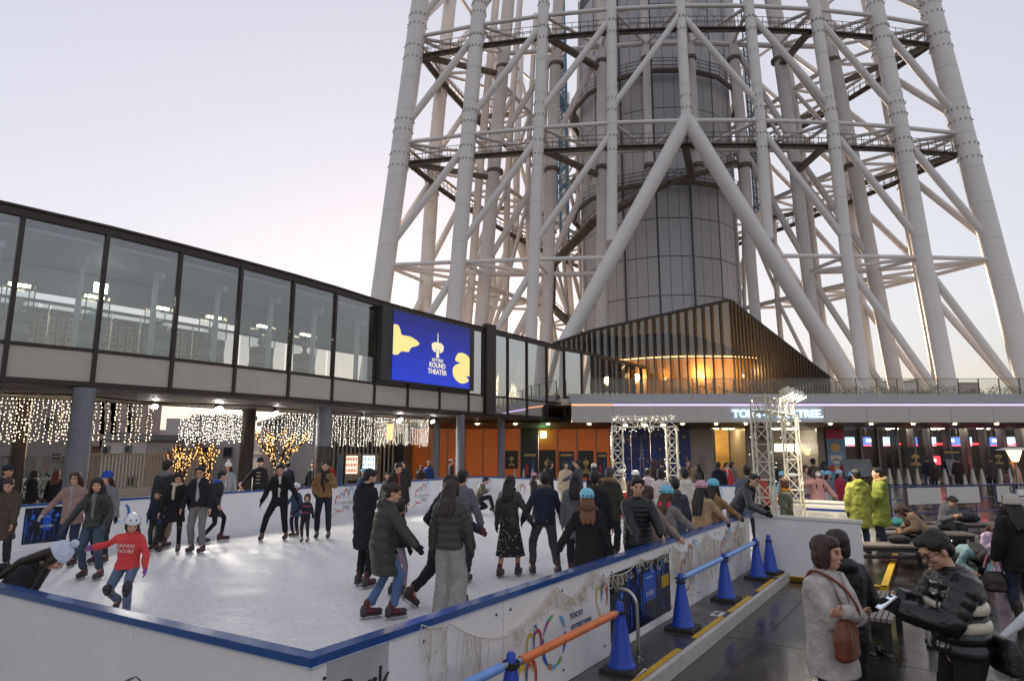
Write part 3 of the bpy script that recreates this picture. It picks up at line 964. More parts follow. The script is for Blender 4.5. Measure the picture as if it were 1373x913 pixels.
# grey wall, gold lit windows, shop front
fbox('wall_panel', 926, 957, 0, GZ, M_WALLGREY, t=.2)
fbox('wall_panel', 1001, 1036, 0, GZ, M_WALLGREY, t=.2)
fbox('wall_panel', 1098, 1107, 0, GZ, M_WALLGREY, t=.2)
nb = MB()
for r_ in range(7):
    p = DP(942, 612 + r_ * 3.4, GY - .02)
    nb.box((p.x - .02 * (r_ % 3), p.y, p.z), (.55 - .12 * (r_ % 3), .01, .03))
tag(nb.build('wall_notice', M_INK), 'faint lines of notice text on the grey wall beside the mural', 'notice')
sg = thing('shop_wall_sign', 'dark lettered sign on the pale wall behind the second truss', 'sign', (fx(1018), GY - .03, 2.6))
rr = random.Random(11)
for c_ in range(4):
    x0 = fx(1004 + c_ * 8)
    g = MB()
    for s_ in range(4):
        z = 3.0 - s_ * .1
        g.box((x0 + .16, GY - .03, z), (rr.uniform(.18, .3), .015, .028))
    for s_ in range(2):
        g.box((x0 + .08 + s_ * .16, GY - .035, 2.84), (.028, .015, .34))
    g.build('character', M_INK, sg)
M_FGLASS = glass('front_glass', (.86, .88, .86), ior=1.5)
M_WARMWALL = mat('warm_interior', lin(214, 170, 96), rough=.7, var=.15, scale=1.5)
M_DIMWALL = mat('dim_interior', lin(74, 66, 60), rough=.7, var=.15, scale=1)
M_INFLOOR = mat('interior_floor', lin(110, 92, 76), rough=.3, var=.1)
# rooms behind
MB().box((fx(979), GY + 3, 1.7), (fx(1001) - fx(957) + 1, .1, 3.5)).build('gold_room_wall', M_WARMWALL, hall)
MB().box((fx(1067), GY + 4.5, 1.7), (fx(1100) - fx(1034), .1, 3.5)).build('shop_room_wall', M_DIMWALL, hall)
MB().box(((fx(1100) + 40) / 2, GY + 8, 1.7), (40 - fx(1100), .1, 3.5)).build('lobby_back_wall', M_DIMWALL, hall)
MB().box((22, GY + 4.4, 3.5), (50, 8, .1)).build('interior_ceiling', mat('interior_ceiling', lin(120, 112, 104), rough=.6, var=.05), hall)
MB().box((22, GY + 4.4, .02), (50, 8.2, .04)).build('interior_floor', M_INFLOOR, hall)
for px in (1003, 1036, 955, 1104):
    MB().box((fx(px) + (.2 if px in (955,) else 0), GY + 2.6, 1.7), (.12, 5, 3.4)).build('partition', M_WALLGREY, hall)
M_ROOMLAMP = emit('room_lamp', (1, .74, .36), 14)
M_ROOMLAMP2 = emit('room_lamp_white', (1, .88, .72), 18)
for x_, m_ in ((fx(968), M_ROOMLAMP), (fx(990), M_ROOMLAMP), (fx(1055), M_ROOMLAMP2), (fx(1080), M_ROOMLAMP2), (25, M_ROOMLAMP2), (28, M_ROOMLAMP2), (31, M_ROOMLAMP2), (34, M_ROOMLAMP2)):
    MB().box((x_, GY + 1.6, 3.42), (.7, .22, .03)).build('ceiling_lamp', m_, hall)
for a, b in ((957, 979), (979, 1001), (1036, 1066), (1066, 1098)):
    fbox('window_pane', a, b, .1, GZ - .05, M_FGLASS, t=.02)
    fbox('window_mullion', b - .7, b + .7, 0, GZ, M_MULL, y=GY - .05, t=.12, inset=0)
# shop counter with lit sign
MB().box((fx(1083), GY + 3, 2.2), (1.6, .1, .5)).build('lit_shop_sign', emit('shop_sign', (1, .85, .6), 2.0), hall)
MB().box((fx(1060), GY + 2.5, .6), (3.0, .6, 1.2)).build('shop_counter', M_DIMWALL, hall)
# entrance: leaning mullions
ent = [1132, 1155, 1178, 1205, 1227, 1249, 1275, 1300, 1325, 1350, 1376, 1400, 1425]
for a, b in zip(ent[:-1], ent[1:]):
    x0, x1 = fx(a), fx(b)
    MB().add([(x0 + .05, GY, 0), (x1 - .05, GY, 0), (x1 - .05, GY + .02, GZ), (x0 + .05, GY + .02, GZ)], [(0, 1, 2, 3)]).build('entrance_pane', M_FGLASS, hall)
    MB().beam((x0, GY - .04, 0), (x0, GY - .04, GZ), .09, .2).build('entrance_mullion', M_MULL, hall)
    MB().box((x0 + .13, GY + .5, 1.7), (.1, .6, 3.4)).build('inner_pier', M_COLDARK, hall)
M_TV = [emit('departure_screen_%d' % i, c, .5) for i, c in enumerate((lin(150, 200, 235), lin(60, 92, 180), lin(215, 232, 245)))]
M_TVRED = emit('screen_red_bar', lin(235, 70, 70), .5)
for n_, (a, b, c_) in enumerate(((1134, 1154, 0), (1158, 1176, 1), (1185, 1192, 0), (1219, 1229, 1), (1239, 1254, 0), (1265, 1287, 1), (1292, 1302, 0), (1328, 1340, 1), (1345, 1360, 0))):
    q0, q1 = DP(a, 598, GY + 3), DP(b, 586, GY + 3)
    s_ = thing('hall_screen', 'lit blue ticket screen hanging in the entrance hall, ' + ORD[n_], 'screen', ((q0.x + q1.x) / 2, GY + 3, q0.z), 0, 'ticket screens in the entrance hall')
    w, h = q1.x - q0.x, q1.z - q0.z
    cx, cz = (q0.x + q1.x) / 2, (q0.z + q1.z) / 2
    MB().box((cx, GY + 3, cz), (w, .08, h)).build('display', M_TV[c_], s_)
    MB().box((cx, GY + 2.95, q0.z + .05), (w, .03, .08)).build('red_bar', M_TVRED, s_)
    MB().box((cx - w * .1, GY + 2.95, cz + h * .12), (w * .45, .03, h * .3)).build('text_block', M_TV[2], s_)
    for sx in (-.3, .3):
        MB().beam((cx + sx * w, GY + 3, q1.z), (cx + sx * w, GY + 3, 3.46), .03, .03).build('hanger', M_MULL, s_)
for n_, px in enumerate((1202, 1258, 1309, 1364)):
    q0 = DP(px, 595, GY + 1.2)
    r_ = thing('gate_lamp', 'red lit lamp bar over a ticket gate in the entrance hall, ' + ORD[n_], 'lamp', (q0.x, q0.y, q0.z), 0, 'red gate lamps')
    MB().box(q0, (.5, .06, .1)).build('red_bar', emit('gate_red', lin(255, 40, 46), 1.6), r_)
    MB().beam(q0 + Vector((0, 0, .05)), (q0.x, q0.y, 3.46), .03, .03).build('hanger', M_MULL, r_)
poster(1214, 1240, 599, 628, 0, 'black gold emblem poster on the entrance glass left of the pair')
poster(1327, 1350, 600, 626, 0, 'black gold emblem poster on the entrance glass at far right')
poster(1266, 1288, 602, 632, 1, 'dark night scene poster on the entrance glass')
rp = thing('red_lit_poster', 'bright red lit poster behind the entrance glass', 'poster', DP(1250, 622, GY + 1.5))
MB().box(DP(1250, 617, GY + 1.5), (1.05, .05, .55)).build('lit_face', emit('poster_red_lit', lin(225, 50, 60), .6), rp)
MB().box(DP(1250, 617, GY + 1.46), (.5, .02, .22)).build('print', M_TV[2], rp)
gp = thing('neon_figure_board', 'dark board with a glowing cream emblem behind the entrance glass', 'sign', DP(1199, 626, GY + 1.3))
MB().box(DP(1199, 617, GY + 1.3), (1.0, .05, .9)).build('board', M_POSTER, gp)
c0 = DP(1201, 617, GY + 1.25)
MB().prism([(-.1, -.28), (.05, -.28), (.0, -.1), (.16, -.16), (.2, -.06), (.06, .02), (.14, .12), (.05, .28), (-.1, .26), (-.14, .1), (-.02, .04), (-.16, -.06)], c0, (1, 0, 0), (0, 0, 1), .02).build('lit_emblem', emit('neon_cream', lin(255, 240, 200), 1.2), gp)
for px in (1148, 1168, 1290):
    q = G(px, 648, .05)
    b_ = thing('info_stand', 'grey leaning information board at the entrance glass, %s' % {1148: 'leftmost', 1168: 'second from the left', 1290: 'rightmost below the night poster'}[px], 'stand', (q.x, GY - .4, 0), 0, 'information boards at the entrance')
    MB().add([(q.x - .45, GY - .45, .45), (q.x + .45, GY - .45, .45), (q.x + .45, GY - .15, 1.5), (q.x - .45, GY - .15, 1.5), (q.x - .45, GY - .42, .43), (q.x + .45, GY - .42, .43), (q.x + .45, GY - .12, 1.48), (q.x - .45, GY - .12, 1.48)], [(0, 1, 2, 3), (7, 6, 5, 4), (0, 4, 5, 1), (2, 6, 7, 3), (0, 3, 7, 4), (1, 5, 6, 2)]).build('board', mat('info_board', lin(120, 128, 138), rough=.35, var=.25, scale=2), b_)
    for sx in (-.35, .35):
        MB().beam((q.x + sx, GY - .3, 0), (q.x + sx, GY - .35, .8), .05, .05).build('leg', M_MULL, b_)
# the tall banner, generic bright print
bn = thing('tall_banner', 'tall banner with pink head and blue picture field beside the entrance', 'banner', (fx(1120), GY - .15, 0))
fbox('banner_sheet', 1108, 1132, .1, 2.75, mat('banner_blue', lin(120, 158, 196), rough=.6, var=.2, scale=1.5), y=GY - .15, t=.03, parent=bn)
fbox('banner_head', 1108, 1132, 2.75, 3.35, mat('banner_pink', lin(190, 66, 110), rough=.6, var=.08), y=GY - .15, t=.03, parent=bn)
q = DP(1120, 600, GY - .16)
MB().prism(ring_pts(0, 0, .3, .28, 16), q, (1, 0, 0), (0, 0, 1), .006).build('print', M_PGOLD, bn)
MB().box((q.x, q.y, q.z - .62), (.7, .01, .3)).box((q.x, q.y, q.z - .85), (.4, .01, .3)).build('print', M_PWHITE, bn)
for k_, (dx, m_) in enumerate(((-.32, M_PRED), (.0, M_PGOLD), (.32, M_PRED))):
    MB().prism(ring_pts(0, 0, .17, .2, 12), (q.x + dx, q.y - .004 * k_, .95), (1, 0, 0), (0, 0, 1), .006).build('print', m_, bn)
# the lit sign
M_SIGN = emit('sign_letters', lin(190, 226, 255), .3)
sgn = thing('building_sign', 'lit white sign letters on the metal fascia above the entrance', 'sign', DP(1042, 560, FY - .1))
c = DP(1041.5, 554.5, FY - .12)
XX = [DP(px, 554, FY).x for px in (981, 1102)]
glyphs = [(ch, text_mesh(ch, .64, .05, M_SIGN, .01)) if ch != ' ' else (ch, None) for ch in 'TOKYO SKYTREE.']
wid = [(max(v.co.x for v in g.vertices) - min(v.co.x for v in g.vertices)) if g else .3 for ch, g in glyphs]
gapw = (XX[1] - XX[0] - sum(wid)) / (len(wid) - 1)
x_ = XX[0]
for (ch, g), w in zip(glyphs, wid):
    if g:
        x0_ = min(v.co.x for v in g.vertices); zlow = min(v.co.y for v in g.vertices)
        g.transform(Matrix.Translation((x_ - x0_, c.y, c.z - .23 - (zlow if ch == '.' else zlow))) @ Matrix.Rotation(math.pi / 2, 4, 'X'))
        put('letter', g, sgn)
    x_ += w + gapw
MB().box((c.x, FY - .04, c.z), (XX[1] - XX[0] + .1, .06, .05)).build('mounting_rail', M_PARAPET, sgn)

# ---------------------------------------------------------------- roof terrace behind
structure('roof_terrace', MB().box((50, 90, 4.9), (128, 104, .4)), mat('terrace_paving', lin(214, 200, 180), rough=.8, var=.1))
hedge = MB()
rh = random.Random(21)
for k in range(9000):
    x_ = rh.uniform(9.5, 34)
    if 12.5 < x_ < 12.9: continue
    dens = .35 + .2 * math.sin(x_ * 1.7) + .15 * math.sin(x_ * 5.1)
    y_ = FY + 2.2 + rh.uniform(-.4, .5)
    z_ = 5.3 + rh.random() ** 1.2 * (dens + .35) * (.75 if x_ > 22 else 1.0)
    a_ = rh.uniform(0, 6.28); l_ = rh.uniform(.05, .11)
    u_ = Vector((math.cos(a_), math.sin(a_), rh.uniform(-.4, .9))).normalized() * l_
    w_ = Vector((-math.sin(a_), math.cos(a_), rh.uniform(-.3, .3))) * l_ * .45
    p_ = Vector((x_, y_, z_))
    hedge.add([p_ - w_, p_ + w_, p_ + u_ + w_ * .2, p_ + u_ - w_ * .2], [(0, 1, 2, 3)])
tag(hedge.build('hedge', mat('hedge_leaf', lin(78, 62, 44), rough=.7, var=.5, scale=2)), 'low brown autumn hedge along the terrace edge', 'hedge', kind='stuff')
gr = thing('terrace_guard_rail', 'glass guard rail on thin posts along the roof terrace edge', 'guard rail', (20, FY + 1.7, 5.25))
for k in range(28):
    x_ = 4.8 + k * 1.25
    MB().beam((x_, FY + 1.7, 5.22), (x_, FY + 1.7, 6.35), .05, .05).build('post', M_MULL, gr)
    if k < 27:
        MB().box((x_ + .625, FY + 1.7, 5.85), (1.15, .012, .9)).build('glass_pane', M_FGLASS, gr)
MB().beam((4.8, FY + 1.7, 6.37), (38.5, FY + 1.7, 6.37), .05, .04).build('top_rail', M_MULL, gr)

# ---------------------------------------------------------------- glass pavilion at the foot of the shaft
M_FIN = mat('pavilion_fin', lin(58, 55, 54), rough=.55, metal=.1, var=.05)
M_PGLASS = glass('pavilion_glass', (.7, .72, .7), ior=2.1)
pav = thing('glass_pavilion', 'dark finned glass pavilion with sloping roofline at the foot of the tower shaft', 'building', (14.5, 47, 5.2))
PA, PC, PB_ = DP(742, 462, 54), DP(977, 404, 46), DP(1112, 508, 51)
PL0 = DP(796, 444, 52)
edge = [(PA, PL0), (PL0, PC), (PC, PB_)]
for (a, b), n in zip(edge, (8, 17, 30)):
    d = (b - a); d2 = Vector((d.x, d.y, 0)).normalized(); nn = Vector((d2.y, -d2.x, 0))
    for k in range(n):
        p, q = a.lerp(b, k / n), a.lerp(b, (k + 1) / n)
        g0, g1 = p + (q - p) * .04, p + (q - p) * .96
        MB().add([(g0.x, g0.y, 5.2), (g1.x, g1.y, 5.2), tuple(g1), tuple(g0)], [(0, 1, 2, 3)]).build('glass_pane', M_PGLASS, pav)
        fp = p + nn * .16
        MB().beam((fp.x, fp.y, 5.2), (fp.x, fp.y, p.z + .1), .07, .26).build('fin', M_FIN, pav)
    MB().beam(a + Vector((0, 0, .08)), b + Vector((0, 0, .08)), .3, .18).build('roof_edge', M_FIN, pav)
RB = [Vector((PA.x, PA.y + 12, PA.z)), Vector((PC.x, PC.y + 16, PC.z - .5)), Vector((PB_.x, PB_.y + 12, PB_.z))]
MB().add([PA, PL0, PC, PB_, RB[2], RB[1], RB[0]], [(6, 5, 4, 3, 2, 1, 0)]).build('roof', M_DIMWALL, pav)
# warm room inside: curved timber wall and lit ceiling cove
iw = MB(); cc = Vector((15.2, 59, 0))
arc = [Vector((cc.x + 9.5 * math.cos(t), cc.y + 9.0 * math.sin(t), 0)) for t in [R(200 + k * 8) for k in range(19)]]
for p, q in zip(arc[:-1], arc[1:]):
    iw.wallbar(p, q, 5.2, 9.2, .2)
uw = MB()
for p, q in zip(arc[:-1], arc[1:]):
    uw.wallbar(p, q, 9.35, 11.4, .25)
uw.build('dark_reflection_band', M_DIMWALL, pav)  # added dark band standing in for dark reflections above the warm wall
iw.build('timber_wall', mat('timber_wall', lin(222, 160, 84), rough=.5, var=.12, scale=2, stretch=(1, 1, .2)), pav)
MB().path([p + Vector((0, -.45 + 0 * p.x, 9.3)) for p in arc], .05, 6).build('cove_lamp', emit('cove_lamp', (1, .6, .25), .5), pav)
MB().path([p + Vector((0, -.5, 5.35)) for p in arc], .06, 6).build('floor_lamp', emit('floor_lamp', (1, .68, .32), 1.6), pav)

for k in range(4):  # added globes with point lights, put in to brighten the timber wall
    p = Vector((9.6 + k * 2.7, 51.6 - 1.05 * k, 7.6))
    MB().ell(p, (.12, .12, .12)).build('fill_globe', emit('fill_globe', (1, .7, .36), 1.5), pav, smooth=60)
    L_p = bpy.data.lights.new('fill_light', 'POINT'); L_p.energy = 42; L_p.color = (1, .66, .3); L_p.shadow_soft_size = .3
    lo = bpy.data.objects.new('fill_light', L_p); COL.objects.link(lo); lo.location = p + Vector((0, 0, .35)); lo.parent = pav; lo.matrix_parent_inverse = pav.matrix_basis.inverted()
# ================================================================ plaza, ice, boards
def wet_paving():
    m = bpy.data.materials.new('wet_paving'); m.use_nodes = True
    N, L = m.node_tree.nodes, m.node_tree.links
    p = N['Principled BSDF']
    tc = N.new('ShaderNodeTexCoord')
    big = N.new('ShaderNodeTexNoise'); big.inputs['Scale'].default_value = .9; big.inputs['Detail'].default_value = 6; big.inputs['Roughness'].default_value = .62; big.inputs['Distortion'].default_value = .6
    fine = N.new('ShaderNodeTexNoise'); fine.inputs['Scale'].default_value = 60; fine.inputs['Detail'].default_value = 4
    mid = N.new('ShaderNodeTexNoise'); mid.inputs['Scale'].default_value = 5; mid.inputs['Detail'].default_value = 6; mid.inputs['Roughness'].default_value = .7
    for n in (big, fine, mid): L.new(tc.outputs['Object'], n.inputs['Vector'])
    wet = N.new('ShaderNodeValToRGB'); wet.color_ramp.elements[0].position = .42; wet.color_ramp.elements[1].position = .6
    L.new(big.outputs['Fac'], wet.inputs[0])
    rg = N.new('ShaderNodeMapRange'); rg.inputs['To Min'].default_value = .04; rg.inputs['To Max'].default_value = .26
    p.inputs['Coat Weight'].default_value = .3; p.inputs['Coat Roughness'].default_value = .07
    L.new(wet.outputs[0], rg.inputs['Value']); L.new(rg.outputs[0], p.inputs['Roughness'])
    col = N.new('ShaderNodeMix'); col.data_type = 'RGBA'
    col.inputs['A'].default_value = lin(38, 33, 31); col.inputs['B'].default_value = lin(72, 64, 59)
    ad = N.new('ShaderNodeMath'); ad.operation = 'MULTIPLY'
    L.new(wet.outputs[0], ad.inputs[0]); L.new(mid.outputs['Fac'], ad.inputs[1]); L.new(ad.outputs[0], col.inputs['Factor'])
    L.new(col.outputs['Result'], p.inputs['Base Color'])
    mb_ = N.new('ShaderNodeMath'); mb_.operation = 'MULTIPLY'; L.new(fine.outputs['Fac'], mb_.inputs[0]); L.new(wet.outputs[0], mb_.inputs[1])
    ad2 = N.new('ShaderNodeMath'); ad2.operation = 'MULTIPLY_ADD'; ad2.inputs[1].default_value = 1.4; L.new(mid.outputs['Fac'], ad2.inputs[0]); L.new(mb_.outputs[0], ad2.inputs[2])
    bp = N.new('ShaderNodeBump'); bp.inputs['Strength'].default_value = .32; bp.inputs['Distance'].default_value = .012
    L.new(ad2.outputs[0], bp.inputs['Height']); L.new(bp.outputs[0], p.inputs['Normal'])
    return m
M_WET = wet_paving()
M_WETDARK = mat('wet_joint', lin(34, 32, 32), rough=.25, var=.1)
plaza = structure('plaza', MB().box((5, 22, -.05), (120, 60, .08)), M_WETDARK)
sl = 2.36
ang = math.atan2(.824, .566)
def slab_mesh():
    h = sl / 2 - .008
    return MB().box((0, 0, -.008), (2 * h, 2 * h, .016)).mesh('paving_slab', M_WET)
sm = slab_mesh()
for i in range(-3, 20):
    for j in range(-3, 20):
        u_, w_ = i * sl, -j * sl
        x_, y_ = .6 + .566 * u_ - .824 * w_ , 2.5 + .824 * u_ + .566 * w_
        if not (-1 < x_ < 34 and 1.0 < y_ < 40): continue
        o = bpy.data.objects.new('paving_slab', sm); COL.objects.link(o)
        o.parent = plaza; o.location = (x_, y_, 0); o.rotation_euler = (0, 0, ang)
V2 = lambda x, y: Vector((x, y, 0))
RA, RB_, RL, RE = V2(-1.16, 3.91), V2(4.28, 11.84), V2(-12.63, 10.46), V2(-1.42, 26.4)
RF, RF2 = V2(1.3, 24.5), V2(2.9, 22.9)
U, W_ = V2(.566, .824), V2(-.824, .566)
NOUT = V2(.824, -.566)
BT, DZ, IZ = 1.10, .14, .15                            # board top, deck, ice
def ice_mat():
    m = bpy.data.materials.new('ice'); m.use_nodes = True
    N, L = m.node_tree.nodes, m.node_tree.links
    p = N['Principled BSDF']
    tc = N.new('ShaderNodeTexCoord')
    n1 = N.new('ShaderNodeTexNoise'); n1.inputs['Scale'].default_value = .7; n1.inputs['Detail'].default_value = 7; n1.inputs['Distortion'].default_value = 1.2
    n2 = N.new('ShaderNodeTexNoise'); n2.inputs['Scale'].default_value = 14; n2.inputs['Detail'].default_value = 6; n2.inputs['Roughness'].default_value = .75
    mp = N.new('ShaderNodeMapping'); mp.inputs['Rotation'].default_value = (0, 0, .9); mp.inputs['Scale'].default_value = (1, 9, 1)
    n3 = N.new('ShaderNodeTexNoise'); n3.inputs['Scale'].default_value = 3.2; n3.inputs['Detail'].default_value = 8; n3.inputs['Distortion'].default_value = 2.5
    L.new(tc.outputs['Object'], n1.inputs['Vector']); L.new(tc.outputs['Object'], n2.inputs['Vector']); L.new(tc.outputs['Object'], mp.inputs['Vector']); L.new(mp.outputs[0], n3.inputs['Vector'])
    # thin skate cuts: narrow level lines of a stretched noise
    cut = N.new('ShaderNodeValToRGB'); e = cut.color_ramp.elements
    e[0].position = .462; e[0].color = (0, 0, 0, 1); e[1].position = .5; e[1].color = (1, 1, 1, 1)
    x = e.new(.538); x.color = (0, 0, 0, 1)
    L.new(n3.outputs['Fac'], cut.inputs[0])
    c1 = N.new('ShaderNodeMix'); c1.data_type = 'RGBA'; c1.inputs['A'].default_value = lin(222, 220, 222); c1.inputs['B'].default_value = lin(249, 246, 243)
    L.new(n1.outputs['Fac'], c1.inputs['Factor'])
    c2 = N.new('ShaderNodeMix'); c2.data_type = 'RGBA'; c2.inputs['B'].default_value = lin(150, 153, 168)
    s_ = N.new('ShaderNodeMath'); s_.operation = 'MULTIPLY'; s_.inputs[1].default_value = .8; L.new(cut.outputs[0], s_.inputs[0])
    L.new(s_.outputs[0], c2.inputs['Factor']); L.new(c1.outputs['Result'], c2.inputs['A']); L.new(c2.outputs['Result'], p.inputs['Base Color'])
    rg = N.new('ShaderNodeMapRange'); rg.inputs['From Min'].default_value = .35; rg.inputs['From Max'].default_value = .65; rg.inputs['To Min'].default_value = .42; rg.inputs['To Max'].default_value = .75
    L.new(n1.outputs['Fac'], rg.inputs['Value']); L.new(rg.outputs[0], p.inputs['Roughness'])
    ad = N.new('ShaderNodeMath'); ad.operation = 'MULTIPLY_ADD'; ad.inputs[1].default_value = .6
    L.new(n2.outputs['Fac'], ad.inputs[0]); L.new(cut.outputs[0], ad.inputs[2])
    bp = N.new('ShaderNodeBump'); bp.inputs['Strength'].default_value = .35; bp.inputs['Distance'].default_value = .01; L.new(ad.outputs[0], bp.inputs['Height']); L.new(bp.outputs[0], p.inputs['Normal'])
    return m
M_ICE = ice_mat()
ice_poly = [RA, RB_, V2(4.9, 12.7), V2(6.4, 14.9), V2(9.3, 18.9), V2(9.6, 20.4), V2(4.6, 20.6), RF2, RF, RE, RL]
structure('ice', MB().add([(p.x, p.y, IZ) for p in ice_poly], [tuple(range(len(ice_poly)))]), M_ICE)
# outer deck with painted edge
deck0, deck1 = RA + U * .2, RB_ + U * .35
dk = structure('rink_deck', MB().wallbar(deck0 + NOUT * .58, deck1 + NOUT * .58, 0.004, DZ, .57), mat('wet_deck', lin(74, 70, 70), rough=.3, var=.25, scale=3, rvar=.18, bump=.15))
put('kerb_facing', MB().wallbar(deck0 + NOUT * .59, deck1 + NOUT * .59, 0.003, DZ + .012, .06, -.05).mesh('kerb_facing', mat('white_kerb', lin(196, 190, 184), rough=.5, var=.12, scale=8)), dk)
M_YEL = mat('yellow_tape', lin(206, 164, 40), rough=.5, var=.25, scale=14)
L_ = (deck1 - deck0).length
s = .3
rt = random.Random(2)
while s < L_ - .5:
    w = rt.uniform(.7, 1.3)
    a, b = deck0 + U * s + NOUT * .56, deck0 + U * min(s + w, L_) + NOUT * .56
    put('yellow_strip', MB().wallbar(a, b, DZ + .001, DZ + .006, .07).mesh('yellow_strip', M_YEL), dk)
    s += w + rt.uniform(.15, .6)
M_BOARD = mat('white_board', lin(240, 237, 236), rough=.28, var=.05, scale=1.5, rvar=.08, bump=.03, bscale=5)
M_CAP = mat('blue_cap', lin(40, 78, 142), rough=.16, var=.1, scale=4, coat=.3)
M_CAPLINE = mat('cap_line', lin(196, 206, 226), rough=.3, var=0)
M_SCREW = mat('screw', lin(80, 80, 84), rough=.4, metal=.6, var=0)
def barrier(name, label, a, b, z0, width=1.85, cap=M_CAP, screws=False, t=.07, dz=0.0):
    """Boards from a to b; outward face lies to the right of a->b when side is 1."""
    o = thing(name, label, 'barrier', (a.x, a.y, z0))
    d = (b - a).normalized(); L = (b - a).length
    n = max(1, round(L / width))
    for k in range(n):
        p, q = a + d * (L * k / n + .004), a + d * (L * (k + 1) / n - .004)
        pn = MB().wallbar(p, q, z0, BT - .05, t, 0).build('panel', M_BOARD, o)
        if screws:
            nn = V2(d.y, -d.x)
            for u_ in (.05, .5, .95):
                for z in (BT - .14, z0 + .12):
                    c = p.lerp(q, u_) + nn * .003
                    MB().tube((c.x, c.y, z), (c.x + nn.x * .006, c.y + nn.y * .006, z), .011, .011, 8).build('screw', M_SCREW, pn)
    nn = V2(-d.y, d.x)
    c0, c1 = a - d * .02, b + d * .02
    MB().wallbar(c0, c1, BT - .048 + dz, BT + dz, t + .035, -.0175).build('cap_rail', cap, o)
    MB().wallbar(c0, c1, BT - .062, BT - .05, t + .02, -.01).build('cap_line', M_CAPLINE, o)
    return o
b_right = barrier('rink_barrier', 'white rink boards with blue cap rail beside the row of blue cones', RA, RB_, DZ, screws=True)
b_near = barrier('rink_barrier', 'plain white rink boards with blue cap across the lower left foreground', RL, RA, 0, width=4.2, dz=-.003)
b_back = barrier('rink_barrier', 'long white rink boards with rainbow logos along the bridge side', RE, RL, IZ, width=2.4, dz=-.006)
b_far = barrier('rink_barrier', 'short white rink boards at the far end before the orange wall', RF, RE, IZ, width=2.0, dz=.003)
b_far2 = barrier('rink_barrier', 'white boards turning towards the lit truss arch', RF2, RF, IZ, width=2.0, dz=-.003)
b_fr = barrier('rink_barrier', 'far white boards behind the helmeted children', V2(9.6, 20.4), V2(4.7, 20.6), IZ, width=2.4)
b_side = barrier('rink_barrier', 'white boards with blue cap beyond the second truss', V2(6.5, 15.1), V2(9.3, 18.9), IZ, width=2.0)
M_WARM = mat('counter_white', lin(232, 228, 216), rough=.4, var=.05)
gatec = barrier('gate_counter', 'square white counter block at the foot of the lit truss arch', V2(3.45, 17.5), V2(2.95, 17.75), IZ, cap=M_WARM, t=.6)
wall1 = barrier('gate_wall', 'tall white wall panel at the rink gate behind the grey coated woman', V2(4.36, 11.78), V2(5.72, 10.76), 0, width=4, cap=M_WARM)
wall2 = barrier('gate_wall', 'white gate wall carrying a notice with a blue stripe', V2(6.25, 15.0), V2(7.75, 14.0), .06, width=4, cap=M_WARM)
d2 = (V2(7.75, 14.0) - V2(6.25, 15.0)).normalized(); n2 = V2(d2.y, -d2.x)
nt = MB()
base = V2(6.25, 15.0) + n2 * .006
put('notice_sheet', MB().wallbar(base + d2 * .45, base + d2 * 1.75, .42, .98, .003, -.003).mesh('notice_sheet', M_PWHITE), wall2)
put('notice_stripe', MB().wallbar(base + d2 * .47, base + d2 * 1.73, .88, .93, .003, -.007).mesh('notice_stripe', mat('notice_blue', lin(44, 60, 130), rough=.5, var=0)), wall2)
for k in range(9):
    for c_ in (0, 1):
        nt.wallbar(base + d2 * (.5 + .62 * c_), base + d2 * (.5 + .62 * c_ + rt.uniform(.3, .52)), .82 - k * .042, .83 - k * .042, .002, -.008)
put('notice_text', nt.mesh('notice_text', mat('notice_ink', lin(150, 150, 152), rough=.6, var=0)), wall2)['kind'] = 'stuff'
# gate mat with yellow edging
mp_ = [V2(4.42, 11.72), V2(5.95, 10.55), V2(8.05, 13.75), V2(6.45, 14.95)]
gm = structure('gate_platform', MB().prism([(p.x, p.y) for p in mp_], (0, 0, .004), (1, 0, 0), (0, 1, 0), .08), mat('wet_mat', lin(64, 58, 50), rough=.12, var=.3, scale=2, rvar=.1, bump=.1))
for a, b in ((mp_[1], mp_[2]), (mp_[0].lerp(mp_[1], .05), mp_[1])):
    put('yellow_edge', MB().wallbar(a, b, .02, .1, .1, 0).mesh('yellow_edge', M_YEL), gm)
# ---------------------------------------------------------------- logos and prints on the boards
C_RED, C_YEL, C_BLU, C_ORA, C_CYA, C_GRN, C_GREY = [mat('print_' + n, lin(*c), rough=.4, var=.05) for n, c in (('red', (206, 60, 74)), ('yellow', (226, 188, 60)), ('blue', (66, 108, 190)), ('orange', (226, 138, 62)), ('cyan', (110, 180, 220)), ('green', (120, 180, 90)), ('grey', (158, 158, 166)))]
def stroke(pts, w0, w1=None):
    P = [Vector((x, y, 0)) for x, y in pts]
    n = len(P); Lft, Rgt = [], []
    for i, p in enumerate(P):
        d = (P[min(i + 1, n - 1)] - P[max(i - 1, 0)]).normalized()
        nn = Vector((-d.y, d.x, 0))
        t = i / (n - 1)
        w = (w0 * math.sin(math.pi * min(1, .12 + t * .88)) + .3 * w0) / 2
        Lft.append(p + nn * w); Rgt.append(p - nn * w)
    return [(p.x, p.y) for p in Lft + Rgt[::-1]]
def arc2(cx, cy, rx, ry, a0, a1, n=12): return [(cx + rx * math.cos(R(a0 + (a1 - a0) * k / n)), cy + ry * math.sin(R(a0 + (a1 - a0) * k / n))) for k in range(n + 1)]
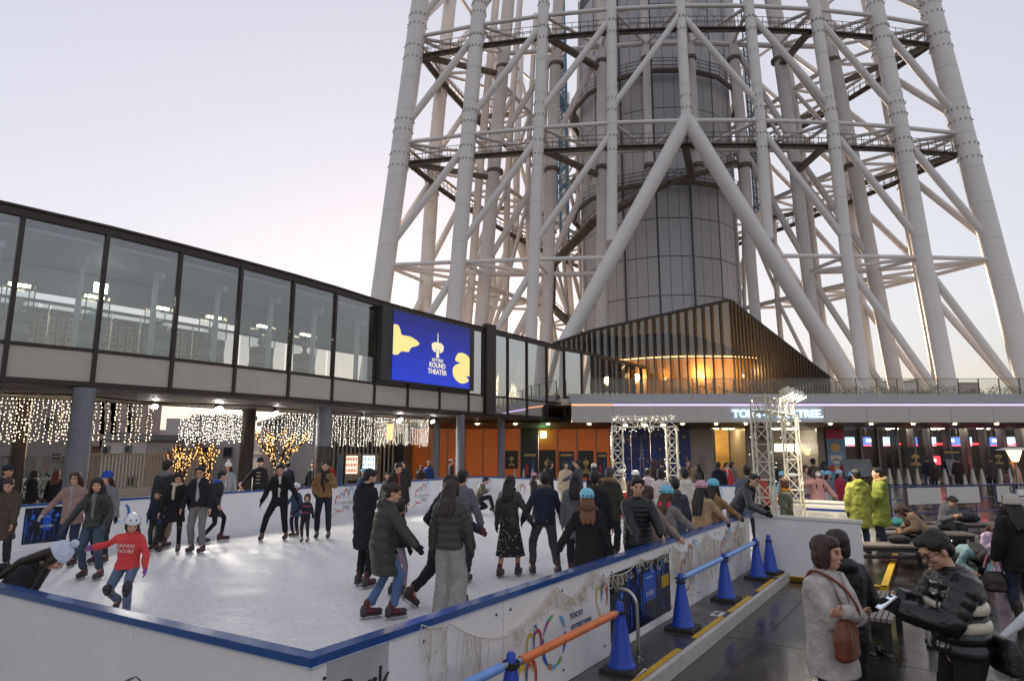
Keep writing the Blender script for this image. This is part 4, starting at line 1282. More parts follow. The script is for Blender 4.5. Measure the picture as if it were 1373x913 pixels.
class Surf:
    """A board face: origin at its left foot seen from outside, x along, y up."""
    def __init__(s, a, d, n, parent, z0): s.a, s.d, s.n, s.parent, s.z0 = a, d, n, parent, z0; s.k = 0
    def ribbon(s, pts, w, m, name='print'):
        s.k += 1
        n = len(pts); poly = stroke(pts, w)
        mb = MB()
        o = s.a + s.n * (.004 + .0012 * (s.k % 5)) + Vector((0, 0, s.z0))
        vs = [o + s.d * x + Vector((0, 0, y)) for x, y in poly]
        mb.add(vs, [(i, i + 1, 2 * n - 2 - i, 2 * n - 1 - i) for i in range(n - 1)])
        return mb.build(name, m, s.parent)
    def rect(s, x0, y0, x1, y1, m, lift=.004, name='print'):
        o = s.a + s.n * lift + Vector((0, 0, s.z0))
        return MB().add([o + s.d * x + Vector((0, 0, y)) for x, y in ((x0, y0), (x1, y0), (x1, y1), (x0, y1))], [(0, 1, 2, 3)]).build(name, m, s.parent)
    def text(s, t, x, y, size, m, lift=.006, bold=0.0):
        return text_on('lettering', t, size, s.a + s.d * x + s.n * lift + Vector((0, 0, s.z0 + y)), s.d, (0, 0, 1), m, s.parent, .001, bold)
    def loops(s, x, y, k=1.0):                       # the rainbow line of loops
        y = max(y, .1); k = min(k, (.86 - y) / .78)
        s.ribbon(arc2(x + .08 * k, y + .30 * k, .08 * k, .20 * k, 200, 20), .03 * k, C_RED)
        s.ribbon(arc2(x + .10 * k, y + .42 * k, .05 * k, .07 * k, 190, 10), .03 * k, C_ORA)
        s.ribbon(arc2(x + .27 * k, y + .42 * k, .08 * k, .16 * k, 190, -10), .03 * k, C_BLU)
        s.ribbon(arc2(x + .48 * k, y + .46 * k, .09 * k, .24 * k, 180, -15), .034 * k, C_RED)
        s.ribbon(arc2(x + .45 * k, y + .55 * k, .06 * k, .17 * k, 170, 60), .03 * k, C_YEL)
        s.ribbon(arc2(x + .70 * k, y + .50 * k, .09 * k, .26 * k, 180, -20), .034 * k, C_CYA)
        s.ribbon(arc2(x + .20 * k, y + .10 * k, .2 * k, .14 * k, 190, 350), .026 * k, C_RED)
        s.ribbon([(x - .3 * k, y - .22 * k), (x - .12 * k, y - .16 * k), (x + .08 * k, y - .05 * k), (x + .18 * k, y + .06 * k)], .022 * k, C_ORA)
        s.ribbon(arc2(x + .62 * k, y + .12 * k, .2 * k, .1 * k, 200, 300), .02 * k, C_CYA)
        s.text('ICE SKATING', x + .38 * k, y + .24 * k, .14 * k, C_GREY)
        s.text('PARK', x + .5 * k, y + .1 * k, .14 * k, C_GREY)
    def heart(s, x, y, k=1.0):
        y = min(y, .86 - .2 * k)
        s.ribbon(arc2(x - .06 * k, y, .07 * k, .13 * k, 20, 230), .03 * k, C_YEL)
        s.ribbon(arc2(x + .08 * k, y, .08 * k, .14 * k, 160, -60), .03 * k, C_RED)
        s.ribbon([(x - .1 * k, y - .08 * k), (x - .04 * k, y - .2 * k), (x, y - .26 * k), (x + .06 * k, y - .16 * k)], .02 * k, C_YEL)
        s.ribbon([(x, y - .05 * k), (x + .01 * k, y + .08 * k), (x, y + .2 * k)], .024 * k, C_BLU)
        s.ribbon(arc2(x + .02 * k, y + .14 * k, .05 * k, .06 * k, 100, -30), .02 * k, C_BLU)
def bd(s): return (RA + U * s)
SR = Surf(RA, U, NOUT, b_right, DZ)
LR = (RB_ - RA).length
M_NIGHT = mat('poster_night_blue', lin(16, 24, 48), rough=.25, var=.5, scale=3)
M_NIGHTGLOW = [mat('poster_glow_%d' % i, lin(*c), rough=.3, var=.2, scale=6) for i, c in enumerate(((34, 74, 170), (60, 112, 214), (26, 50, 120)))]
def px_on_board(px, py):                               # where a photo pixel meets the near right boards
    d = _ray(px, py); o = Vector((0, 0, CAM_H))
    t = (RA - o).dot(NOUT) / d.dot(NOUT)
    q = o + d * t
    return (q - RA).dot(U), q.z - DZ
def night_poster(sf, x0, y0, x1, y1, seed, words):
    r_ = random.Random(seed)
    sf.rect(x0, y0, x1, y1, M_NIGHT, .004, 'poster')
    w, h = x1 - x0, y1 - y0
    for k in range(34):
        x = x0 + r_.uniform(.03, .95) * w; y = y0 + r_.uniform(.02, .7) * h; hh = r_.uniform(.06, .34) * h; ww = r_.uniform(.008, .022) * w
        sf.rect(x, y, x + ww, min(y + hh, y1 - .01), M_NIGHTGLOW[k % 3], .0055 + .0003 * (k % 3))
    for k in range(10):
        cx, cy, rr_ = x0 + r_.uniform(.08, .92) * w, y0 + r_.uniform(.55, .93) * h, r_.uniform(.025, .06) * h
        o = sf.a + sf.n * .0068 + sf.d * cx + Vector((0, 0, sf.z0 + cy))
        MB().add([o + sf.d * (rr_ * math.cos(t)) + Vector((0, 0, rr_ * math.sin(t))) for t in [2 * math.pi * j / 14 for j in range(14)]], [tuple(range(14))]).build('print', M_NIGHTGLOW[k % 2], sf.parent)
    sf.rect(x0 + w * .5, y0 + h * .35, x0 + w * .72, y0 + h * .82, mat('poster_inset', lin(30, 84, 190), rough=.3, var=.3, scale=3), .0075)
    sf.text(words, x0 + w * .61, y0 + h * .46, h * .085, M_PWHITE, .009)
    sf.rect(x0 + w * .55, y0 + h * .72, x0 + w * .67, y0 + h * .735, M_PWHITE, .009)
q0, q1 = px_on_board(818, 800), px_on_board(897, 750)
night_poster(SR, q0[0], .1, q1[0], .80, 4, '青の洞窟')
SR.rect(q1[0] - .3, .42, q1[0] - .06, .56, M_YEL, .0085)
for px, py, kk in ((715, 865, .8), (705, 913, 1.0), (806, 800, .85)):
    x, y = px_on_board(px, py); SR.heart(x, y, kk)
x, y = px_on_board(743, 858)
for a0, a1, m, w in ((100, 160, C_CYA, .035), (95, 130, C_GRN, .03), (165, 240, C_BLU, .034), (60, 20, C_CYA, .03), (10, -40, C_BLU, .034), (235, 265, C_ORA, .04), (-50, -80, C_GRN, .03), (120, 150, C_RED, .02), (250, 285, C_CYA, .03)):
    SR.ribbon(arc2(x, y, .2, .22, a0, a1, 8), w, m)
SR.text('TOKYO', x + .42, y + .14, .075, mat('print_navy', lin(96, 102, 132), rough=.5, var=0), .006, .002)
SR.text('SKYTREE TOWN', x + .52, y + .04, .055, mat('print_navy', lin(50, 56, 90)), .006, .002)
for px, py in ((915, 785), (968, 755)):
    x, y = px_on_board(px, py); SR.loops(x, y - .05, 1.0)
x, y = px_on_board(1020 - 35, 735); SR.loops(x, y, .8)
# pen lettered sheet near the corner
SR.rect(.12, .5, .62, .9, mat('grey_sheet', lin(176, 172, 172), rough=.5, var=.15, scale=3), .004, 'grey_sheet')
SR.text('Park', .42, .68, .24, M_INK, .008)
SB = Surf(RL, (RE - RL).normalized(), V2(.818, -.575), b_back, IZ)
LBk = (RE - RL).length
dBk = SB.d
SB.n = V2(dBk.y, -dBk.x)                               # the side seen from the ice
SB.a = RL + SB.n * .07
def px_on_back(px, py):
    d = _ray(px, py); o = Vector((0, 0, CAM_H)); t = (RL - o).dot(SB.n) / d.dot(SB.n); q = o + d * t
    return (q - RL).dot(SB.d), q.z - IZ
for px in (448, 555, 610): 
    x, y = px_on_back(px, 668); SB.loops(x, .16, 1.0)
x, y = px_on_back(160, 690)
for a0, a1, m, w in ((100, 220, C_CYA, .05), (60, -60, C_BLU, .05), (230, 270, C_CYA, .04)):
    SB.ribbon(arc2(x, .62, .17, .2, a0, a1, 8), w, m)
SB.text('PARK', x + .3, .38, .16, C_GREY)
x0, x1 = px_on_back(30, 700)[0], px_on_back(80, 700)[0]
night_poster(SB, x0, .12, x1, .86, 9, '青の洞窟')
SF = Surf(RE, (RF - RE).normalized(), V2(-.566, -.824), b_far, IZ)
SF.n = V2(SF.d.y, -SF.d.x); SF.a = RE + SF.n * .07
SF.heart(1.6, .6, 1.4); SF.heart(2.2, .5, 1.2); SF.loops(.2, .3, 1)
S5 = Surf(V2(4.7, 20.6), (V2(9.6, 20.4) - V2(4.7, 20.6)).normalized(), V2(0, -1), b_fr, IZ); S5.a = S5.a + V2(0, -.07)
S5.loops(1.3, .25, 1.2); S5.loops(3.4, .25, 1.2)
# blue outline logo on the near boards
SN = Surf(RL, (RA - RL).normalized(), V2(0, 0), b_near, 0); SN.n = V2(SN.d.y, -SN.d.x); SN.a = RL
def px_on_near(px, py):
    d = _ray(px, py); o = Vector((0, 0, CAM_H)); t = (RL - o).dot(SN.n) / d.dot(SN.n); q = o + d * t
    return (q - RL).dot(SN.d), q.z
x, y = px_on_near(183, 906)
for a, b in (((x - .16, y - .07), (x, y)), ((x, y), (x + .22, y - .07)), ((x - .16, y - .07), (x + .0, y - .16)), ((x + .22, y - .07), (x + .06, y - .16))):
    SN.ribbon([a, ((a[0] + b[0]) / 2, (a[1] + b[1]) / 2), b], .012, mat('print_navy', lin(50, 56, 90)))
# ---------------------------------------------------------------- dead fairy-light garlands on the boards
M_WIRE = mat('clear_wire', lin(206, 196, 176), rough=.4, var=.25, scale=20)
rg_ = random.Random(8)
def garland(label, knots, drops, dense=1.0, drop=(.15, .55)):
    """knots: (s, height) along the right boards; wire sags between, strands hang from it."""
    mb = MB(); o = NOUT * .03
    pts = []
    for (s0, h0), (s1, h1) in zip(knots[:-1], knots[1:]):
        L = s1 - s0; n = 8
        for k in range(n):
            t = k / n
            pts.append((s0 + L * t, h0 + (h1 - h0) * t - .22 * L * 4 * t * (1 - t) * .35))
    pts.append(knots[-1])
    P = [RA + U * s_ + o + Vector((0, 0, DZ + h)) for s_, h in pts]
    mb.path(P, .0045, 5)
    tot = knots[-1][0] - knots[0][0]
    for k in range(int(drops * dense)):
        i = rg_.randrange(len(pts) - 1); t = rg_.random()
        s_ = pts[i][0] + (pts[i + 1][0] - pts[i][0]) * t; h = pts[i][1] + (pts[i + 1][1] - pts[i][1]) * t
        Lq = rg_.uniform(*drop)
        q = []; x_, y_ = s_, h
        for j in range(6):
            q.append(RA + U * x_ + NOUT * (.02 + rg_.uniform(0, .02)) + Vector((0, 0, DZ + y_)))
            x_ += rg_.uniform(-.025, .025); y_ -= Lq / 5
            if y_ < .06: break
        if len(q) > 2:
            mb.path(q, .003, 4)
            mb.ell(q[-1], (.008, .008, .012), None, 5, 4)
    tag(mb.build('string_lights', M_WIRE), label, 'string lights', 'string lights on the rink boards')
k0 = [px_on_board(*p) for p in ((495, 858), (600, 835), (680, 850))]
garland('unlit wire string lights drooping on the boards nearest the corner', [(max(s_, .9), h) for s_, h in k0], 26)
k0 = [px_on_board(*p) for p in ((682, 845), (742, 785), (765, 800), (792, 765), (820, 770), (855, 748), (893, 733))]
garland('tangled unlit string lights bunched above the dark blue poster', k0, 130, drop=(.03, .16))
k0 = [px_on_board(*p) for p in ((898, 730), (918, 738), (945, 714), (965, 722), (985, 706), (998, 700))]
garland('dense hanging string lights on the boards beside the far cones', k0, 130, drop=(.2, .6))
# ---------------------------------------------------------------- cones and bars
M_CONE = mat('cone_blue', lin(34, 72, 178), rough=.42, var=.12, scale=5, bump=.05)
M_RUB = mat('cone_rubber', lin(44, 42, 42), rough=.75, var=.2)
M_SILV = mat('cone_tip', lin(150, 156, 170), rough=.4, var=.1)
def cone_proto():
    c = thing('traffic_cone', 'x', 'traffic cone', (0, 0, 0), 0, 'blue cones along the rink boards')
    prof = [(.0, .14), (.01, .14), (.025, .13), (.04, .118), (.5, .042), (.58, .033), (.592, .024)]
    mb = MB().loft([[Vector((r * math.cos(2 * math.pi * k / 20), r * math.sin(2 * math.pi * k / 20), .05 + z)) for k in range(20)] for z, r in prof])
    put_local('cone_body', mb.mesh('cone_body', M_CONE, 50), c)
    w = MB()
    w.loft([[Vector((x * s_, y * s_, z)) for x, y in ((-.2, -.2), (.2, -.2), (.2, .2), (-.2, .2))] for z, s_ in ((0, .86), (.035, .86), (.05, .78))])
    put_local('weight_base', w.mesh('weight_base', M_RUB), c)
    put_local('bar_ring', MB().path([(.052 * math.cos(t), .052 * math.sin(t), .54) for t in [2 * math.pi * k / 12 for k in range(12)]], .012, 6, closed=True).mesh('bar_ring', M_RUB, 60), c)
    return c
cp = cone_proto()
cone_px = [(806, 893, 'blue traffic cone holding the right end of the orange bar'), (894, 840, 'blue traffic cone at the left end of the pale blue bars'), (956, 802, 'blue traffic cone between the two pale blue bars'), (1003, 772, 'blue traffic cone at the far end of the pale blue bars'), (1019, 762, 'blue traffic cone alone against the gate wall corner')]
cones = []
for i, (px, py, lab) in enumerate(cone_px):
    c = cp if i == 0 else copy_tree(cp)
    p = G(px, py, DZ)
    s_ = (p - RA).dot(U)
    if i == 4: s_ = 9.38
    if i == 3: s_ = min(s_, 8.8)
    p = RA + U * s_ + NOUT * (.30 if i < 4 else .37)
    c.location = (p.x, p.y, DZ); c.rotation_euler = (0, 0, ang + (.1 - .06 * i)); c['label'] = lab
    cones.append(p)
cn = copy_tree(cp)
pn = RA + U * ((cones[0] - RA).dot(U) - 1.9) + NOUT * .3
cn.location = (pn.x, pn.y, DZ); cn.rotation_euler = (0, 0, ang); cn['label'] = 'nearest blue traffic cone, only its tip in view at the bottom edge'
M_BARO = mat('orange_bar', lin(222, 120, 62), rough=.45, var=.1, bump=.1)
M_BARB = mat('pale_blue_bar', lin(116, 160, 226), rough=.35, var=.08)
def bar(a, b, m, label, z=.58):
    A, B = a + Vector((0, 0, DZ + z)), b + Vector((0, 0, DZ + z))
    d = (B - A).normalized()
    o = thing('cone_bar', label, 'bar', A, 0, 'bars between the cones')
    MB().tube(A + d * .13, B - d * .13, .034, .034, 14).build('bar_tube', m, o, smooth=40)
    for p, q in ((A + d * .055, A + d * .135), (B - d * .055, B - d * .135)):
        MB().tube(p, q, .018, .026, 10).build('end_clip', M_SILV, o, smooth=40)
    for c in (A, B):
        MB().path([(c.x + .06 * math.cos(t), c.y + .06 * math.sin(t), c.z) for t in [2 * math.pi * k / 12 for k in range(12)]], .01, 6, closed=True).build('loop', M_RUB, o, smooth=60)
bar(pn, cones[0], M_BARO, 'orange foam bar between the two nearest cones', .55)
bar(pn - U * 1.9, pn, M_BARB, 'blue bar running out of the bottom edge from the nearest cone', .57)
bar(cones[1], cones[2], M_BARB, 'pale blue bar in front of the rainbow logo, nearer one')
bar(cones[2], cones[3], M_BARB, 'pale blue bar further along towards the gate wall')
# steel hoop rail
q = G(849, 880, DZ); s_ = (q - RA).dot(U)
M_STEELTUBE = mat('stainless_tube', lin(176, 172, 166), rough=.18, metal=1.0, var=.05)
hp = [RA + U * s_ + NOUT * .012 + Vector((0, 0, DZ + .66)), RA + U * s_ + NOUT * .1 + Vector((0, 0, DZ + .66)), RA + U * s_ + NOUT * .2 + Vector((0, 0, DZ + .64)), RA + U * s_ + NOUT * .265 + Vector((0, 0, DZ + .56)), RA + U * s_ + NOUT * .28 + Vector((0, 0, DZ + .42)), RA + U * s_ + NOUT * .28 + Vector((0, 0, DZ))]
hr = thing('hoop_rail', 'bent stainless steel hoop rail fixed to the boards beside the poster', 'handrail', RA + U * s_ + NOUT * .28 + Vector((0, 0, DZ)))
MB().path(curve3(hp, 6), .019, 12).build('tube', M_STEELTUBE, hr, smooth=60)
f = RA + U * s_ + NOUT * .28
MB().tube((f.x, f.y, DZ), (f.x, f.y, DZ + .012), .05, .05, 14).build('foot_plate', M_STEELTUBE, hr, smooth=40)
MB().box(RA + U * s_ + NOUT * .008 + Vector((0, 0, DZ + .66)), (.07, .02, .12), ang).build('wall_plate', M_RUB, hr)
for px, py in ((838, 897), (957, 822)):
    q = G(px, py, DZ)
    s2 = (q - RA).dot(U); c = RA + U * s2 + NOUT * .43
    fl = thing('floor_notice', 'small white printed notice on the rink deck beside %s' % ('the hoop rail' if px < 900 else 'the middle cone'), 'notice', (c.x, c.y, DZ))
    put_local('sheet', MB().box((0, 0, .004), (.26, .14, .004), ang).mesh('sheet', M_PWHITE), fl)
    put_local('text_line', MB().box((0, .0, .008), (.18, .03, .002), ang).box((-.025, .035, .008), (.12, .015, .002), ang).mesh('text_line', M_INK), fl)
# ================================================================ behind the bridge: houses, fence, trees, lights, machines
M_WIN = mat('dark_window', lin(52, 52, 58), rough=.15, var=.2, scale=2)
M_FRAMEW = mat('window_frame_grey', lin(140, 136, 134), rough=.5, var=.05)
def block(label, px0, px1, py0, y, depth, m, wins=(), balcony=False, z_base=0.0, roof=True, group=None):
    a, b = DP(px0, 600, y), DP(px1, 600, y); z1 = DP((px0 + px1) / 2, py0, y).z
    o = thing('apartment_house', label, 'building', ((a.x + b.x) / 2, y + depth / 2, z_base), 0, group)
    MB().box(((a.x + b.x) / 2, y + depth / 2, (z_base + z1) / 2), (b.x - a.x, depth, z1 - z_base)).build('wall', m, o)
    if roof:
        MB().box(((a.x + b.x) / 2, y + depth / 2, z1 + .15), (b.x - a.x + .3, depth + .3, .3)).build('parapet', M_FRAMEW, o)
    for (wx0, wx1, wy0, wy1) in wins:
        p, q = DP(wx0, wy1, y), DP(wx1, wy0, y)
        f = MB().box(((p.x + q.x) / 2, y - .02, (p.z + q.z) / 2), (q.x - p.x + .16, .1, q.z - p.z + .16)).build('window', M_FRAMEW, o)
        MB().box(((p.x + q.x) / 2, y - .075, (p.z + q.z) / 2), (q.x - p.x, .02, q.z - p.z)).build('pane', M_WIN, f)
        if balcony:
            MB().box(((p.x + q.x) / 2, y - .5, p.z - .1), (q.x - p.x + .6, 1.0, .12)).build('balcony', m, o)
            MB().box(((p.x + q.x) / 2, y - .98, p.z + .35), (q.x - p.x + .6, .06, .8)).build('balcony_front', m, o)
    return o
M_H1 = mat('stucco_rose_grey', lin(176, 160, 154), rough=.85, var=.08, scale=1, bump=.1)
M_H2 = mat('stucco_grey', lin(182, 174, 170), rough=.85, var=.08, scale=1, bump=.1)
M_H3 = mat('stucco_white', lin(206, 196, 190), rough=.85, var=.06, scale=1, bump=.1)
M_H4 = mat('dark_cladding', lin(132, 122, 118), rough=.6, var=.1)
wins1 = [(x, x + 10, y, y + 9) for y in (541, 556, 571, 586) for x in (122, 137, 152, 166)]
block('rose grey apartment block with rows of dark windows behind the light curtain', 118, 180, 524, 44, 3, M_H1, wins1, True)
block('dark low house behind the thick bridge column at the left edge', -60, 92, 530, 36, 2, M_H4, [(16, 30, 600, 622), (60, 72, 560, 578), (70, 84, 608, 616), (-20, 0, 560, 580)])
block('small white house with two little windows behind the fence', 136, 196, 590, 33, 6, M_H3, [(139, 146, 599, 608), (169, 175, 598, 605), (172, 180, 640, 650)])
block('pale two storey house right of the white house', 196, 250, 604, 40, 6, M_H2, [(198, 212, 614, 622), (216, 221, 616, 622)])
block('plain grey block filling the gap behind the amber column', 256, 322, 562, 42, 2, M_H2, [(268, 280, 600, 612), (300, 312, 600, 612)])
for px0, px1, py in ((203, 222, 590), (222, 262, 596)):
    block('far hazy rooftop below the sunset gap, %s one' % ('left' if px0 == 203 else 'right'), px0, px1, py, 120, 10, M_H2)
# grey hall with rising eave
hb = thing('slant_roof_hall', 'grey hall with a rising eave and slatted front behind the vending machines', 'building', DP(450, 640, 40))
q = [DP(354, 571, 46), DP(440, 545, 38), DP(545, 530, 38)]
for a, b in zip(q[:-1], q[1:]):
    MB().add([(a.x, a.y, 0), (b.x, b.y, 0), (b.x, b.y, b.z), (a.x, a.y, a.z), (a.x - 2, a.y + 8, 0), (b.x, b.y + 8, 0), (b.x, b.y + 8, b.z), (a.x - 2, a.y + 8, a.z)], [(0, 1, 2, 3), (3, 2, 6, 7), (5, 4, 7, 6), (0, 3, 7, 4), (1, 5, 6, 2)]).build('wall', M_H2 if a.y > 40 else M_H4, hb)
    MB().beam(a + Vector((0, -.3, .1)), b + Vector((0, -.3, .1)), .8, .25).build('eave', M_FRAMEW, hb)
M_SLAT = mat('pale_slat', lin(150, 142, 130), rough=.5, var=.12)
for k in range(17):
    x_ = DP(438 + k * 5.6, 600, 37.5).x
    MB().box((x_, 37.5, 1.7), (.1, .3, 3.4)).build('slat', M_SLAT, hb)
MB().box((DP(525, 600, 37.8).x, 37.85, 1.5), (1.3, .1, 3.0)).build('door_opening', mat('dark_opening', (.01, .01, .012), rough=.5, var=0), hb)
lb = MB().box((DP(523, 585, 37).x, 36.9, 3.1), (.3, .3, .9)).build('amber_lantern', emit('amber_lantern', (1, .42, .1), .3), hb)
# fence of upright bars and glass balustrade at the left
fa, fb = G(120, 668, .15), G(256, 664, .15)
fa, fb = Vector((-15.8, 22.6, 0)), Vector((-12.6, 27.2, 0))
fn = thing('bar_fence', 'beige fence of thin upright bars behind the back boards', 'fence', (fa.x, fa.y, 0))
M_BAR = mat('fence_bar', lin(176, 164, 148), rough=.5, var=.08)
n = 46
for k in range(n):
    p = fa.lerp(fb, k / (n - 1))
    MB().beam((p.x, p.y, .75), (p.x, p.y, 2.0), .04, .06).build('bar', M_BAR, fn)
for z in (.75, 2.0):
    MB().beam(fa + Vector((0, 0, z)), fb + Vector((0, 0, z)), .06, .06).build('rail', M_BAR, fn)
MB().wallbar(fa, fb, 0, .7, .15).build('base_wall', M_H3, fn)
ga, gb = Vector((-17.6, 17.4, 0)), Vector((-14.6, 21.2, 0))
gl = thing('glass_balustrade', 'tall glass balustrade with steel top behind the left boards', 'balustrade', (ga.x, ga.y, 0))
for k in range(3):
    p, q_ = ga.lerp(gb, k / 3 + .008), ga.lerp(gb, (k + 1) / 3 - .008)
    MB().wallbar(p, q_, .2, 1.95, .02).build('glass_pane', M_FGLASS, gl)
    MB().beam((p.x, p.y, 0), (p.x, p.y, 1.97), .05, .05).build('post', M_MULL, gl)
MB().beam(ga + Vector((0, 0, 1.98)), gb + Vector((0, 0, 1.98)), .05, .04).build('top_rail', M_MULL, gl)
# dark clipped shrubs behind the glass
sh = MB(); rs = random.Random(31)
for k in range(7000):
    t = rs.random(); p = ga.lerp(gb, t) + Vector((-1.4 + rs.uniform(-.5, .5), 1.0 + rs.uniform(-.5, .5), 0))
    z = .2 + 1.2 * rs.random() * (.8 + .2 * math.sin(t * 21))
    a_ = rs.uniform(0, 6.28); l_ = rs.uniform(.06, .12)
    u_ = Vector((math.cos(a_), math.sin(a_), rs.uniform(-.3, .9))) * l_; w_ = Vector((-math.sin(a_), math.cos(a_), 0)) * l_ * .4
    c = Vector((p.x, p.y, z)); sh.add([c - w_, c + w_, c + u_], [(0, 1, 2)])
tag(sh.build('clipped_hedge', mat('dark_leaf', lin(48, 58, 40), rough=.6, var=.4, scale=3)), 'dark green clipped hedge behind the glass balustrade', 'hedge', kind='stuff')
# ---------------------------------------------------------------- curtains of fairy lights
M_FAIRY = emit('fairy_light', (1, .82, .55), 1.5, sample=False)
M_FAIRYW = emit('fairy_light_cool', (1, .92, .78), 1.5, sample=False)
M_AMBER = emit('fairy_light_amber', (1, .5, .14), 1.3, sample=False)
def octa(mb, c, r):
    x, y, z = c
    mb.add([(x + r, y, z), (x - r, y, z), (x, y + r, z), (x, y - r, z), (x, y, z + r), (x, y, z - r)], [(0, 2, 4), (2, 1, 4), (1, 3, 4), (3, 0, 4), (2, 0, 5), (1, 2, 5), (3, 1, 5), (0, 3, 5)])
rf = random.Random(13)
def back_curve(t, w):
    n = len(ST) - 1; i = min(int(t), n - 1); f = t - i
    return (ST[i] - nrm(i) * w).lerp(ST[i + 1] - nrm(i + 1) * w, f)
def curtain(t0, t1, w, zt, zb, dx, label, m, jit=.0):
    mb = MB(); wires = MB(); t = t0
    while t < t1:
        p = back_curve(t, w); seg = (ST[min(int(t) + 1, len(ST) - 1)] - ST[int(t)]).length
        L = (zt - zb) * rf.uniform(.82, 1.0); z = zt
        wires.beam((p.x, p.y, zt), (p.x, p.y, zt - L), .008, .008)
        while z > zt - L:
            octa(mb, (p.x + rf.uniform(-.03, .03), p.y + rf.uniform(-.03, .03), z), rf.uniform(.011, .02))
            z -= rf.uniform(.07, .15)
        t += dx * rf.uniform(.6, 1.4) / seg
    o = thing('light_curtain', label, 'fairy lights', back_curve(t0, w) + Vector((0, 0, zb)), 0, 'fairy light curtains under the footbridge')
    tag(mb.build('bulbs', m, o), kind='stuff'); tag(wires.build('wires', M_WIRE, o), kind='stuff')
curtain(3.3, 4.6, 4.4, 3.7, 2.3, .1, 'dense warm fairy light curtain left of the thick bridge column', M_FAIRY)
curtain(4.85, 6.0, 4.4, 3.68, 2.3, .19, 'thin fairy light curtain in front of the apartment block windows', M_FAIRY)
curtain(6.45, 7.9, 4.4, 3.68, 2.3, .08, 'bright white fairy light curtain left of the amber column', M_FAIRYW)
curtain(8.3, 9.6, 4.4, 3.68, 2.3, .15, 'fairy light curtain above the right tree with amber lights', M_FAIRYW)
curtain(9.6, 11.2, 4.4, 3.68, 2.25, .17, 'fairy light curtain above the vending machines', M_FAIRYW)
curtain(11.2, 14, 4.4, 3.68, 2.2, .12, 'right end fairy light curtain next to the orange wall', M_FAIRYW)
# ---------------------------------------------------------------- small bare trees wound with amber lights
M_BARK = mat('bark', lin(70, 56, 46), rough=.8, var=.25, scale=9, bump=.4)
def lit_tree(base, h, seed, label, n0=5, sprd=.62):
    r_ = random.Random(seed)
    o = thing('lit_tree', label, 'tree', base)
    trunk = MB(); br = MB(); lights = MB(); lv = MB()
    top = base + Vector((r_.uniform(-.1, .1), r_.uniform(-.1, .1), h * .34))
    trunk.path([base, base.lerp(top, .5) + Vector((.04, 0, 0)), top], [.12, .095, .08], 8)
    def wind(a, b, rad):
        L = (b - a).length; k = int(L / .05)
        for j in range(k):
            if r_.random() < .5:
                p = a.lerp(b, j / k); octa(lights, p + Vector((r_.uniform(-rad, rad), r_.uniform(-rad, rad), r_.uniform(-rad, rad))), r_.uniform(.012, .021))
    def grow(p, d, L, rad, lvl):
        q = p + d * L; mid = p.lerp(q, .5) + Vector((r_.uniform(-.06, .06), r_.uniform(-.06, .06), 0)) * L
        br.path([p, mid, q], [rad, rad * .8, rad * .6], 6)
        wind(p, mid, rad + .05); wind(mid, q, rad + .05)
        if lvl:
            for _ in range(3 if lvl > 1 else 2):
                nd = (d + Vector((r_.uniform(-1.1, 1.1) * sprd, r_.uniform(-1.1, 1.1) * sprd, r_.uniform(-.05, .6)))).normalized()
                grow(q, nd, L * r_.uniform(.6, .8), rad * .6, lvl - 1)
        else:
            for _ in range(7):
                c = q + Vector((r_.uniform(-.15, .15), r_.uniform(-.15, .15), r_.uniform(-.2, .1)))
                lv.add([c, c + Vector((.05, .02, -.03)), c + Vector((.02, .05, -.06))], [(0, 1, 2)])
    wind(base + Vector((0, 0, .2)), top, .16)
    for k in range(n0):
        a = 2 * math.pi * k / n0 + r_.uniform(-.3, .3)
        grow(top - Vector((0, 0, r_.uniform(0, .4))), Vector((math.cos(a) * sprd, math.sin(a) * sprd, .78)).normalized(), h * .24, .05, 2)
    trunk.build('trunk', M_BARK, o, smooth=60); br.build('crown', M_BARK, o, smooth=60)
    tag(lights.build('fairy_lights', M_AMBER, o), kind='stuff'); tag(lv.build('leaves', mat('dry_leaf', lin(110, 84, 44), rough=.7, var=.4), o), kind='stuff')
p = DP(246, 640, 25.5); lit_tree(Vector((p.x, p.y, 0)), 2.9, 41, 'bare tree wound with amber lights left of the amber column, nearer its left', 5, .26)
p = DP(276, 640, 27.0); lit_tree(Vector((p.x, p.y, 0)), 2.9, 47, 'slim lit tree just left of the amber column', 4, .22)
p = DP(376, 640, 29.0); lit_tree(Vector((p.x, p.y, 0)), 3.9, 43, 'wider lit tree with amber lights right of the amber column', 7)
# ---------------------------------------------------------------- floodlamps under the bridge
M_FLOOD = emit('flood_lamp', (1, .95, .86), 18)
def floodlamp(px, py, y, r, label, power):
    c = DP(px, py, y)
    o = thing('floodlight', label, 'lamp', c, 0, 'floodlights under the footbridge')
    n = Vector((.6, -.5, -.85)).normalized()
    MB().tube(c, c - n * .16, r * 1.25, r * .7, 16).build('housing', M_FRAME, o, smooth=40)
    MB().tube(c + n * .006, c + n * .02, r, r, 16).build('lens', M_FLOOD, o, smooth=40)
    MB().beam(c - n * .1, (c.x - n.x * .1, c.y - n.y * .1, 3.8), .04, .04).build('bracket', M_FRAME, o)
    L = bpy.data.lights.new('floodlight_beam', 'SPOT'); L.energy = power; L.spot_size = R(112); L.spot_blend = .8; L.shadow_soft_size = .6; L.color = (1, .94, .84)
    lo = bpy.data.objects.new('floodlight_beam', L); COL.objects.link(lo); lo.location = c + n * .06; lo.rotation_euler = n.to_track_quat('-Z', 'Y').to_euler()
    lo.parent = o; lo.matrix_parent_inverse = o.matrix_basis.inverted()
FLOOD = 230
floodlamp(207, 545, 21.2, .1, 'floodlight in front of the sunset gap under the bridge', FLOOD)
floodlamp(293, 549, 22.6, .15, 'brightest floodlight above the white light curtain', FLOOD)
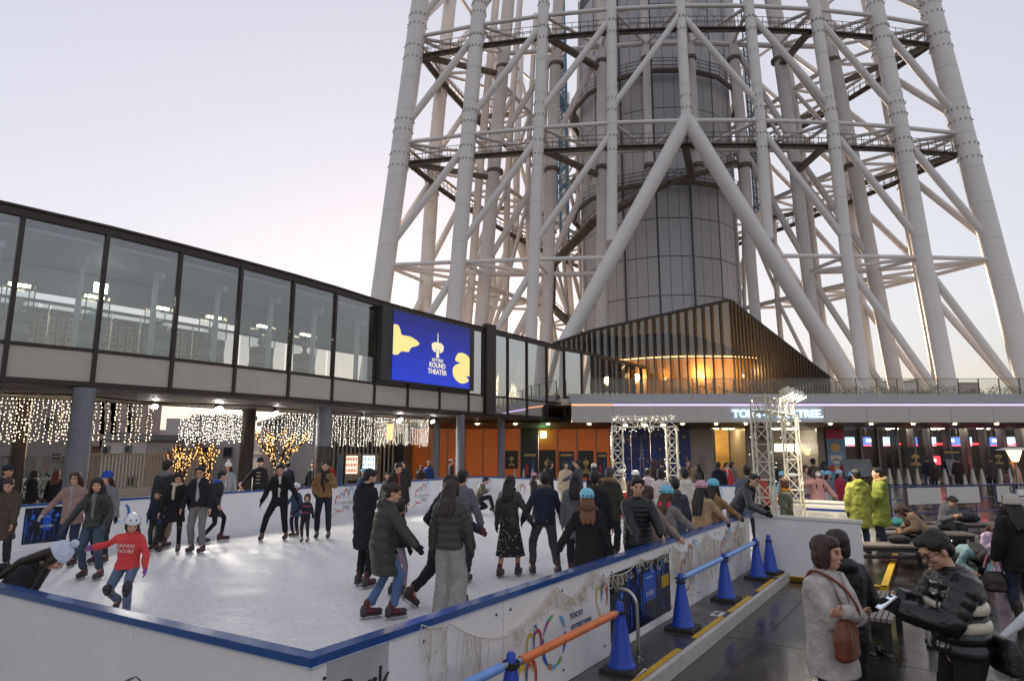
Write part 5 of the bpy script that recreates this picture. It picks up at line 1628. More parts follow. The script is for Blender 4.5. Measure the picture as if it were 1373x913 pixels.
floodlamp(370, 553, 24.6, .08, 'floodlight above the right lit tree', FLOOD)
floodlamp(487, 560, 29.6, .05, 'small floodlight left of the bright pair', FLOOD * .4)
floodlamp(536, 563, 30.4, .13, 'bright floodlight left of the slim bridge columns', FLOOD)
floodlamp(580, 565, 32.4, .1, 'bright floodlight nearest the slim bridge columns', FLOOD)
# ---------------------------------------------------------------- vending machines
def vending(px0, px1, y, label, body, lit, rows, seed):
    a, b = DP(px0, 620, y), DP(px1, 620, y); w = b.x - a.x; cx = (a.x + b.x) / 2
    o = thing('vending_machine', label, 'vending machine', (cx, y, 0))
    MB().box((cx, y + .4, .95), (w, .8, 1.9)).build('cabinet', body, o)
    win = MB().box((cx - w * .08, y - .01, 1.35), (w * .72, .04, .9)).build('lit_window', emit(lit[0], lit[1], lit[2]), o)
    r_ = random.Random(seed)
    cols = [mat('can_%d' % i, lin(*c), rough=.4, var=.05) for i, c in enumerate(((190, 50, 50), (230, 225, 215), (60, 110, 170), (200, 160, 60), (80, 130, 80)))]
    for r0 in range(rows):
        for k in range(7):
            MB().tube((cx - w * .38 + k * w * .1, y - .06, .98 + r0 * .29), (cx - w * .38 + k * w * .1, y - .06, 1.14 + r0 * .29), .028, .028, 8).build('can', r_.choice(cols), win, smooth=40)
    MB().box((cx, y - .02, .42), (w * .6, .05, .28)).build('pickup_flap', M_POSTER, o)
    MB().box((cx + w * .39, y - .02, 1.1), (w * .12, .04, .5)).build('coin_panel', M_SILVER, o)
M_VB = mat('machine_beige', lin(150, 138, 120), rough=.4, var=.06)
vending(463, 484, 33.5, 'beige vending machine with red lit drinks window, left one', M_VB, ('vend_red', lin(240, 190, 170), .35), 3, 1)
vending(485.5, 507, 33.5, 'beige vending machine with pale blue lit window, right one', M_VB, ('vend_blue', lin(200, 225, 250), .5), 3, 2)
sp = thing('side_panel', 'blue grey upright screen panel left of the vending machines', 'panel', (DP(457, 620, 33.6).x, 33.6, 0))
MB().box((DP(457, 620, 33.6).x, 33.9, .95), (.3, .7, 1.9)).build('panel', mat('panel_bluegrey', lin(110, 124, 134), rough=.5, var=.06), sp)
MB().prism([(-.1, .1), (.1, .1), (.0, 1.5)], (DP(457, 620, 33.6).x, 33.54, 0), (1, 0, 0), (0, 0, 1), .01).build('blue_mark', C_BLU, sp)
# ---------------------------------------------------------------- distant blocks beyond the terrace and far skyline
block('long pale roofed hall beyond the terrace at right', 1075, 1235, 512, 150, 30, M_H3)
block('stepped pale roof beyond the terrace at far right', 1236, 1292, 509, 160, 20, M_H2)
block('small far block at the right edge of the terrace view', 1290, 1322, 514, 190, 20, M_H1)
rk = random.Random(77)
for k in range(26):
    px0 = -420 + k * 64; py = rk.uniform(560, 585)
    block('far city block on the skyline beyond the bridge columns, %s' % ORD[k - 9], px0, px0 + rk.uniform(40, 62), py, rk.uniform(210, 330), 30, (M_H1, M_H2, M_H3)[k % 3], roof=False, group='far skyline blocks') if 150 < px0 < 420 else None
# ================================================================ people: one skeleton, posed by hand, dressed part by part
TEX = bpy.data.textures.new('fold_noise', 'CLOUDS'); TEX.noise_scale = .13; TEX.noise_depth = 2
TEX2 = bpy.data.textures.new('hair_noise', 'CLOUDS'); TEX2.noise_scale = .022; TEX2.noise_depth = 2
def cloth(c, kind='wool'):
    key = 'cloth_%s_%d_%d_%d' % ((kind,) + tuple(c))
    if kind == 'puff': return mat(key, lin(*c), rough=.42, var=.12, scale=9, bump=.25, bscale=34, spec=.45)
    if kind == 'gloss': return mat(key, lin(*c), rough=.22, var=.12, scale=9, bump=.3, bscale=26, spec=.6)
    if kind == 'denim': return mat(key, lin(*c), rough=.85, var=.3, scale=7, bump=.3, bscale=70)
    if kind == 'leather': return mat(key, lin(*c), rough=.38, var=.2, scale=12, bump=.3, bscale=60)
    if kind == 'knit': return mat(key, lin(*c), rough=.95, var=.2, scale=30, bump=.7, bscale=90)
    if kind == 'fur': return mat(key, lin(*c), rough=.95, var=.4, scale=50, bump=1.0, bscale=110)
    return mat(key, lin(*c), rough=.9, var=.16, scale=14, bump=.35, bscale=55)
def skin_mat(c=(206, 160, 134)): return mat('skin_%d_%d_%d' % c, lin(*c), rough=.5, var=.08, scale=20, bump=.05, bscale=120)
def hair_mat(c=(26, 20, 18)): return mat('hair_%d_%d_%d' % c, lin(*c), rough=.42, var=.35, scale=30, bump=.6, bscale=60, stretch=(3, 3, .5))
M_SKATE = mat('skate_maroon', lin(86, 30, 36), rough=.4, var=.15, scale=12, bump=.15)
M_SKATE_D = mat('skate_grey', lin(62, 58, 60), rough=.45, var=.15, scale=12)
M_BLADE = mat('skate_blade', lin(190, 190, 196), rough=.2, metal=1, var=.05)
M_LACE = mat('skate_lace', lin(206, 196, 190), rough=.7, var=.1)
M_EYE = mat('eye_dark', lin(28, 22, 20), rough=.2, var=0)
M_LIP = mat('lip', lin(168, 92, 84), rough=.45, var=.05)

def ik(a, b, l1, l2, pole):
    a, b, pole = Vector(a), Vector(b), Vector(pole)
    d = b - a; L = d.length
    if L > (l1 + l2) * .995:
        b = a + d * ((l1 + l2) * .995 / L); d = b - a; L = d.length
    if L < abs(l1 - l2) + .02:
        d = d.normalized() * (abs(l1 - l2) + .02); b = a + d; L = d.length
    u = d.normalized()
    x = (l1 * l1 - l2 * l2 + L * L) / (2 * L)
    hgt = math.sqrt(max(0, l1 * l1 - x * x))
    p = (pole - u * pole.dot(u))
    p = p.normalized() if p.length > 1e-4 else Vector((0, 1, 0))
    return a + u * x + p * hgt, b
def rounded(mb, name, m, parent, vox, smooth=6, fold=0.0, tex=None):
    me = mb.mesh(name, m)
    o = put_local(name, me, parent)
    r = o.modifiers.new('remesh', 'REMESH'); r.mode = 'VOXEL'; r.voxel_size = vox; r.use_smooth_shade = True
    if smooth:
        s = o.modifiers.new('smooth', 'SMOOTH'); s.factor = .5; s.iterations = smooth
    if fold:
        d = o.modifiers.new('fold', 'DISPLACE'); d.texture = tex or TEX; d.strength = fold; d.mid_level = .5; d.texture_coords = 'GLOBAL'
    return o
def ring(c, ax, ay, rx, ry, n=18, p=2.4):
    out = []
    for k in range(n):
        t = 2 * math.pi * k / n; ct, st = math.cos(t), math.sin(t)
        out.append(c + ax * (rx * math.copysign(abs(ct) ** (2 / p), ct)) + ay * (ry * math.copysign(abs(st) ** (2 / p), st)))
    return out

PEOPLE = []
def person(label, at, face, h=1.68, z=None, lean=0, side=0, head=(0, 0), wr=None, an=None, hip=0.0, feet=(0, 0),
           top='coat', tc=(40, 40, 44), tk='wool', hem=.62, flare=1.0, thick=.012, quilt=0.0, pitch=.085,
           bottom='pants', bc=(36, 38, 44), bk='wool', leg=1.0, skirt_hem=.35, skirt_flare=1.5, tights=None,
           shoes='skate', sc=None, hair='short', hc=(26, 20, 18), hat=None, hatc=(240, 240, 240), gloves=None, scarf=None, hood=None,
           fur=None, inner=None, skin=(206, 160, 134), glasses=False, pads=False, mask=False, trim=None, group=None, hand_dir=None, sleeve=True, mirror_pole=None, extra=None, hk=None, facef=None):
    z = (IZ if shoes == 'skate' else 0.006) if z is None else z
    p0 = G(at[0], at[1], z) if at[0] > 30 or at[1] > 60 else Vector((at[0], at[1], z))
    s = h / 1.70
    dist = p0.y
    vox = max(.0065, min(.02, dist * .00115))
    T = thing('person', label, 'person', (p0.x, p0.y, z), -R(face), group)
    PEOPLE.append(T)
    az = .14 if shoes == 'skate' else .088
    hk = hk or (1.06 + max(0, (1.55 - h)) * .42)          # children carry larger heads
    skm, hrm = skin_mat(skin), hair_mat(hc)
    S = lambda v: Vector(v) * s
    # --- skeleton
    lift = az - .088
    pz = .93 + lift - hip
    pel = Vector((0, 0, pz))
    RM = Matrix.Rotation(R(side), 3, 'Y') @ Matrix.Rotation(-R(lean), 3, 'X')
    def sp(v):                                            # rest-pose point of the upper body, leaned
        v = Vector(v); return pel + RM @ (v - Vector((0, 0, .93)))
    hipj = [Vector((-.088, 0, pz - .03)), Vector((.088, 0, pz - .03))]
    an = [Vector(a) for a in (an or [(-.1, .0, az), (.1, .0, az)])]
    kne = []
    for i in (0, 1):
        k, a = ik(hipj[i], an[i], .42, .41, Vector(((-.15, .15)[i], 1, 0)))
        kne.append(k); an[i] = a
    shj = [sp((-.162, 0, 1.36)), sp((.162, 0, 1.36))]
    wr = wr or [(-.25, .06, .84 + lift), (.25, .06, .84 + lift)]
    elb, wri = [], []
    for i in (0, 1):
        pole = Vector(((-.45, .45)[i], -.7, -.35)) if mirror_pole is None else Vector(mirror_pole[i])
        e, w = ik(shj[i], Vector(wr[i]), .275, .25, pole)
        elb.append(e); wri.append(w)
    nb, hc0 = sp((0, -.005, 1.43)), sp((0, .012, 1.475))
    HM = RM @ Matrix.Rotation(-R(head[0]), 3, 'Z') @ Matrix.Rotation(-R(head[1]), 3, 'X')
    hcen = hc0 + HM @ Vector((0, .012, .105 * hk))
    hd = lambda v: hcen + HM @ (Vector(v) * hk)
    # --- body
    B = MB()
    def rot3(M): return M
    for i in (0, 1):
        B.limb([S(hipj[i]), S(kne[i]), S(an[i])], [.078 * s, .054 * s, .036 * s], 10)
        B.limb([S(shj[i]), S(elb[i]), S(wri[i])], [.046 * s, .037 * s, .027 * s], 8)
        fd = Matrix.Rotation(-R(feet[i]), 3, 'Z') @ Vector((0, 1, 0))
        B.limb([S(an[i]) + Vector((0, 0, -.03 * s)), S(an[i]) + fd * .06 * s + Vector((0, 0, -.045 * s))], [.03 * s, .022 * s], 8)
    B.loft([ring(S(sp((0, 0, zz))), RM @ Vector((1, 0, 0)), RM @ Vector((0, 1, 0)), rx * s, ry * s, 14) for zz, rx, ry in ((.84, .11, .09), (.93, .15, .1), (1.08, .125, .09), (1.25, .15, .1), (1.38, .15, .085), (1.42, .06, .05))])
    B.limb([S(nb) - RM @ Vector((0, 0, .04 * s)), S(hd((0, -.005, -.05)))], [.052 * s, .05 * s], 10)
    H3 = HM
    k_ = hk * s
    def he(c, r): B.ell(S(hd(c)), tuple(q * k_ for q in r), H3, 14, 10)
    he((0, -.008, .022), (.073, .092, .092)); he((0, .03, -.04), (.058, .06, .07)); he((0, .05, -.082), (.034, .036, .03))
    he((-.036, .06, -.022), (.028, .026, .03)); he((.036, .06, -.022), (.028, .026, .03))
    he((0, .08, .03), (.05, .014, .016)); he((0, .098, -.022), (.013, .016, .014)); he((0, .088, .002), (.01, .014, .03))
    he((0, .083, -.06), (.022, .012, .012))
    he((-.075, -.005, -.012), (.01, .018, .03)); he((.075, -.005, -.012), (.01, .018, .03))
    # --- hands
    def hand(mb, i, fat):
        w = wri[i]; d = (w - elb[i]).normalized()
        if hand_dir and hand_dir[i]: d = Vector(hand_dir[i]).normalized()
        sx = -1 if i == 0 else 1
        inn = Vector((-sx, 0, 0)); inn = (inn - d * inn.dot(d))
        inn = inn.normalized() if inn.length > .2 else (RM @ Vector((0, 0, -1)))
        th = d.cross(inn) * sx; th = (th if th.dot(Vector((0, 1, .3))) > 0 else -th).normalized()
        R3 = Matrix((th, inn, d)).transposed()
        mb.limb([S(w - d * .01), S(w + d * .03)], [.027 * s * fat, .03 * s * fat], 8)
        mb.ell(S(w + d * .058), (.042 * s * fat, .019 * s * fat, .05 * s), R3, 12, 8)
        for f, (o, L, rr) in enumerate(((.031, .066, .0085), (.011, .074, .009), (-.01, .07, .0088), (-.03, .056, .0078))):
            a = w + d * .095 + th * o
            b = a + d * L * .45 + inn * L * .12
            c = b + d * L * .36 + inn * L * .36
            mb.limb([S(a - d * .03), S(a), S(b), S(c)], [rr * s * fat] * 3 + [rr * .8 * s * fat], 6, .02)
        a = w + d * .03 + th * .03; b = a + d * .04 + th * .03 + inn * .012; c = b + d * .035 + inn * .012
        mb.limb([S(a), S(b), S(c)], [.012 * s * fat, .0105 * s * fat, .009 * s * fat], 6, .02)
    for i in (0, 1):
        if not gloves or (isinstance(gloves, list) and gloves[i] is None): hand(B, i, 1.0)
        else: B.ell(S(wri[i]), (.026 * s,) * 3)
    body = rounded(B, 'body', skm, T, min(vox, .011) if dist < 14 else vox * .8, 3)
    if gloves:
        for i in (0, 1):
            g = gloves[i] if isinstance(gloves, list) else gloves
            if g is None: continue
            gm = MB(); hand(gm, i, 1.22)
            gm.limb([S(wri[i] - (wri[i] - elb[i]).normalized() * .06), S(wri[i])], [.038 * s, .036 * s], 8)
            rounded(gm, 'glove', cloth(g, 'knit'), T, min(vox, .012), 3)
    # --- face marks, only worth it where the face can be read
    fx_ = face + head[0]
    toward = -math.cos(R(fx_)) if facef is None else facef
    if dist < 20 and toward > -.25:
        for sx in (-1, 1):
            f = MB().ell(S(hd((sx * .031, .0855, .006))), (.0125 * k_, .006 * k_, .0065 * k_), H3, 10, 6)
            put_local('eye', f.mesh('eye', M_EYE, 60), T)
            f = MB().ell(S(hd((sx * .033, .088, .03))), (.018 * k_, .006 * k_, .0036 * k_), H3 @ Matrix.Rotation(-sx * .12, 3, 'Y'), 8, 6)
            put_local('eyebrow', f.mesh('eyebrow', hrm, 60), T)
        if not mask:
            f = MB().ell(S(hd((0, .0915, -.062))), (.021 * k_, .006 * k_, .0062 * k_), H3, 10, 6)
            put_local('mouth', f.mesh('mouth', M_LIP, 60), T)
    if mask:
        f = MB().loft([ring(S(hd((0, .055, zz))), H3 @ Vector((1, 0, 0)), H3 @ Vector((0, 1, 0)), rx * k_, ry * k_, 14) for zz, rx, ry in ((-.1, .04, .035), (-.06, .066, .055), (-.02, .066, .056), (-.008, .05, .05))])
        put_local('face_mask', f.mesh('face_mask', cloth((236, 236, 238)), 60), T)
    if glasses:
        gm = MB()
        for sx in (-1, 1):
            gm.path([S(hd((sx * .033 + .024 * math.cos(t), .1, .004 + .018 * math.sin(t)))) for t in [2 * math.pi * k / 12 for k in range(12)]], .0026 * k_, 5, closed=True)
            gm.path([S(hd((sx * .057, .1, .008))), S(hd((sx * .079, .06, .008))), S(hd((sx * .08, -.01, .004)))], .0026 * k_, 5)
        gm.path([S(hd((-.009, .101, .008))), S(hd((.009, .101, .008)))], .0026 * k_, 5)
        put_local('glasses', gm.mesh('glasses', M_EYE, 60), T)
    # --- legs
    nq = quilt if tk in ('puff', 'gloss') else 0
    if bottom in ('pants', 'wide'):
        Pm = MB(); w = 1.0 * leg
        rr = [.098 * w, .074 * w, max(.064 * w, .06)] if bottom == 'pants' else [.11, .135 * leg, .155 * leg]
        for i in (0, 1):
            e = an[i] + (kne[i] - an[i]).normalized() * (.075 if shoes == 'skate' else .03 if shoes != 'boot' else .12)
            if bottom == 'wide': e = an[i] + Vector((0, 0, -.06))
            Pm.limb([S(hipj[i]), S(kne[i]), S(e)], [q * s for q in rr], 12)
        Pm.ell(S(pel + Vector((0, -.012, -.01))), (.165 * s, .125 * s, .13 * s))
        rounded(Pm, 'trousers', cloth(bc, bk), T, vox * 1.15, 5, .04 * s if dist < 15 else 0)
    elif bottom in ('skirt', 'tights'):
        Pm = MB(); tcol = tights or (30, 28, 30)
        for i in (0, 1):
            Pm.limb([S(hipj[i]), S(kne[i]), S(an[i])], [.084 * s, .057 * s, .043 * s], 10)
        rounded(Pm, 'tights', cloth(tcol), T, vox * 1.1, 4)
        if bottom == 'skirt':
            Sk = MB(); mid = (kne[0] + kne[1]) / 2
            rg = []
            for k in range(9):
                t = k / 8; zz = pz + .06 + (skirt_hem - pz - .06) * t
                c = Vector((mid.x * t * .5, mid.y * t * .6, zz)); r_ = .15 + (.17 * skirt_flare - .15) * t
                n = 28
                rg.append([S(c + Vector((r_ * (1 + .06 * t * math.sin(7 * a)) * math.cos(a), r_ * .86 * (1 + .06 * t * math.sin(7 * a)) * math.sin(a), 0))) for a in [2 * math.pi * j / n for j in range(n)]])
            Sk.loft(rg[::-1])
            put_local('skirt', Sk.mesh('skirt', bk if isinstance(bk, bpy.types.Material) else cloth(bc, bk), 60), T)
    if pads:
        for i in (0, 1):
            d = (kne[i] - an[i]).normalized()
            pm = MB().ell(S(kne[i] + Vector((0, .03, 0))), (.075 * s, .06 * s, .085 * s)).ell(S(kne[i] + Vector((0, .075, .01))), (.05 * s, .03 * s, .06 * s))
            pm.limb([S(kne[i] + d * .07), S(kne[i] - d * .09)], [.078 * s, .07 * s], 12)
            rounded(pm, 'knee_pad', cloth((30, 30, 34), 'gloss'), T, vox, 3)
    # --- shoes
    for i in (0, 1):
        a = an[i]
        raised = a.z > az + .04
        FM = Matrix.Rotation(-R(feet[i]), 3, 'Z') @ Matrix.Rotation(-R(38 if raised else 0), 3, 'X')
        fv = lambda v: S(a + FM @ Vector(v))
        if shoes == 'skate':
            c1 = M_SKATE if sc is None else cloth(sc, 'leather')
            bm_ = MB().limb([fv((0, -.01, .07)), fv((0, -.012, .02)), fv((0, -.005, -.04))], [.046 * s, .045 * s, .045 * s], 10)
            bm_.limb([fv((0, -.02, -.045)), fv((0, .1, -.05))], [.047 * s, .042 * s], 10)
            bt = rounded(bm_, 'skate_boot', c1, T, min(vox, .013), 3)
            t_ = MB().ell(fv((0, .135, -.052)), (.045 * s, .066 * s, .04 * s), FM, 10, 6).ell(fv((0, -.05, -.035)), (.05 * s, .05 * s, .085 * s), FM, 10, 6)
            t_.loft([[fv((x * w_, y, zz)) for x, y in ((-.04, -.09), (.04, -.09), (.045, .1), (.025, .19), (-.025, .19), (-.045, .1))] for zz, w_ in ((-.1, 1), (-.078, 1.05))])
            put_local('skate_shell', t_.mesh('skate_shell', M_SKATE_D, 50), bt)
            bl = MB().loft([[fv((x, y, zz)) for x, y in ((-.004, y0), (.004, y0), (.004, y1), (-.004, y1))] for zz, y0, y1 in ((-.14, -.08, .2), (-.122, -.1, .215))])
            for y in (-.05, .12):
                bl.loft([[fv((x, yy, zz)) for x, yy in ((-.012, y - d_), (.012, y - d_), (.012, y + d_), (-.012, y + d_))] for zz, d_ in ((-.125, .018), (-.098, .035))])
            put_local('blade', bl.mesh('blade', M_BLADE), bt)
            if dist < 14:
                lc = MB()
                for q in range(5):
                    zz = .06 - q * .025; yy = .042 + (.03 if q > 3 else 0)
                    lc.path([fv((-.026, yy, zz)), fv((0, yy + .012, zz - .008)), fv((.026, yy, zz))], .0045 * s, 5)
                put_local('laces', lc.mesh('laces', M_LACE, 60), bt)
        else:
            c1 = cloth(sc or (44, 38, 36), 'leather')
            bm_ = MB().limb([fv((0, -.02, -.04)), fv((0, .11, -.052))], [.045 * s, .036 * s], 10)
            if shoes == 'boot': bm_.limb([fv((0, -.005, .2)), fv((0, -.01, -.03))], [.06 * s, .052 * s], 10)
            else: bm_.limb([fv((0, -.01, .02)), fv((0, -.01, -.03))], [.046 * s, .048 * s], 10)
            bt = rounded(bm_, 'shoe', c1, T, min(vox, .012), 3)
            so = MB().loft([[fv((x, y, zz)) for x, y in ((-.038, -.08), (.038, -.08), (.045, .08), (.025, .165), (-.025, .165), (-.045, .08))] for zz in (-.087, -.068)])
            put_local('sole', so.mesh('sole', cloth((220, 220, 220)) if shoes == 'sneaker' else M_SKATE_D), bt)
    # --- upper garment
    t0 = thick
    if top != 'none':
        Tm = MB()
        ax, ay = RM @ Vector((1, 0, 0)), RM @ Vector((0, 1, 0))
        prof = [(1.445, .072, .068), (1.415, .12, .09), (1.375, .165, .105), (1.32, .18, .118), (1.22, .172, .122), (1.08, .158, .118), (.95, .166, .124)]
        low = [(.82, .178, .132), (.62, .186, .138), (.4, .2, .15), (.2, .21, .16)]
        full = []
        for zz, rx, ry in prof: full.append((zz, rx + t0, ry + t0, True))
        full = [f for f in full if f[0] >= hem - .02]
        prev = full[-1]
        zl = hem
        if hem < .95:
            kx = 1.0
            for zz, rx, ry in low:
                f_ = 1 + (flare - 1) * (.95 - zz) / .55
                if zz > hem + .03: full.append((zz, (rx + t0) * f_, (ry + t0) * f_, False))
            t_ = max(0, min(1, (.95 - hem) / .75)); f_ = 1 + (flare - 1) * (.95 - hem) / .55
            full.append((hem, (.17 + .036 * t_ + t0) * f_, (.126 + .03 * t_ + t0) * f_, False))
        else:
            full.append((hem, prev[1], prev[2], True))
        rings = []
        kmid = (kne[0] + kne[1]) / 2
        def cen(zz, up):
            if up: return sp((0, 0, zz)), ax, ay
            t = (.93 - zz) / .45
            return pel + Vector((kmid.x * .35 * t, kmid.y * .5 * t, -(.93 - zz))), Vector((1, 0, 0)), Vector((0, 1, 0))
        dens = []
        for (z0, x0, y0, u0), (z1, x1, y1, u1) in zip(full[:-1], full[1:]):
            n = max(1, int((z0 - z1) / .018)) if quilt else max(1, int((z0 - z1) / .06))
            for j in range(n):
                t = j / n; dens.append((z0 + (z1 - z0) * t, x0 + (x1 - x0) * t, y0 + (y1 - y0) * t, u0 and (u1 or t < .01)))
        dens.append(full[-1])
        for zz, rx, ry, up in dens:
            c, a1, a2 = cen(zz, zz >= .93)
            q = 1 + (quilt * (abs(math.sin(math.pi * (zz - hem) / pitch)) - .6) if quilt and zz < 1.39 else 0)
            rings.append(ring(S(c), a1, a2, rx * q * s, ry * q * s, 20))
        Tm.loft(rings[::-1])
        for i in (0, 1):
            if not sleeve: break
            d = (wri[i] - elb[i]).normalized()
            Tm.limb([S(shj[i] + RM @ Vector(((.012, -.012)[i], 0, -.005))), S(elb[i]), S(wri[i] - d * .005)], [(.06 + t0) * s, (.052 + t0) * s, (.042 + t0) * s], 12, .018 if quilt else .03, quilt * 1.1, pitch * .85)
        if hood:
            hq = MB() if isinstance(hood, (tuple, list)) and tuple(hood) != tuple(tc) else Tm
            c = sp((0, -.085, 1.425))
            hq.ell(S(c), (.125 * s, .07 * s, .075 * s), RM); hq.ell(S(sp((0, -.03, 1.44))), (.12 * s, .1 * s, .05 * s), RM)
            if hq is not Tm: rounded(hq, 'hood', cloth(hood, tk), T, vox, 4, .015 * s)
        else:
            Tm.limb([S(sp((.075 * math.cos(t), -.01 + .07 * math.sin(t), 1.44))) for t in [2 * math.pi * k / 10 for k in range(10)] + [0]], [.026 * s] * 11, 6)
        main = rounded(Tm, {'coat': 'coat', 'jacket': 'jacket', 'sweater': 'sweater'}.get(top, 'jacket'), tc if isinstance(tc, bpy.types.Material) else cloth(tc, tk), T, vox * (1.0 if quilt else 1.15), (1 if dist < 6 else 3) if quilt else 5, (.014 if quilt else .03 if dist < 6 else .055) * s if dist < 16 else 0)
        if inner and toward > 0:                          # shirt or sweater shown in the open front
            f = MB().loft([ring(S(sp((0, .05, zz))), ax, ay, w_ * s, (.075 + t0) * s, 12) for zz, w_ in ((max(hem, .95) + .02, .05), (1.15, .055), (1.3, .05), (1.42, .045), (1.45, .03))])
            rounded(f, 'inner_top', cloth(inner, 'knit'), T, vox, 3)
        if trim:
            for zz in trim[1]:
                c, a1, a2 = cen(zz, zz >= .93)
                rx = .185 + t0
                f = MB().path([S(c + a1 * (rx * math.cos(t)) + a2 * ((rx - .045) * math.sin(t))) for t in [2 * math.pi * k / 24 for k in range(24)]], trim[2] * s, 6, closed=True)
                put_local('trim_band', f.mesh('trim_band', cloth(trim[0], 'gloss'), 60), T)
    if fur:
        f = MB().limb([S(sp((.12 * math.cos(t), -.02 + .105 * math.sin(t), 1.455 - .03 * math.sin(t)))) for t in [R(-250 + 320 * k / 12) for k in range(13)]], [.045 * s] * 13, 8)
        rounded(f, 'fur_collar', cloth(fur, 'fur'), T, vox, 1, .03 * s, TEX2)
    if scarf:
        f = MB().limb([S(sp((.088 * math.cos(t), .005 + .085 * math.sin(t), 1.455 + .012 * math.sin(3 * t)))) for t in [2 * math.pi * k / 12 for k in range(13)]], [.04 * s] * 13, 8)
        f.limb([S(sp((.04, .09, 1.44))), S(sp((.05, .15, 1.3))), S(sp((.045, .155, 1.14)))], [.034 * s, .036 * s, .03 * s], 8)
        rounded(f, 'scarf', cloth(scarf, 'knit'), T, vox, 3)
    # --- hair
    Hm = MB()
    def hl(c, r): Hm.ell(S(hd(c)), tuple(q * k_ for q in r), H3, 14, 10)
    if hair != 'none':
        if hat in ('helmet', 'beanie'):
            hl((0, -.03, -.005), (.082, .078, .07))
        else:
            hl((0, -.022, .035), (.084, .095, .092)); hl((0, .035, .088), (.068, .052, .03)); hl((-.06, .02, .06), (.028, .05, .04)); hl((.06, .02, .06), (.028, .05, .04))
            if hair == 'short': hl((0, -.055, -.02), (.074, .05, .06)); hl((.02, .06, .078), (.055, .03, .022))
        if hair in ('bob', 'long', 'pony', 'mid'):
            if hat not in ('helmet', 'beanie'):
                hl((0, .058, .066), (.062, .034, .03))
            hl((0, -.045, -.03), (.085, .06, .085))
            for sx in (-1, 1): hl((sx * .076, .012, -.005), (.02, .045, .08))
        if hair == 'bob':
            hl((0, -.035, -.07), (.082, .06, .05))
            for sx in (-1, 1): hl((sx * .072, .012, -.055), (.02, .04, .055))
        if hair in ('long', 'mid'):
            L = .34 if hair == 'long' else .2
            b0, b1, b2 = hd((0, -.065, -.02)), sp((0, -.13, 1.36)), sp((0, -.155 - t0, 1.36 - L + .12))
            for dx in (-.055, 0, .055):
                Hm.limb([S(b0 + HM @ Vector((dx, 0, 0))), S(b1 + RM @ Vector((dx * 1.3, 0, 0))), S(b2 + RM @ Vector((dx * 1.2, 0, 0)))], [.05 * s, .048 * s, .026 * s], 8)
            if hair == 'long':
                for sx in (-1, 1):
                    Hm.limb([S(hd((sx * .08, .01, .0))), S(hd((sx * .09, .03, -.11))), S(sp((sx * .1, .1, 1.3))), S(sp((sx * .095, .14 + t0, 1.18)))], [.028 * s, .032 * s, .032 * s, .018 * s], 8)
        if hair == 'pony':
            Hm.limb([S(hd((0, -.1, .02))), S(hd((0, -.15, .0))), S(hd((0, -.16, -.1))), S(hd((0, -.14, -.2)))], [.026 * k_, .036 * k_, .034 * k_, .014 * k_], 8)
        if hair == 'bun': hl((0, -.115, .04), (.045, .04, .045)); hl((0, -.05, -.03), (.07, .05, .05))
        rounded(Hm, 'hair', hrm, T, min(vox, .012), 2, (.006 if hair == 'bob' else .011) * k_, TEX2)
    # --- headgear
    if hat == 'beanie':
        m = cloth(hatc, 'knit')
        f = MB().loft([ring(S(hd((0, -.016, zz))), H3 @ Vector((1, 0, 0)), H3 @ Vector((0, 1, 0)), rx * k_, ry * k_, 18) for zz, rx, ry in ((.022, .09, .108), (.06, .093, .111), (.065, .088, .106), (.1, .083, .1), (.135, .062, .075), (.155, .03, .036))])
        hb_ = put_local('beanie', f.mesh('beanie', m, 60), T)
        rb = MB().path([S(hd((.09 * math.cos(t), -.016 + .108 * math.sin(t), .035))) for t in [2 * math.pi * k / 20 for k in range(20)]], .014 * k_, 6, closed=True)
        put_local('brim', rb.mesh('brim', m, 60), hb_)
        if isinstance(extra, str) and 'pom' in extra:
            rounded(MB().ell(S(hd((0, -.02, .185))), (.04 * k_,) * 3), 'pompom', m, T, .009, 1, .02, TEX2)
    if hat == 'helmet':
        m = mat('helmet_%d_%d_%d' % tuple(hatc), lin(*hatc), rough=.28, var=.03)
        f = MB().loft([ring(S(hd((0, -.008, zz))), H3 @ Vector((1, 0, 0)), H3 @ Vector((0, 1, 0)), rx * k_, ry * k_, 22, 2.1) for zz, rx, ry in ((.034, .095, .11), (.05, .099, .116), (.08, .098, .115), (.115, .087, .103), (.143, .066, .08), (.158, .036, .044), (.162, .01, .012))])
        hb_ = put_local('helmet', f.mesh('helmet', m, 70), T)
        v = MB()
        for (x, y, zz) in ((.035, .085, .1), (-.035, .085, .1), (.07, .02, .115), (-.07, .02, .115), (.04, -.06, .122), (-.04, -.06, .122), (.096, -.03, .05), (-.096, -.03, .05), (.0, -.125, .05), (.05, -.11, .05), (-.05, -.11, .05)):
            v.ell(S(hd((x, y, zz + .012))), (.012 * k_, .012 * k_, .012 * k_), None, 8, 6)
        put_local('vent', v.mesh('vent', M_EYE, 60), hb_)['kind'] = 'stuff'
        st_ = MB()
        for sx in (-1, 1):
            st_.path([S(hd((sx * .085, .0, .01))), S(hd((sx * .07, .025, -.06))), S(hd((0, .05, -.112)))], .006 * k_, 5)
        put_local('chin_strap', st_.mesh('chin_strap', M_EYE, 60), hb_)
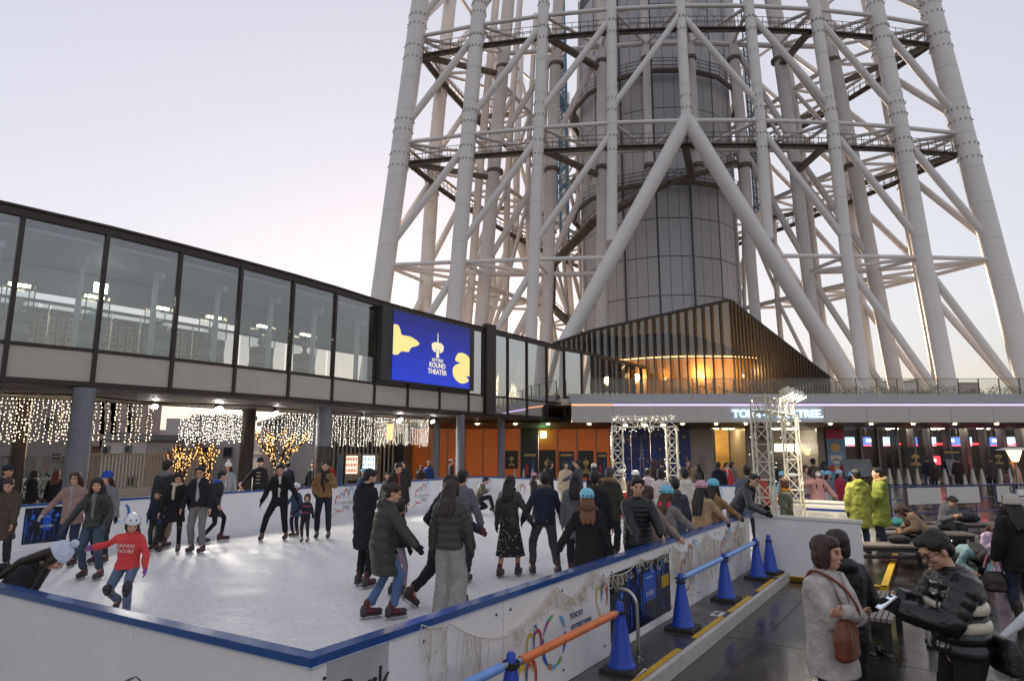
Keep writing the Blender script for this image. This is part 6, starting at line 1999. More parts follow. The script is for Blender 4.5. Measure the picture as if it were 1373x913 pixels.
    if hat == 'cap':
        m = cloth(hatc)
        f = MB().loft([ring(S(hd((0, -.01, zz))), H3 @ Vector((1, 0, 0)), H3 @ Vector((0, 1, 0)), rx * k_, ry * k_, 18) for zz, rx, ry in ((.04, .088, .106), (.09, .085, .1), (.13, .06, .07), (.14, .02, .02))])
        hb_ = put_local('cap', f.mesh('cap', m, 60), T)
        put_local('peak', MB().ell(S(hd((0, .12, .042))), (.065 * k_, .06 * k_, .008 * k_), H3, 14, 6).mesh('peak', m, 60), hb_)
    T['_s'] = s
    return dict(T=T, s=s, S=S, sp=sp, hd=hd, wri=wri, elb=elb, an=an, kne=kne, pel=pel, shj=shj, RM=RM, vox=vox)
# ================================================================ trusses, benches, barriers and odds
M_TRUSS = mat('truss_white', lin(212, 206, 188), rough=.35, metal=.3, var=.06)
M_TRUSSLIGHT = emit('truss_bulb', (1, .93, .78), 1.4, sample=False)
def truss_arm(parent, a, b, w=.29, side=None, step=.32, r=.022, lights=0.0, seed=1):
    a, b = Vector(a), Vector(b); d = (b - a); L = d.length; d.normalize()
    x, y, _ = frame(d)
    if side is not None:
        x = Vector(side); x = (x - d * x.dot(d)).normalized(); y = d.cross(x)
    cs = [x * (w / 2) * i + y * (w / 2) * j for i, j in ((-1, -1), (1, -1), (1, 1), (-1, 1))]
    for c in cs:
        MB().tube(a + c, b + c, r, r, 8).build('chord', M_TRUSS, parent, smooth=40)
    n = max(2, int(L / step)); br = MB()
    for k in range(n):
        p, q = a + d * (L * k / n), a + d * (L * (k + 1) / n)
        for e in range(4):
            c0, c1 = cs[e], cs[(e + 1) % 4]
            if (k + e) % 2: c0, c1 = c1, c0
            br.tube(p + c0, q + c1, r * .5, r * .5, 6, caps=False)
            br.tube(p + c0, p + c1, r * .5, r * .5, 6, caps=False)
    tag(br.build('lacing', M_TRUSS, parent, smooth=40), kind='stuff')
    if lights:
        rr_ = random.Random(seed); lm = MB()
        for k in range(int(L * lights)):
            t = rr_.random(); c = cs[rr_.randrange(4)]
            octa(lm, a + d * (L * t) + c * 1.15 + Vector((rr_.uniform(-.04, .04), rr_.uniform(-.04, .04), rr_.uniform(-.12, .02))), rr_.uniform(.006, .0105))
        tag(lm.build('fairy_lights', M_TRUSSLIGHT, parent), kind='stuff')
def par_lamp(parent, c, aim, r=.1, power=0):
    aim = Vector(aim).normalized(); c = Vector(c)
    MB().tube(c - aim * .16, c, r * .8, r, 14).build('lamp_can', M_TRUSS, parent, smooth=40)
    MB().tube(c + aim * .002, c + aim * .012, r * .9, r * .9, 14).build('lamp_lens', emit('truss_lamp', (1, .93, .8), 8), parent, smooth=40)
    if power:
        Lm = bpy.data.lights.new('truss_lamp_beam', 'SPOT'); Lm.energy = power; Lm.spot_size = R(110); Lm.spot_blend = .7; Lm.shadow_soft_size = .1; Lm.color = (1, .9, .7)
        lo = bpy.data.objects.new('truss_lamp_beam', Lm); COL.objects.link(lo); lo.location = c + aim * .05; lo.rotation_euler = aim.to_track_quat('-Z', 'Y').to_euler()
        lo.parent = parent; lo.matrix_parent_inverse = parent.matrix_basis.inverted()
# arch at the far opening
ta, tb = Vector((3.0, 18.25, IZ)), Vector((4.48, 18.0, IZ))
arch = thing('truss_arch', 'square white truss arch wrapped in fairy lights before the blue mural', 'truss', ta)
sd_ = (tb - ta).normalized()
for p in (ta, tb):
    truss_arm(arch, p, p + Vector((0, 0, 2.7)), .29, sd_, lights=26, seed=int(p.x * 10))
truss_arm(arch, ta + Vector((0, 0, 2.83)) - sd_ * .14, tb + Vector((0, 0, 2.83)) + sd_ * .14, .28, (0, 0, 1), lights=50, seed=5)
for t in (.16, .52, .86):
    par_lamp(arch, ta.lerp(tb, t) + Vector((0, .05, 2.72)), (.1, -.5, -1), .07, 16)
# gate truss beside the counter wall
ga_, gb_ = Vector((4.85, 12.45, .0)), Vector((6.35, 14.6, .0))
gate = thing('truss_gate', 'tall white truss gate with floodlamps on top beside the white counter wall', 'truss', ga_)
gd_ = (gb_ - ga_).normalized()
for p in (ga_, gb_):
    truss_arm(gate, p, p + Vector((0, 0, 3.0)), .29, gd_, lights=6, seed=int(p.x * 10))
truss_arm(gate, ga_ + Vector((0, 0, 3.12)) - gd_ * .14, gb_ + Vector((0, 0, 3.12)) + gd_ * .14, .28, (0, 0, 1), lights=12, seed=6)
for t in (.35, .52, .7, .88):
    par_lamp(gate, ga_.lerp(gb_, t) + Vector((.32, -.1, 3.34)), (.45, -.1, -.9), .13, 26)
    p = ga_.lerp(gb_, t)
    MB().beam(p + Vector((0, 0, 3.26)), p + Vector((.28, -.08, 3.42)), .03, .03).build('lamp_arm', M_TRUSS, gate)
MB().add([(4.55, 12.35, 3.28), (4.2, 12.2, 3.34), (4.3, 12.6, 3.34), (4.6, 12.7, 3.28)], [(0, 1, 2, 3)]).build('reflector', M_TRUSS, gate)
for p in (ga_, gb_, ):
    MB().box((p.x, p.y, .02), (.5, .5, .03), ang).build('base_plate', M_TRUSS, gate)
# wooden slat benches
M_BSLAT = mat('bench_slat', lin(134, 124, 117), rough=.45, var=.2, scale=4, stretch=(1, 14, 14), bump=.3, rvar=.15)
M_BLEG = mat('bench_frame', lin(44, 40, 40), rough=.5, var=.15)
def bench(label, c, rotz, L=1.8, D=.72, H=.42, slats=9):
    o = thing('bench', label, 'bench', (c[0], c[1], 0), rotz, 'slatted benches on the plaza')
    for k in range(slats):
        y = -D / 2 + D * (k + .5) / slats
        put_local('slat', MB().box((0, y, H - .02), (L, D / slats - .012, .04)).mesh('slat', M_BSLAT), o)
    for sx in (-1, 1):
        for sy in (-1, 1):
            put_local('leg', MB().box((sx * (L / 2 - .08), sy * (D / 2 - .06), (H - .04) / 2), (.07, .07, H - .04)).mesh('leg', M_BLEG), o)
        put_local('cross_rail', MB().box((sx * (L / 2 - .08), 0, H - .075), (.06, D - .12, .06)).mesh('cross_rail', M_BLEG), o)
    for sy in (-1, 1):
        put_local('side_rail', MB().box((0, sy * (D / 2 - .05), H - .08), (L - .2, .04, .07)).mesh('side_rail', M_BLEG), o)
    put_local('lower_shelf', MB().box((0, 0, .17), (L - .25, D - .2, .03)).mesh('lower_shelf', M_BLEG), o)
    return o
bench('nearest slatted bench between the grey coated woman and the phone man', (4.3, 8.25), R(55.5), 1.6, .8, .42, 14)
bench('slatted bench where the lilac girl sits', (8.6, 12.05), R(-4), 1.7, .5)
bench('slatted bench just left of the lilac girl', (7.3, 12.9), R(-4), 1.6, .5)
bench('slatted bench under the brown coated girl', (9.1, 14.6), R(-6), 2.0, .55)
bench('slatted bench carrying the teal bag', (9.6, 15.7), R(-4), 2.2, .5)
bench('farthest slatted bench with a black bag pile', (11.6, 16.4), R(-4), 2.2, .5)
bench('slatted bench under the green jacketed person', (10.4, 12.9), R(-4), 1.6, .5)
# clothes, bags and shoes left about
def soft(name, label, cat, blobs, m, group=None, fold=.05):
    mb = MB()
    c0 = Vector(blobs[0][0])
    o = thing(name, label, cat, (c0.x, c0.y, c0.z - blobs[0][1][2]), 0, group)
    for c, r in blobs: mb.ell(Vector(c) - Vector(o.location), r)
    rounded(mb, {'bag': 'bag_body'}.get(cat, 'cloth'), m, o, .02, 3, fold)
    return o
def bag(label, c, r, m, strap=True):
    o = soft('shoulder_bag', label, 'bag', [((c[0], c[1], c[2] + r[2]), r), ((c[0] + r[0] * .5, c[1], c[2] + r[2] * .8), (r[0] * .6, r[1], r[2] * .75))], m)
    if strap:
        pts = [(-r[0] * .7, 0, r[2] * 1.6), (-r[0] * .4, .05, r[2] * 2.5), (r[0] * .4, .05, r[2] * 2.5), (r[0] * .7, 0, r[2] * 1.6)]
        put_local('strap', MB().path(curve3(pts, 5), .015, 6).mesh('strap', M_RUB, 60), o)
    return o
bag('teal bag lying on the far slatted bench', (9.3, 15.7, .42), (.3, .15, .09), cloth((60, 140, 136), 'puff'))
bag('black bag pile on the farthest bench', (11.4, 16.4, .42), (.3, .16, .13), cloth((26, 26, 30), 'puff'))
bag('dark grey coat heaped on the far bench', (8.75, 15.75, .42), (.26, .16, .09), cloth((52, 50, 54)), False)
bag('dark bag on the bench left of the lilac girl', (7.6, 12.95, .42), (.22, .14, .08), cloth((36, 34, 38)), False)
sc_ = thing('suitcase', 'black trolley suitcase with raised handle and green lid beyond the benches', 'suitcase', (13.2, 17.3, 0))
put_local('shell', MB().box((0, 0, .36), (.42, .26, .62)).mesh('shell', cloth((34, 36, 38), 'puff')), sc_)
put_local('lid_panel', MB().box((0, -.14, .5), (.3, .02, .22)).mesh('lid_panel', cloth((90, 170, 90), 'puff')), sc_)
put_local('handle', MB().path([(-.14, .05, .66), (-.14, .05, 1.0), (.14, .05, 1.0), (.14, .05, .66)], .012, 6).mesh('handle', M_RUB, 60), sc_)
for sx in (-1, 1): put_local('wheel', MB().tube((sx * .17 - .015, .1, .03), (sx * .17 + .015, .1, .03), .03, .03, 12).mesh('wheel', M_RUB, 40), sc_)
gv = thing('blue_glove', 'small bright blue glove lying on the nearest bench', 'glove', (4.36, 8.12, .42))
g_ = MB().ell((0, 0, .02), (.06, .05, .022)).limb([(.04, .02, .02), (.1, .03, .03)], [.016, .012], 6).limb([(.04, -.01, .02), (.11, -.02, .02)], [.016, .012], 6).limb([(-.03, .03, .02), (-.08, .05, .03)], [.018, .014], 6)
rounded(g_, 'glove_body', cloth((30, 70, 190), 'gloss'), gv, .008, 2)
def footwear(label, c, rot, m, boot=False):
    o = thing('boot' if boot else 'shoe', label, 'shoe', c, rot, 'shoes left by the nearest bench')
    f = MB().limb([(0, -.05, .045), (0, .1, .035)], [.046, .038], 10)
    f.limb([(0, -.05, .24 if boot else .09), (0, -.05, .05)], [.055 if boot else .045, .046], 10)
    rounded(f, 'upper', m, o, .009, 3)
    put_local('sole', MB().loft([[Vector((x, y, zz)) for x, y in ((-.04, -.1), (.04, -.1), (.047, .06), (.025, .15), (-.025, .15), (-.047, .06))] for zz in (0, .02)]).mesh('sole', M_SKATE_D), o)
wht = cloth((196, 190, 182), 'leather'); gry = cloth((130, 136, 150), 'leather'); blk = cloth((30, 30, 34), 'gloss')
for lab, dx, dy, r_, m_, bt in (('white ankle boot standing by the bench corner, left one', 4.92, 7.85, -70, wht, True), ('white ankle boot standing by the bench corner, right one', 5.08, 7.7, -80, wht, True), ('grey blue sneaker behind the white boots, left one', 5.05, 8.1, -60, gry, False), ('grey blue sneaker right of the white boots', 5.3, 7.95, -75, gry, False), ('shiny black shoe under the bench, left one', 3.95, 7.55, 200, blk, False), ('shiny black shoe under the bench, right one', 4.1, 7.48, 190, blk, False)):
    footwear(lab, (dx, dy, .004), R(r_), m_, bt)
um = thing('folded_umbrella', 'clear folded umbrella slanting in at the right edge', 'umbrella', (5.0, 6.3, 0))
ua, ub = DP(1312, 880, 5.4), DP(1395, 812, 5.6)
um.location = ua
MB().path([ua, ua.lerp(ub, .1), ua.lerp(ub, .5), ua.lerp(ub, .9), ub], [.006, .012, .032, .05, .03], 12).build('canopy', mat('clear_vinyl', lin(190, 190, 194), rough=.15, var=.15, scale=12, bump=.3), um, smooth=60)
MB().path([ua.lerp(ub, -.06), ua], .006, 8).build('ferrule', M_STEELTUBE, um, smooth=60)
MB().path([ub, ub.lerp(ua, -.4)], .007, 8).build('shaft', M_STEELTUBE, um, smooth=60)
# long pipe barrier before the entrance, with white sheets
M_PIPE = mat('navy_pipe', lin(52, 58, 104), rough=.4, var=.1)
fa_, fb_ = Vector((10.6, 19.4, 0)), Vector((19.5, 22.0, 0))
pf = thing('pipe_barrier', 'low navy pipe barrier with white sheets in front of the entrance', 'barrier', fa_)
n = 12
for k in range(n):
    p = fa_.lerp(fb_, k / (n - 1))
    MB().tube((p.x, p.y, 0), (p.x, p.y, 1.12), .03, .03, 8).build('post', M_PIPE, pf, smooth=40)
for z in (.3, .7, 1.08):
    MB().tube(fa_ + Vector((0, 0, z)), fb_ + Vector((0, 0, z)), .024, .024, 8).build('rail', M_PIPE, pf, smooth=40)
for t0_, t1_ in ((.16, .3), (.33, .47), (.55, .61)):
    a, b = fa_.lerp(fb_, t0_), fa_.lerp(fb_, t1_)
    MB().wallbar(a, b, .55, 1.04, .01, -.04).build('white_sheet', M_PWHITE, pf)
M_WCONE = mat('white_post', lin(205, 208, 208))
wc = None
for k, px in enumerate([525, 537, 548, 559, 690, 702, 714, 730] + [1193 + 12.4 * j for j in range(15)]):
    p = DP(px, 640, GY - 1.3 - (.0 if px > 900 else .4))
    if wc is None:
        wc = thing('slim_cone', 'x', 'cone', (p.x, p.y, 0), 0, 'white slim cones before the entrance')
        put_local('body', MB().loft([[Vector((x * w, y * w, z)) for x, y in ((-1, -1), (1, -1), (1, 1), (-1, 1))] for z, w in ((.04, .13), (.85, .05), (.95, .04))]).mesh('body', mat('slim_cone_white', lin(196, 192, 188), rough=.5, var=.06)), wc)
        put_local('base', MB().box((0, 0, .02), (.34, .34, .04)).mesh('base', M_RUB), wc)
        c = wc
    else:
        c = copy_tree(wc)
    c.location = (p.x, p.y, 0.0)
    grp = 'in front of the orange wall' if px < 900 else 'in front of the ticket gates'
    c['label'] = 'slim white cone %s, %s' % (grp, ORD[k if px < 900 else k - 8])
    c['group'] = 'slim cones ' + grp
# patio heater
ph = DP(1366, 655, 30); hx = Vector((ph.x, ph.y, 0))
ht = thing('patio_heater', 'glowing patio heater with flat hood at the right edge', 'heater', hx)
MB().tube(hx, hx + Vector((0, 0, 1.75)), .05, .05, 10).build('pole', M_STEELTUBE, ht, smooth=40)
MB().tube(hx, hx + Vector((0, 0, .35)), .28, .22, 14).build('base', M_STEELTUBE, ht, smooth=40)
MB().tube(hx + Vector((0, 0, 1.6)), hx + Vector((0, 0, 2.1)), .12, .3, 14).build('burner', emit('heater_glow', (1, .36, .1), 3.5), ht, smooth=40)
MB().tube(hx + Vector((0, 0, 2.12)), hx + Vector((0, 0, 2.24)), .75, .3, 18).build('hood', M_PWHITE, ht, smooth=40)
# clear acrylic screen with reflections beside the rink gate
ac = thing('clear_screen', 'clear plastic screen with lamp glints right of the pink coated girl', 'screen', (8.4, 15.6, 0))
MB().wallbar((7.9, 15.3), (9.0, 16.6), .1, 1.25, .015).build('pane', glass('acrylic', (.86, .88, .9), ior=1.7, rough=.05), ac)
for q in ((7.9, 15.3), (9.0, 16.6)): MB().beam((q[0], q[1], 0), (q[0], q[1], 1.27), .04, .04).build('post', M_PIPE, ac)
# ================================================================ the people of the photograph
def Wp(px, y): return (DP(px, 660, y).x, y)
JEANS, NAVYJ, BLACK, CHAR = (74, 92, 120), (40, 50, 72), (24, 24, 28), (44, 44, 48)
A3 = .14
G_SK = 'skaters on the ice'
def P(label, at, face, h, **k):
    k.setdefault('group', G_SK)
    return person(label, at, face, h, **k)
# --- left foreground
P('person in black coat and white knitted bobble hat bent over behind the near boards', Wp(16, 6.3), 78, 1.6, lean=42, head=(0, 16), tc=(22, 22, 26), hem=.66, hat='beanie', hatc=(206, 214, 230), hair='long', hc=(44, 28, 20), extra='pom', wr=[(-.3, -.42, 1.0), (.2, .4, .62)], hip=.26, gloves=(24, 24, 28))
c = P('child in white helmet and coral red lettered sweater with knee pads, arms spread', Wp(180, 8.4), 170, 1.27, tc=(222, 74, 74), tk='knit', top='sweater', hem=.84, bc=(92, 108, 132), bk='denim', hat='helmet', hatc=(226, 228, 234), hair='mid', hc=(46, 30, 22), pads=True, wr=[(-.34, .16, .86), (.52, .06, 1.2)], an=[(-.1, .12, A3), (.18, -.18, .3)], hip=.06, lean=6, side=-4, gloves=(150, 92, 160), head=(-24, 16), scarf=None)
for t_, zz, sz in (('JAPAN', 1.25, .068), ('FIGURE', 1.165, .058)):
    S_, sp_ = c['S'], c['sp']
    me = text_mesh(t_, sz, .004, cloth((236, 190, 180)), .001)
    RM_ = c['RM']; ux, uy = RM_ @ Vector((-1, 0, 0)), RM_ @ Vector((0, 0, 1)); n_ = ux.cross(uy)
    me.transform(Matrix.Translation(S_(sp_((0, .155, zz)))) @ Matrix((ux, uy, n_)).transposed().to_4x4())
    put_local('lettering', me, c['T'])
P('woman with long brown hair in dark leather jacket, jeans and maroon skates near the left', (120, 776), 172, 1.62, top='jacket', tc=(42, 44, 40), tk='leather', hem=.86, inner=(120, 118, 116), bc=(62, 76, 92), bk='denim', hair='long', hc=(38, 24, 20), wr=[(-.24, .2, .92), (.42, .12, .9)], an=[(-.17, .05, A3), (.14, -.06, A3)], hip=.04, gloves=(70, 84, 104), head=(-14, 8), lean=4)
P('woman in beige coat and glasses left behind the leather jacket woman', Wp(100, 12.0), 170, 1.62, tc=(150, 122, 112), hem=.74, inner=(150, 150, 156), bc=NAVYJ, bk='denim', hair='mid', hc=(70, 44, 34), glasses=True, wr=[(-.2, .2, 1.0), (.42, .22, .96)], gloves=(200, 200, 204))
P('woman in bright blue beanie and grey sweater behind the leather jacket woman', Wp(142, 12.3), 176, 1.6, top='sweater', tc=(120, 120, 122), tk='knit', hem=.8, bc=(40, 42, 50), hair='mid', hc=(64, 36, 28), hat='beanie', hatc=(40, 76, 170), wr=[(-.3, .1, .9), (.2, .2, .9)], gloves=(24, 24, 28))
P('woman in olive brown hooded coat at the left edge looking down', Wp(12, 11.6), 160, 1.56, tc=(76, 64, 52), hem=.55, hair='short', hc=(60, 38, 28), hood=(70, 58, 46), head=(0, 20), bc=(44, 42, 46), wr=[(-.18, .2, .8), (.18, .2, .8)], hip=.03)
P('person in dark cap behind the olive coat at the left edge', Wp(6, 14.2), 100, 1.66, tc=(40, 36, 38), hat='cap', hatc=(34, 38, 64), bc=BLACK)
# --- group at centre left
P('man seen from behind in charcoal jacket and beige trousers by the back boards', (214, 735), 4, 1.78, top='jacket', tc=(48, 50, 52), hem=.84, bc=(150, 130, 108), hood=(110, 110, 114))
P('small child in navy jacket and green trousers before the beige trousered man', (206, 738), 170, 1.18, top='jacket', tc=(36, 42, 58), hem=.82, bc=(46, 60, 48), hair='short', wr=[(-.18, .2, .9), (.18, .2, .9)], gloves=(50, 110, 180), head=(0, 14), sc=(46, 44, 46))
P('woman in black coat with cream scarf and black tights', (230, 740), 158, 1.6, tc=(26, 24, 28), hem=.64, flare=1.25, bottom='tights', tights=(24, 22, 24), hair='bob', hc=(24, 18, 18), scarf=(206, 190, 166), an=[(-.13, .1, A3), (.26, -.22, .18)], hip=.05, wr=[(-.34, .16, .86), (.3, .12, .82)], head=(-14, 14))
P('man in black zip jacket, glasses and light grey trousers', (262, 741), 178, 1.7, top='jacket', tc=(28, 30, 34), hem=.86, bc=(122, 118, 116), hair='short', glasses=True, head=(0, 18), wr=[(-.28, .1, .82), (.32, .1, .84)], an=[(-.14, .04, A3), (.12, -.04, A3)], inner=(170, 168, 164))
P('person in dark grey knee coat with blue hood gliding behind the black jacket man', (283, 727), 60, 1.62, tc=(46, 44, 48), hem=.62, hood=(50, 90, 170), hair='short', bottom='tights', an=[(-.1, .22, A3), (.1, -.22, A3)], hip=.08, lean=10)
P('person in white knitted hat and grey jacket at the back boards', (301, 699), 178, 1.6, top='jacket', tc=(150, 152, 156), hem=.78, bottom='tights', tights=(22, 20, 22), hair='mid', hat='beanie', hatc=(232, 228, 222), extra='pom', inner=(220, 220, 218), wr=[(-.3, .1, .86), (.18, .2, .98)])
P('toddler in yellow coat, pink hat and pink striped tights at the back boards', (320, 696), 10, .98, top='coat', tc=(184, 158, 108), tk='puff', hem=.62, flare=1.35, bottom='tights', tights=(214, 140, 170), hat='beanie', hatc=(226, 170, 186), hair='none', pads=True, sc=(60, 60, 66), wr=[(-.28, .1, .86), (.28, .1, .86)])
c = P('man in black duffle coat with pale toggles and jeans by the back boards', (344, 696), 170, 1.72, tc=(30, 28, 32), hem=.72, bc=(52, 66, 96), bk='denim', hat='beanie', hatc=(40, 38, 42), hair='short', wr=[(-.26, .08, .84), (.5, .06, .92)], skin=(214, 172, 146))
for k_ in range(4):
    put_local('toggle', MB().limb([c['S'](c['sp']((-.05, .15, 1.3 - .1 * k_))), c['S'](c['sp']((.05, .15, 1.3 - .1 * k_)))], [.014, .014], 6).mesh('toggle', cloth((206, 190, 160)), 60), c['T'])
P('man in black suit jacket and white shirt striding on the ice', (372, 724), 172, 1.76, top='jacket', tc=(20, 20, 24), hem=.76, inner=(206, 196, 196), bc=(22, 22, 26), hair='short', an=[(-.16, -.02, A3), (.34, .04, A3)], hip=.07, wr=[(-.42, .12, .86), (.36, .1, .86)], gloves=(24, 26, 34), head=(0, 14), lean=4)
P('toddler in black and pink dotted suit reaching out to the suited man', (408, 726), 178, 1.0, top='jacket', tc=(40, 34, 40), hem=.8, bc=(44, 36, 44), hair='bob', hc=(24, 18, 18), wr=[(-.34, .12, .82), (.52, .12, .98)], an=[(-.13, .03, A3), (.1, .0, A3)], sc=(120, 118, 120), trim=((206, 96, 140), (1.3, 1.05), .012), side=-4, hk=1.32)
P('man in camel jacket and dark scarf pointing, dark jeans', (432, 722), 170, 1.74, top='jacket', tc=(134, 102, 66), hem=.88, inner=(70, 40, 44), scarf=(44, 36, 40), bc=(34, 36, 46), hair='short', wr=[(-.12, .3, 1.3), (.2, .05, 1.0)], an=[(-.13, .0, A3), (.13, .0, A3)], sc=(40, 62, 52), gloves=(40, 40, 44))
P('child in blue jacket and white hat behind the dotted toddler', Wp(398, 15.9), 200, 1.16, top='jacket', tc=(70, 90, 120), hat='helmet', hatc=(230, 232, 236), hair='short', bc=(50, 52, 60), wr=[(-.3, .1, .9), (.44, .1, .96)])
P('boy with pale blue helmet by the boards before the vending machines', Wp(487, 20.5), 190, 1.36, top='jacket', tc=(40, 60, 100), hat='helmet', hatc=(120, 196, 222), bc=BLACK)
P('child in camouflage jacket skating before the rainbow boards', Wp(520, 17.2), 200, 1.42, top='jacket', tc=(104, 104, 92), bc=(70, 68, 66), hair='short')
P('man in dark jacket with hood looking down before the rainbow boards', Wp(532, 15.0), 150, 1.72, top='jacket', tc=(46, 40, 36), hood=(40, 36, 34), inner=(170, 60, 60), hair='short', head=(0, 20), bc=BLACK)
P('woman with long dark hair at the far boards behind the dark hooded man', Wp(541, 21.5), 190, 1.6, tc=(40, 38, 42), hair='long')
# --- centre foreground
P('tall man in long black coat seen from behind, left of the olive coat woman', (486, 787), 28, 1.74, tc=(26, 28, 34), hem=.5, bc=(22, 22, 26), hair='short', scarf=(24, 24, 28), wr=[(-.22, .1, .88), (.22, .12, .86)], head=(30, 18), an=[(-.11, .06, A3), (.12, -.04, A3)])
P('woman with tied hair in long olive quilted coat and blue jeans gliding right', (508, 830), 58, 1.68, tc=(50, 50, 44), tk='puff', quilt=.05, pitch=.14, hem=.55, thick=.02, bc=(78, 104, 144), bk='denim', leg=.82, hair='bun', hc=(50, 32, 26), hood=(50, 50, 44), wr=[(-.12, .18, .84), (.42, .34, .88)], gloves=(22, 22, 26), an=[(-.09, -.12, A3), (.1, .14, A3)], hip=.06, lean=9, head=(24, 8))
P('girl with white sleeve and striped tights half hidden behind the olive coat', Wp(536, 9.7), 60, 1.3, top='jacket', tc=(36, 34, 38), hem=.84, bottom='tights', tights=(150, 130, 140), hair='mid', wr=[(-.2, .1, .86), (.25, .15, .8)], gloves=(26, 26, 30), an=[(-.1, -.05, A3), (.1, .1, A3)])
P('woman in olive puffer jacket and wide light grey trousers seen from behind', Wp(604, 8.35), 16, 1.66, top='jacket', tc=(52, 52, 44), tk='puff', quilt=.09, pitch=.1, hem=.84, thick=.022, bottom='wide', bc=(146, 142, 138), leg=.82, hair='mid', hc=(48, 30, 24), hood=(52, 52, 44), gloves=(62, 62, 66), wr=[(-.26, .04, .8), (.29, .1, .82)], head=(10, 4))
P('man in dark navy coat and glasses behind the wide trousered woman, one skate trailing', Wp(592, 9.15), 50, 1.78, tc=(38, 40, 50), hem=.72, bc=(34, 34, 38), hair='short', glasses=True, gloves=(92, 36, 44), wr=[(-.2, .1, .9), (.42, .3, .98)], an=[(-.12, -.36, .2), (.14, .16, A3)], hip=.08, lean=10, head=(20, 4))
P('man in grey jacket beyond the navy coated man', Wp(619, 10.6), 20, 1.7, top='jacket', tc=(104, 102, 108), hem=.84, bc=(44, 44, 50), gloves=(92, 40, 48), wr=[(-.25, .05, .84), (.3, .15, .86)])
P('person in olive jacket gliding low in a squat on the far ice', (640, 690), 78, 1.6, hip=.46, an=[(-.1, -.06, A3), (.12, .52, .22)], lean=22, top='jacket', tc=(84, 80, 58), tk='puff', hem=.84, bc=(34, 34, 38), wr=[(-.22, .3, .78), (.22, .3, .78)], sc=(40, 38, 40))
M_DOT = None
def dotted():
    m = bpy.data.materials.new('dotted_skirt'); m.use_nodes = True
    N, L = m.node_tree.nodes, m.node_tree.links; p = N['Principled BSDF']; p.inputs['Roughness'].default_value = .8
    tc_ = N.new('ShaderNodeTexCoord'); vo = N.new('ShaderNodeTexVoronoi'); vo.inputs['Scale'].default_value = 22; L.new(tc_.outputs['Object'], vo.inputs['Vector'])
    cr = N.new('ShaderNodeValToRGB'); cr.color_ramp.interpolation = 'CONSTANT'; cr.color_ramp.elements[0].color = lin(206, 190, 160); cr.color_ramp.elements[1].color = lin(26, 24, 28); cr.color_ramp.elements[1].position = .2
    L.new(vo.outputs['Distance'], cr.inputs[0]); L.new(cr.outputs[0], p.inputs['Base Color']); return m
P('woman in black jacket and dotted black skirt holding hands, seen from behind', (683, 773), 18, 1.6, top='jacket', tc=(44, 44, 42), tk='leather', hem=.86, bottom='skirt', bc=(26, 24, 28), bk=dotted(), skirt_hem=.36, skirt_flare=1.55, tights=(196, 150, 126), hair='mid', hc=(26, 20, 20), scarf=(28, 28, 30), wr=[(-.25, .0, .86), (.4, .1, .9)], gloves=(26, 26, 28), an=[(-.14, -.12, A3), (.12, .12, A3)])
P('man in navy sweater and dark grey trousers holding hands, seen from behind', (731, 771), -10, 1.72, top='sweater', tc=(34, 38, 58), hem=.84, bc=(70, 72, 74), hair='short', scarf=(96, 90, 78), wr=[(-.36, .06, .9), (.34, .12, .86)], an=[(-.2, .06, A3), (.2, -.1, A3)], hip=.07, gloves=(36, 34, 38))
P('girl in pale blue helmet and black coat with fur collar, arms spread, seen from behind', Wp(787, 8.4), 4, 1.52, tc=(26, 25, 27), hem=.5, flare=1.15, fur=(110, 84, 62), hat='helmet', hatc=(126, 200, 224), hair='mid', hc=(120, 78, 52), wr=[(-.5, .02, .78), (.36, .0, .8)], gloves=(24, 24, 26), bottom='tights')
P('woman in grey coat behind the blue helmeted girl', Wp(772, 11.0), 10, 1.64, tc=(104, 104, 108), hem=.6, hair='mid', hc=(24, 20, 20), scarf=(30, 36, 52))
P('person in long black coat and olive scarf right of the grey coated woman', Wp(798, 10.4), 14, 1.7, tc=(26, 28, 36), hem=.46, hair='short', scarf=(62, 62, 44), flare=1.1)
P('person with olive fur trimmed hood further up the ice', Wp(818, 12.6), 30, 1.68, tc=(56, 54, 44), hem=.7, hood=(60, 56, 46), fur=(150, 124, 92), hair='short', hc=(70, 66, 64), bc=BLACK)
P('child in pink cap on the far ice right of the navy sweater man', Wp(716, 19.5), 70, 1.28, top='jacket', tc=(60, 48, 44), hat='cap', hatc=(214, 150, 170), hair='mid', hc=(50, 32, 26), bc=BLACK)
c = P('young man in black puffer jacket leaning on the blue cap rail, facing the camera', Wp(853, 8.6), 176, 1.69, top='jacket', tc=(26, 26, 29), tk='puff', quilt=.09, pitch=.06, thick=.022, hem=.84, bc=(30, 32, 40), hair='short', hc=(22, 18, 18), wr=[(-.2, .5, 1.03), (.12, .46, 1.03)], hand_dir=[(-.05, .5, -.8), (.25, .9, -.25)], gloves=[None, (62, 64, 64)], head=(6, 2), lean=5)
HB = MB()
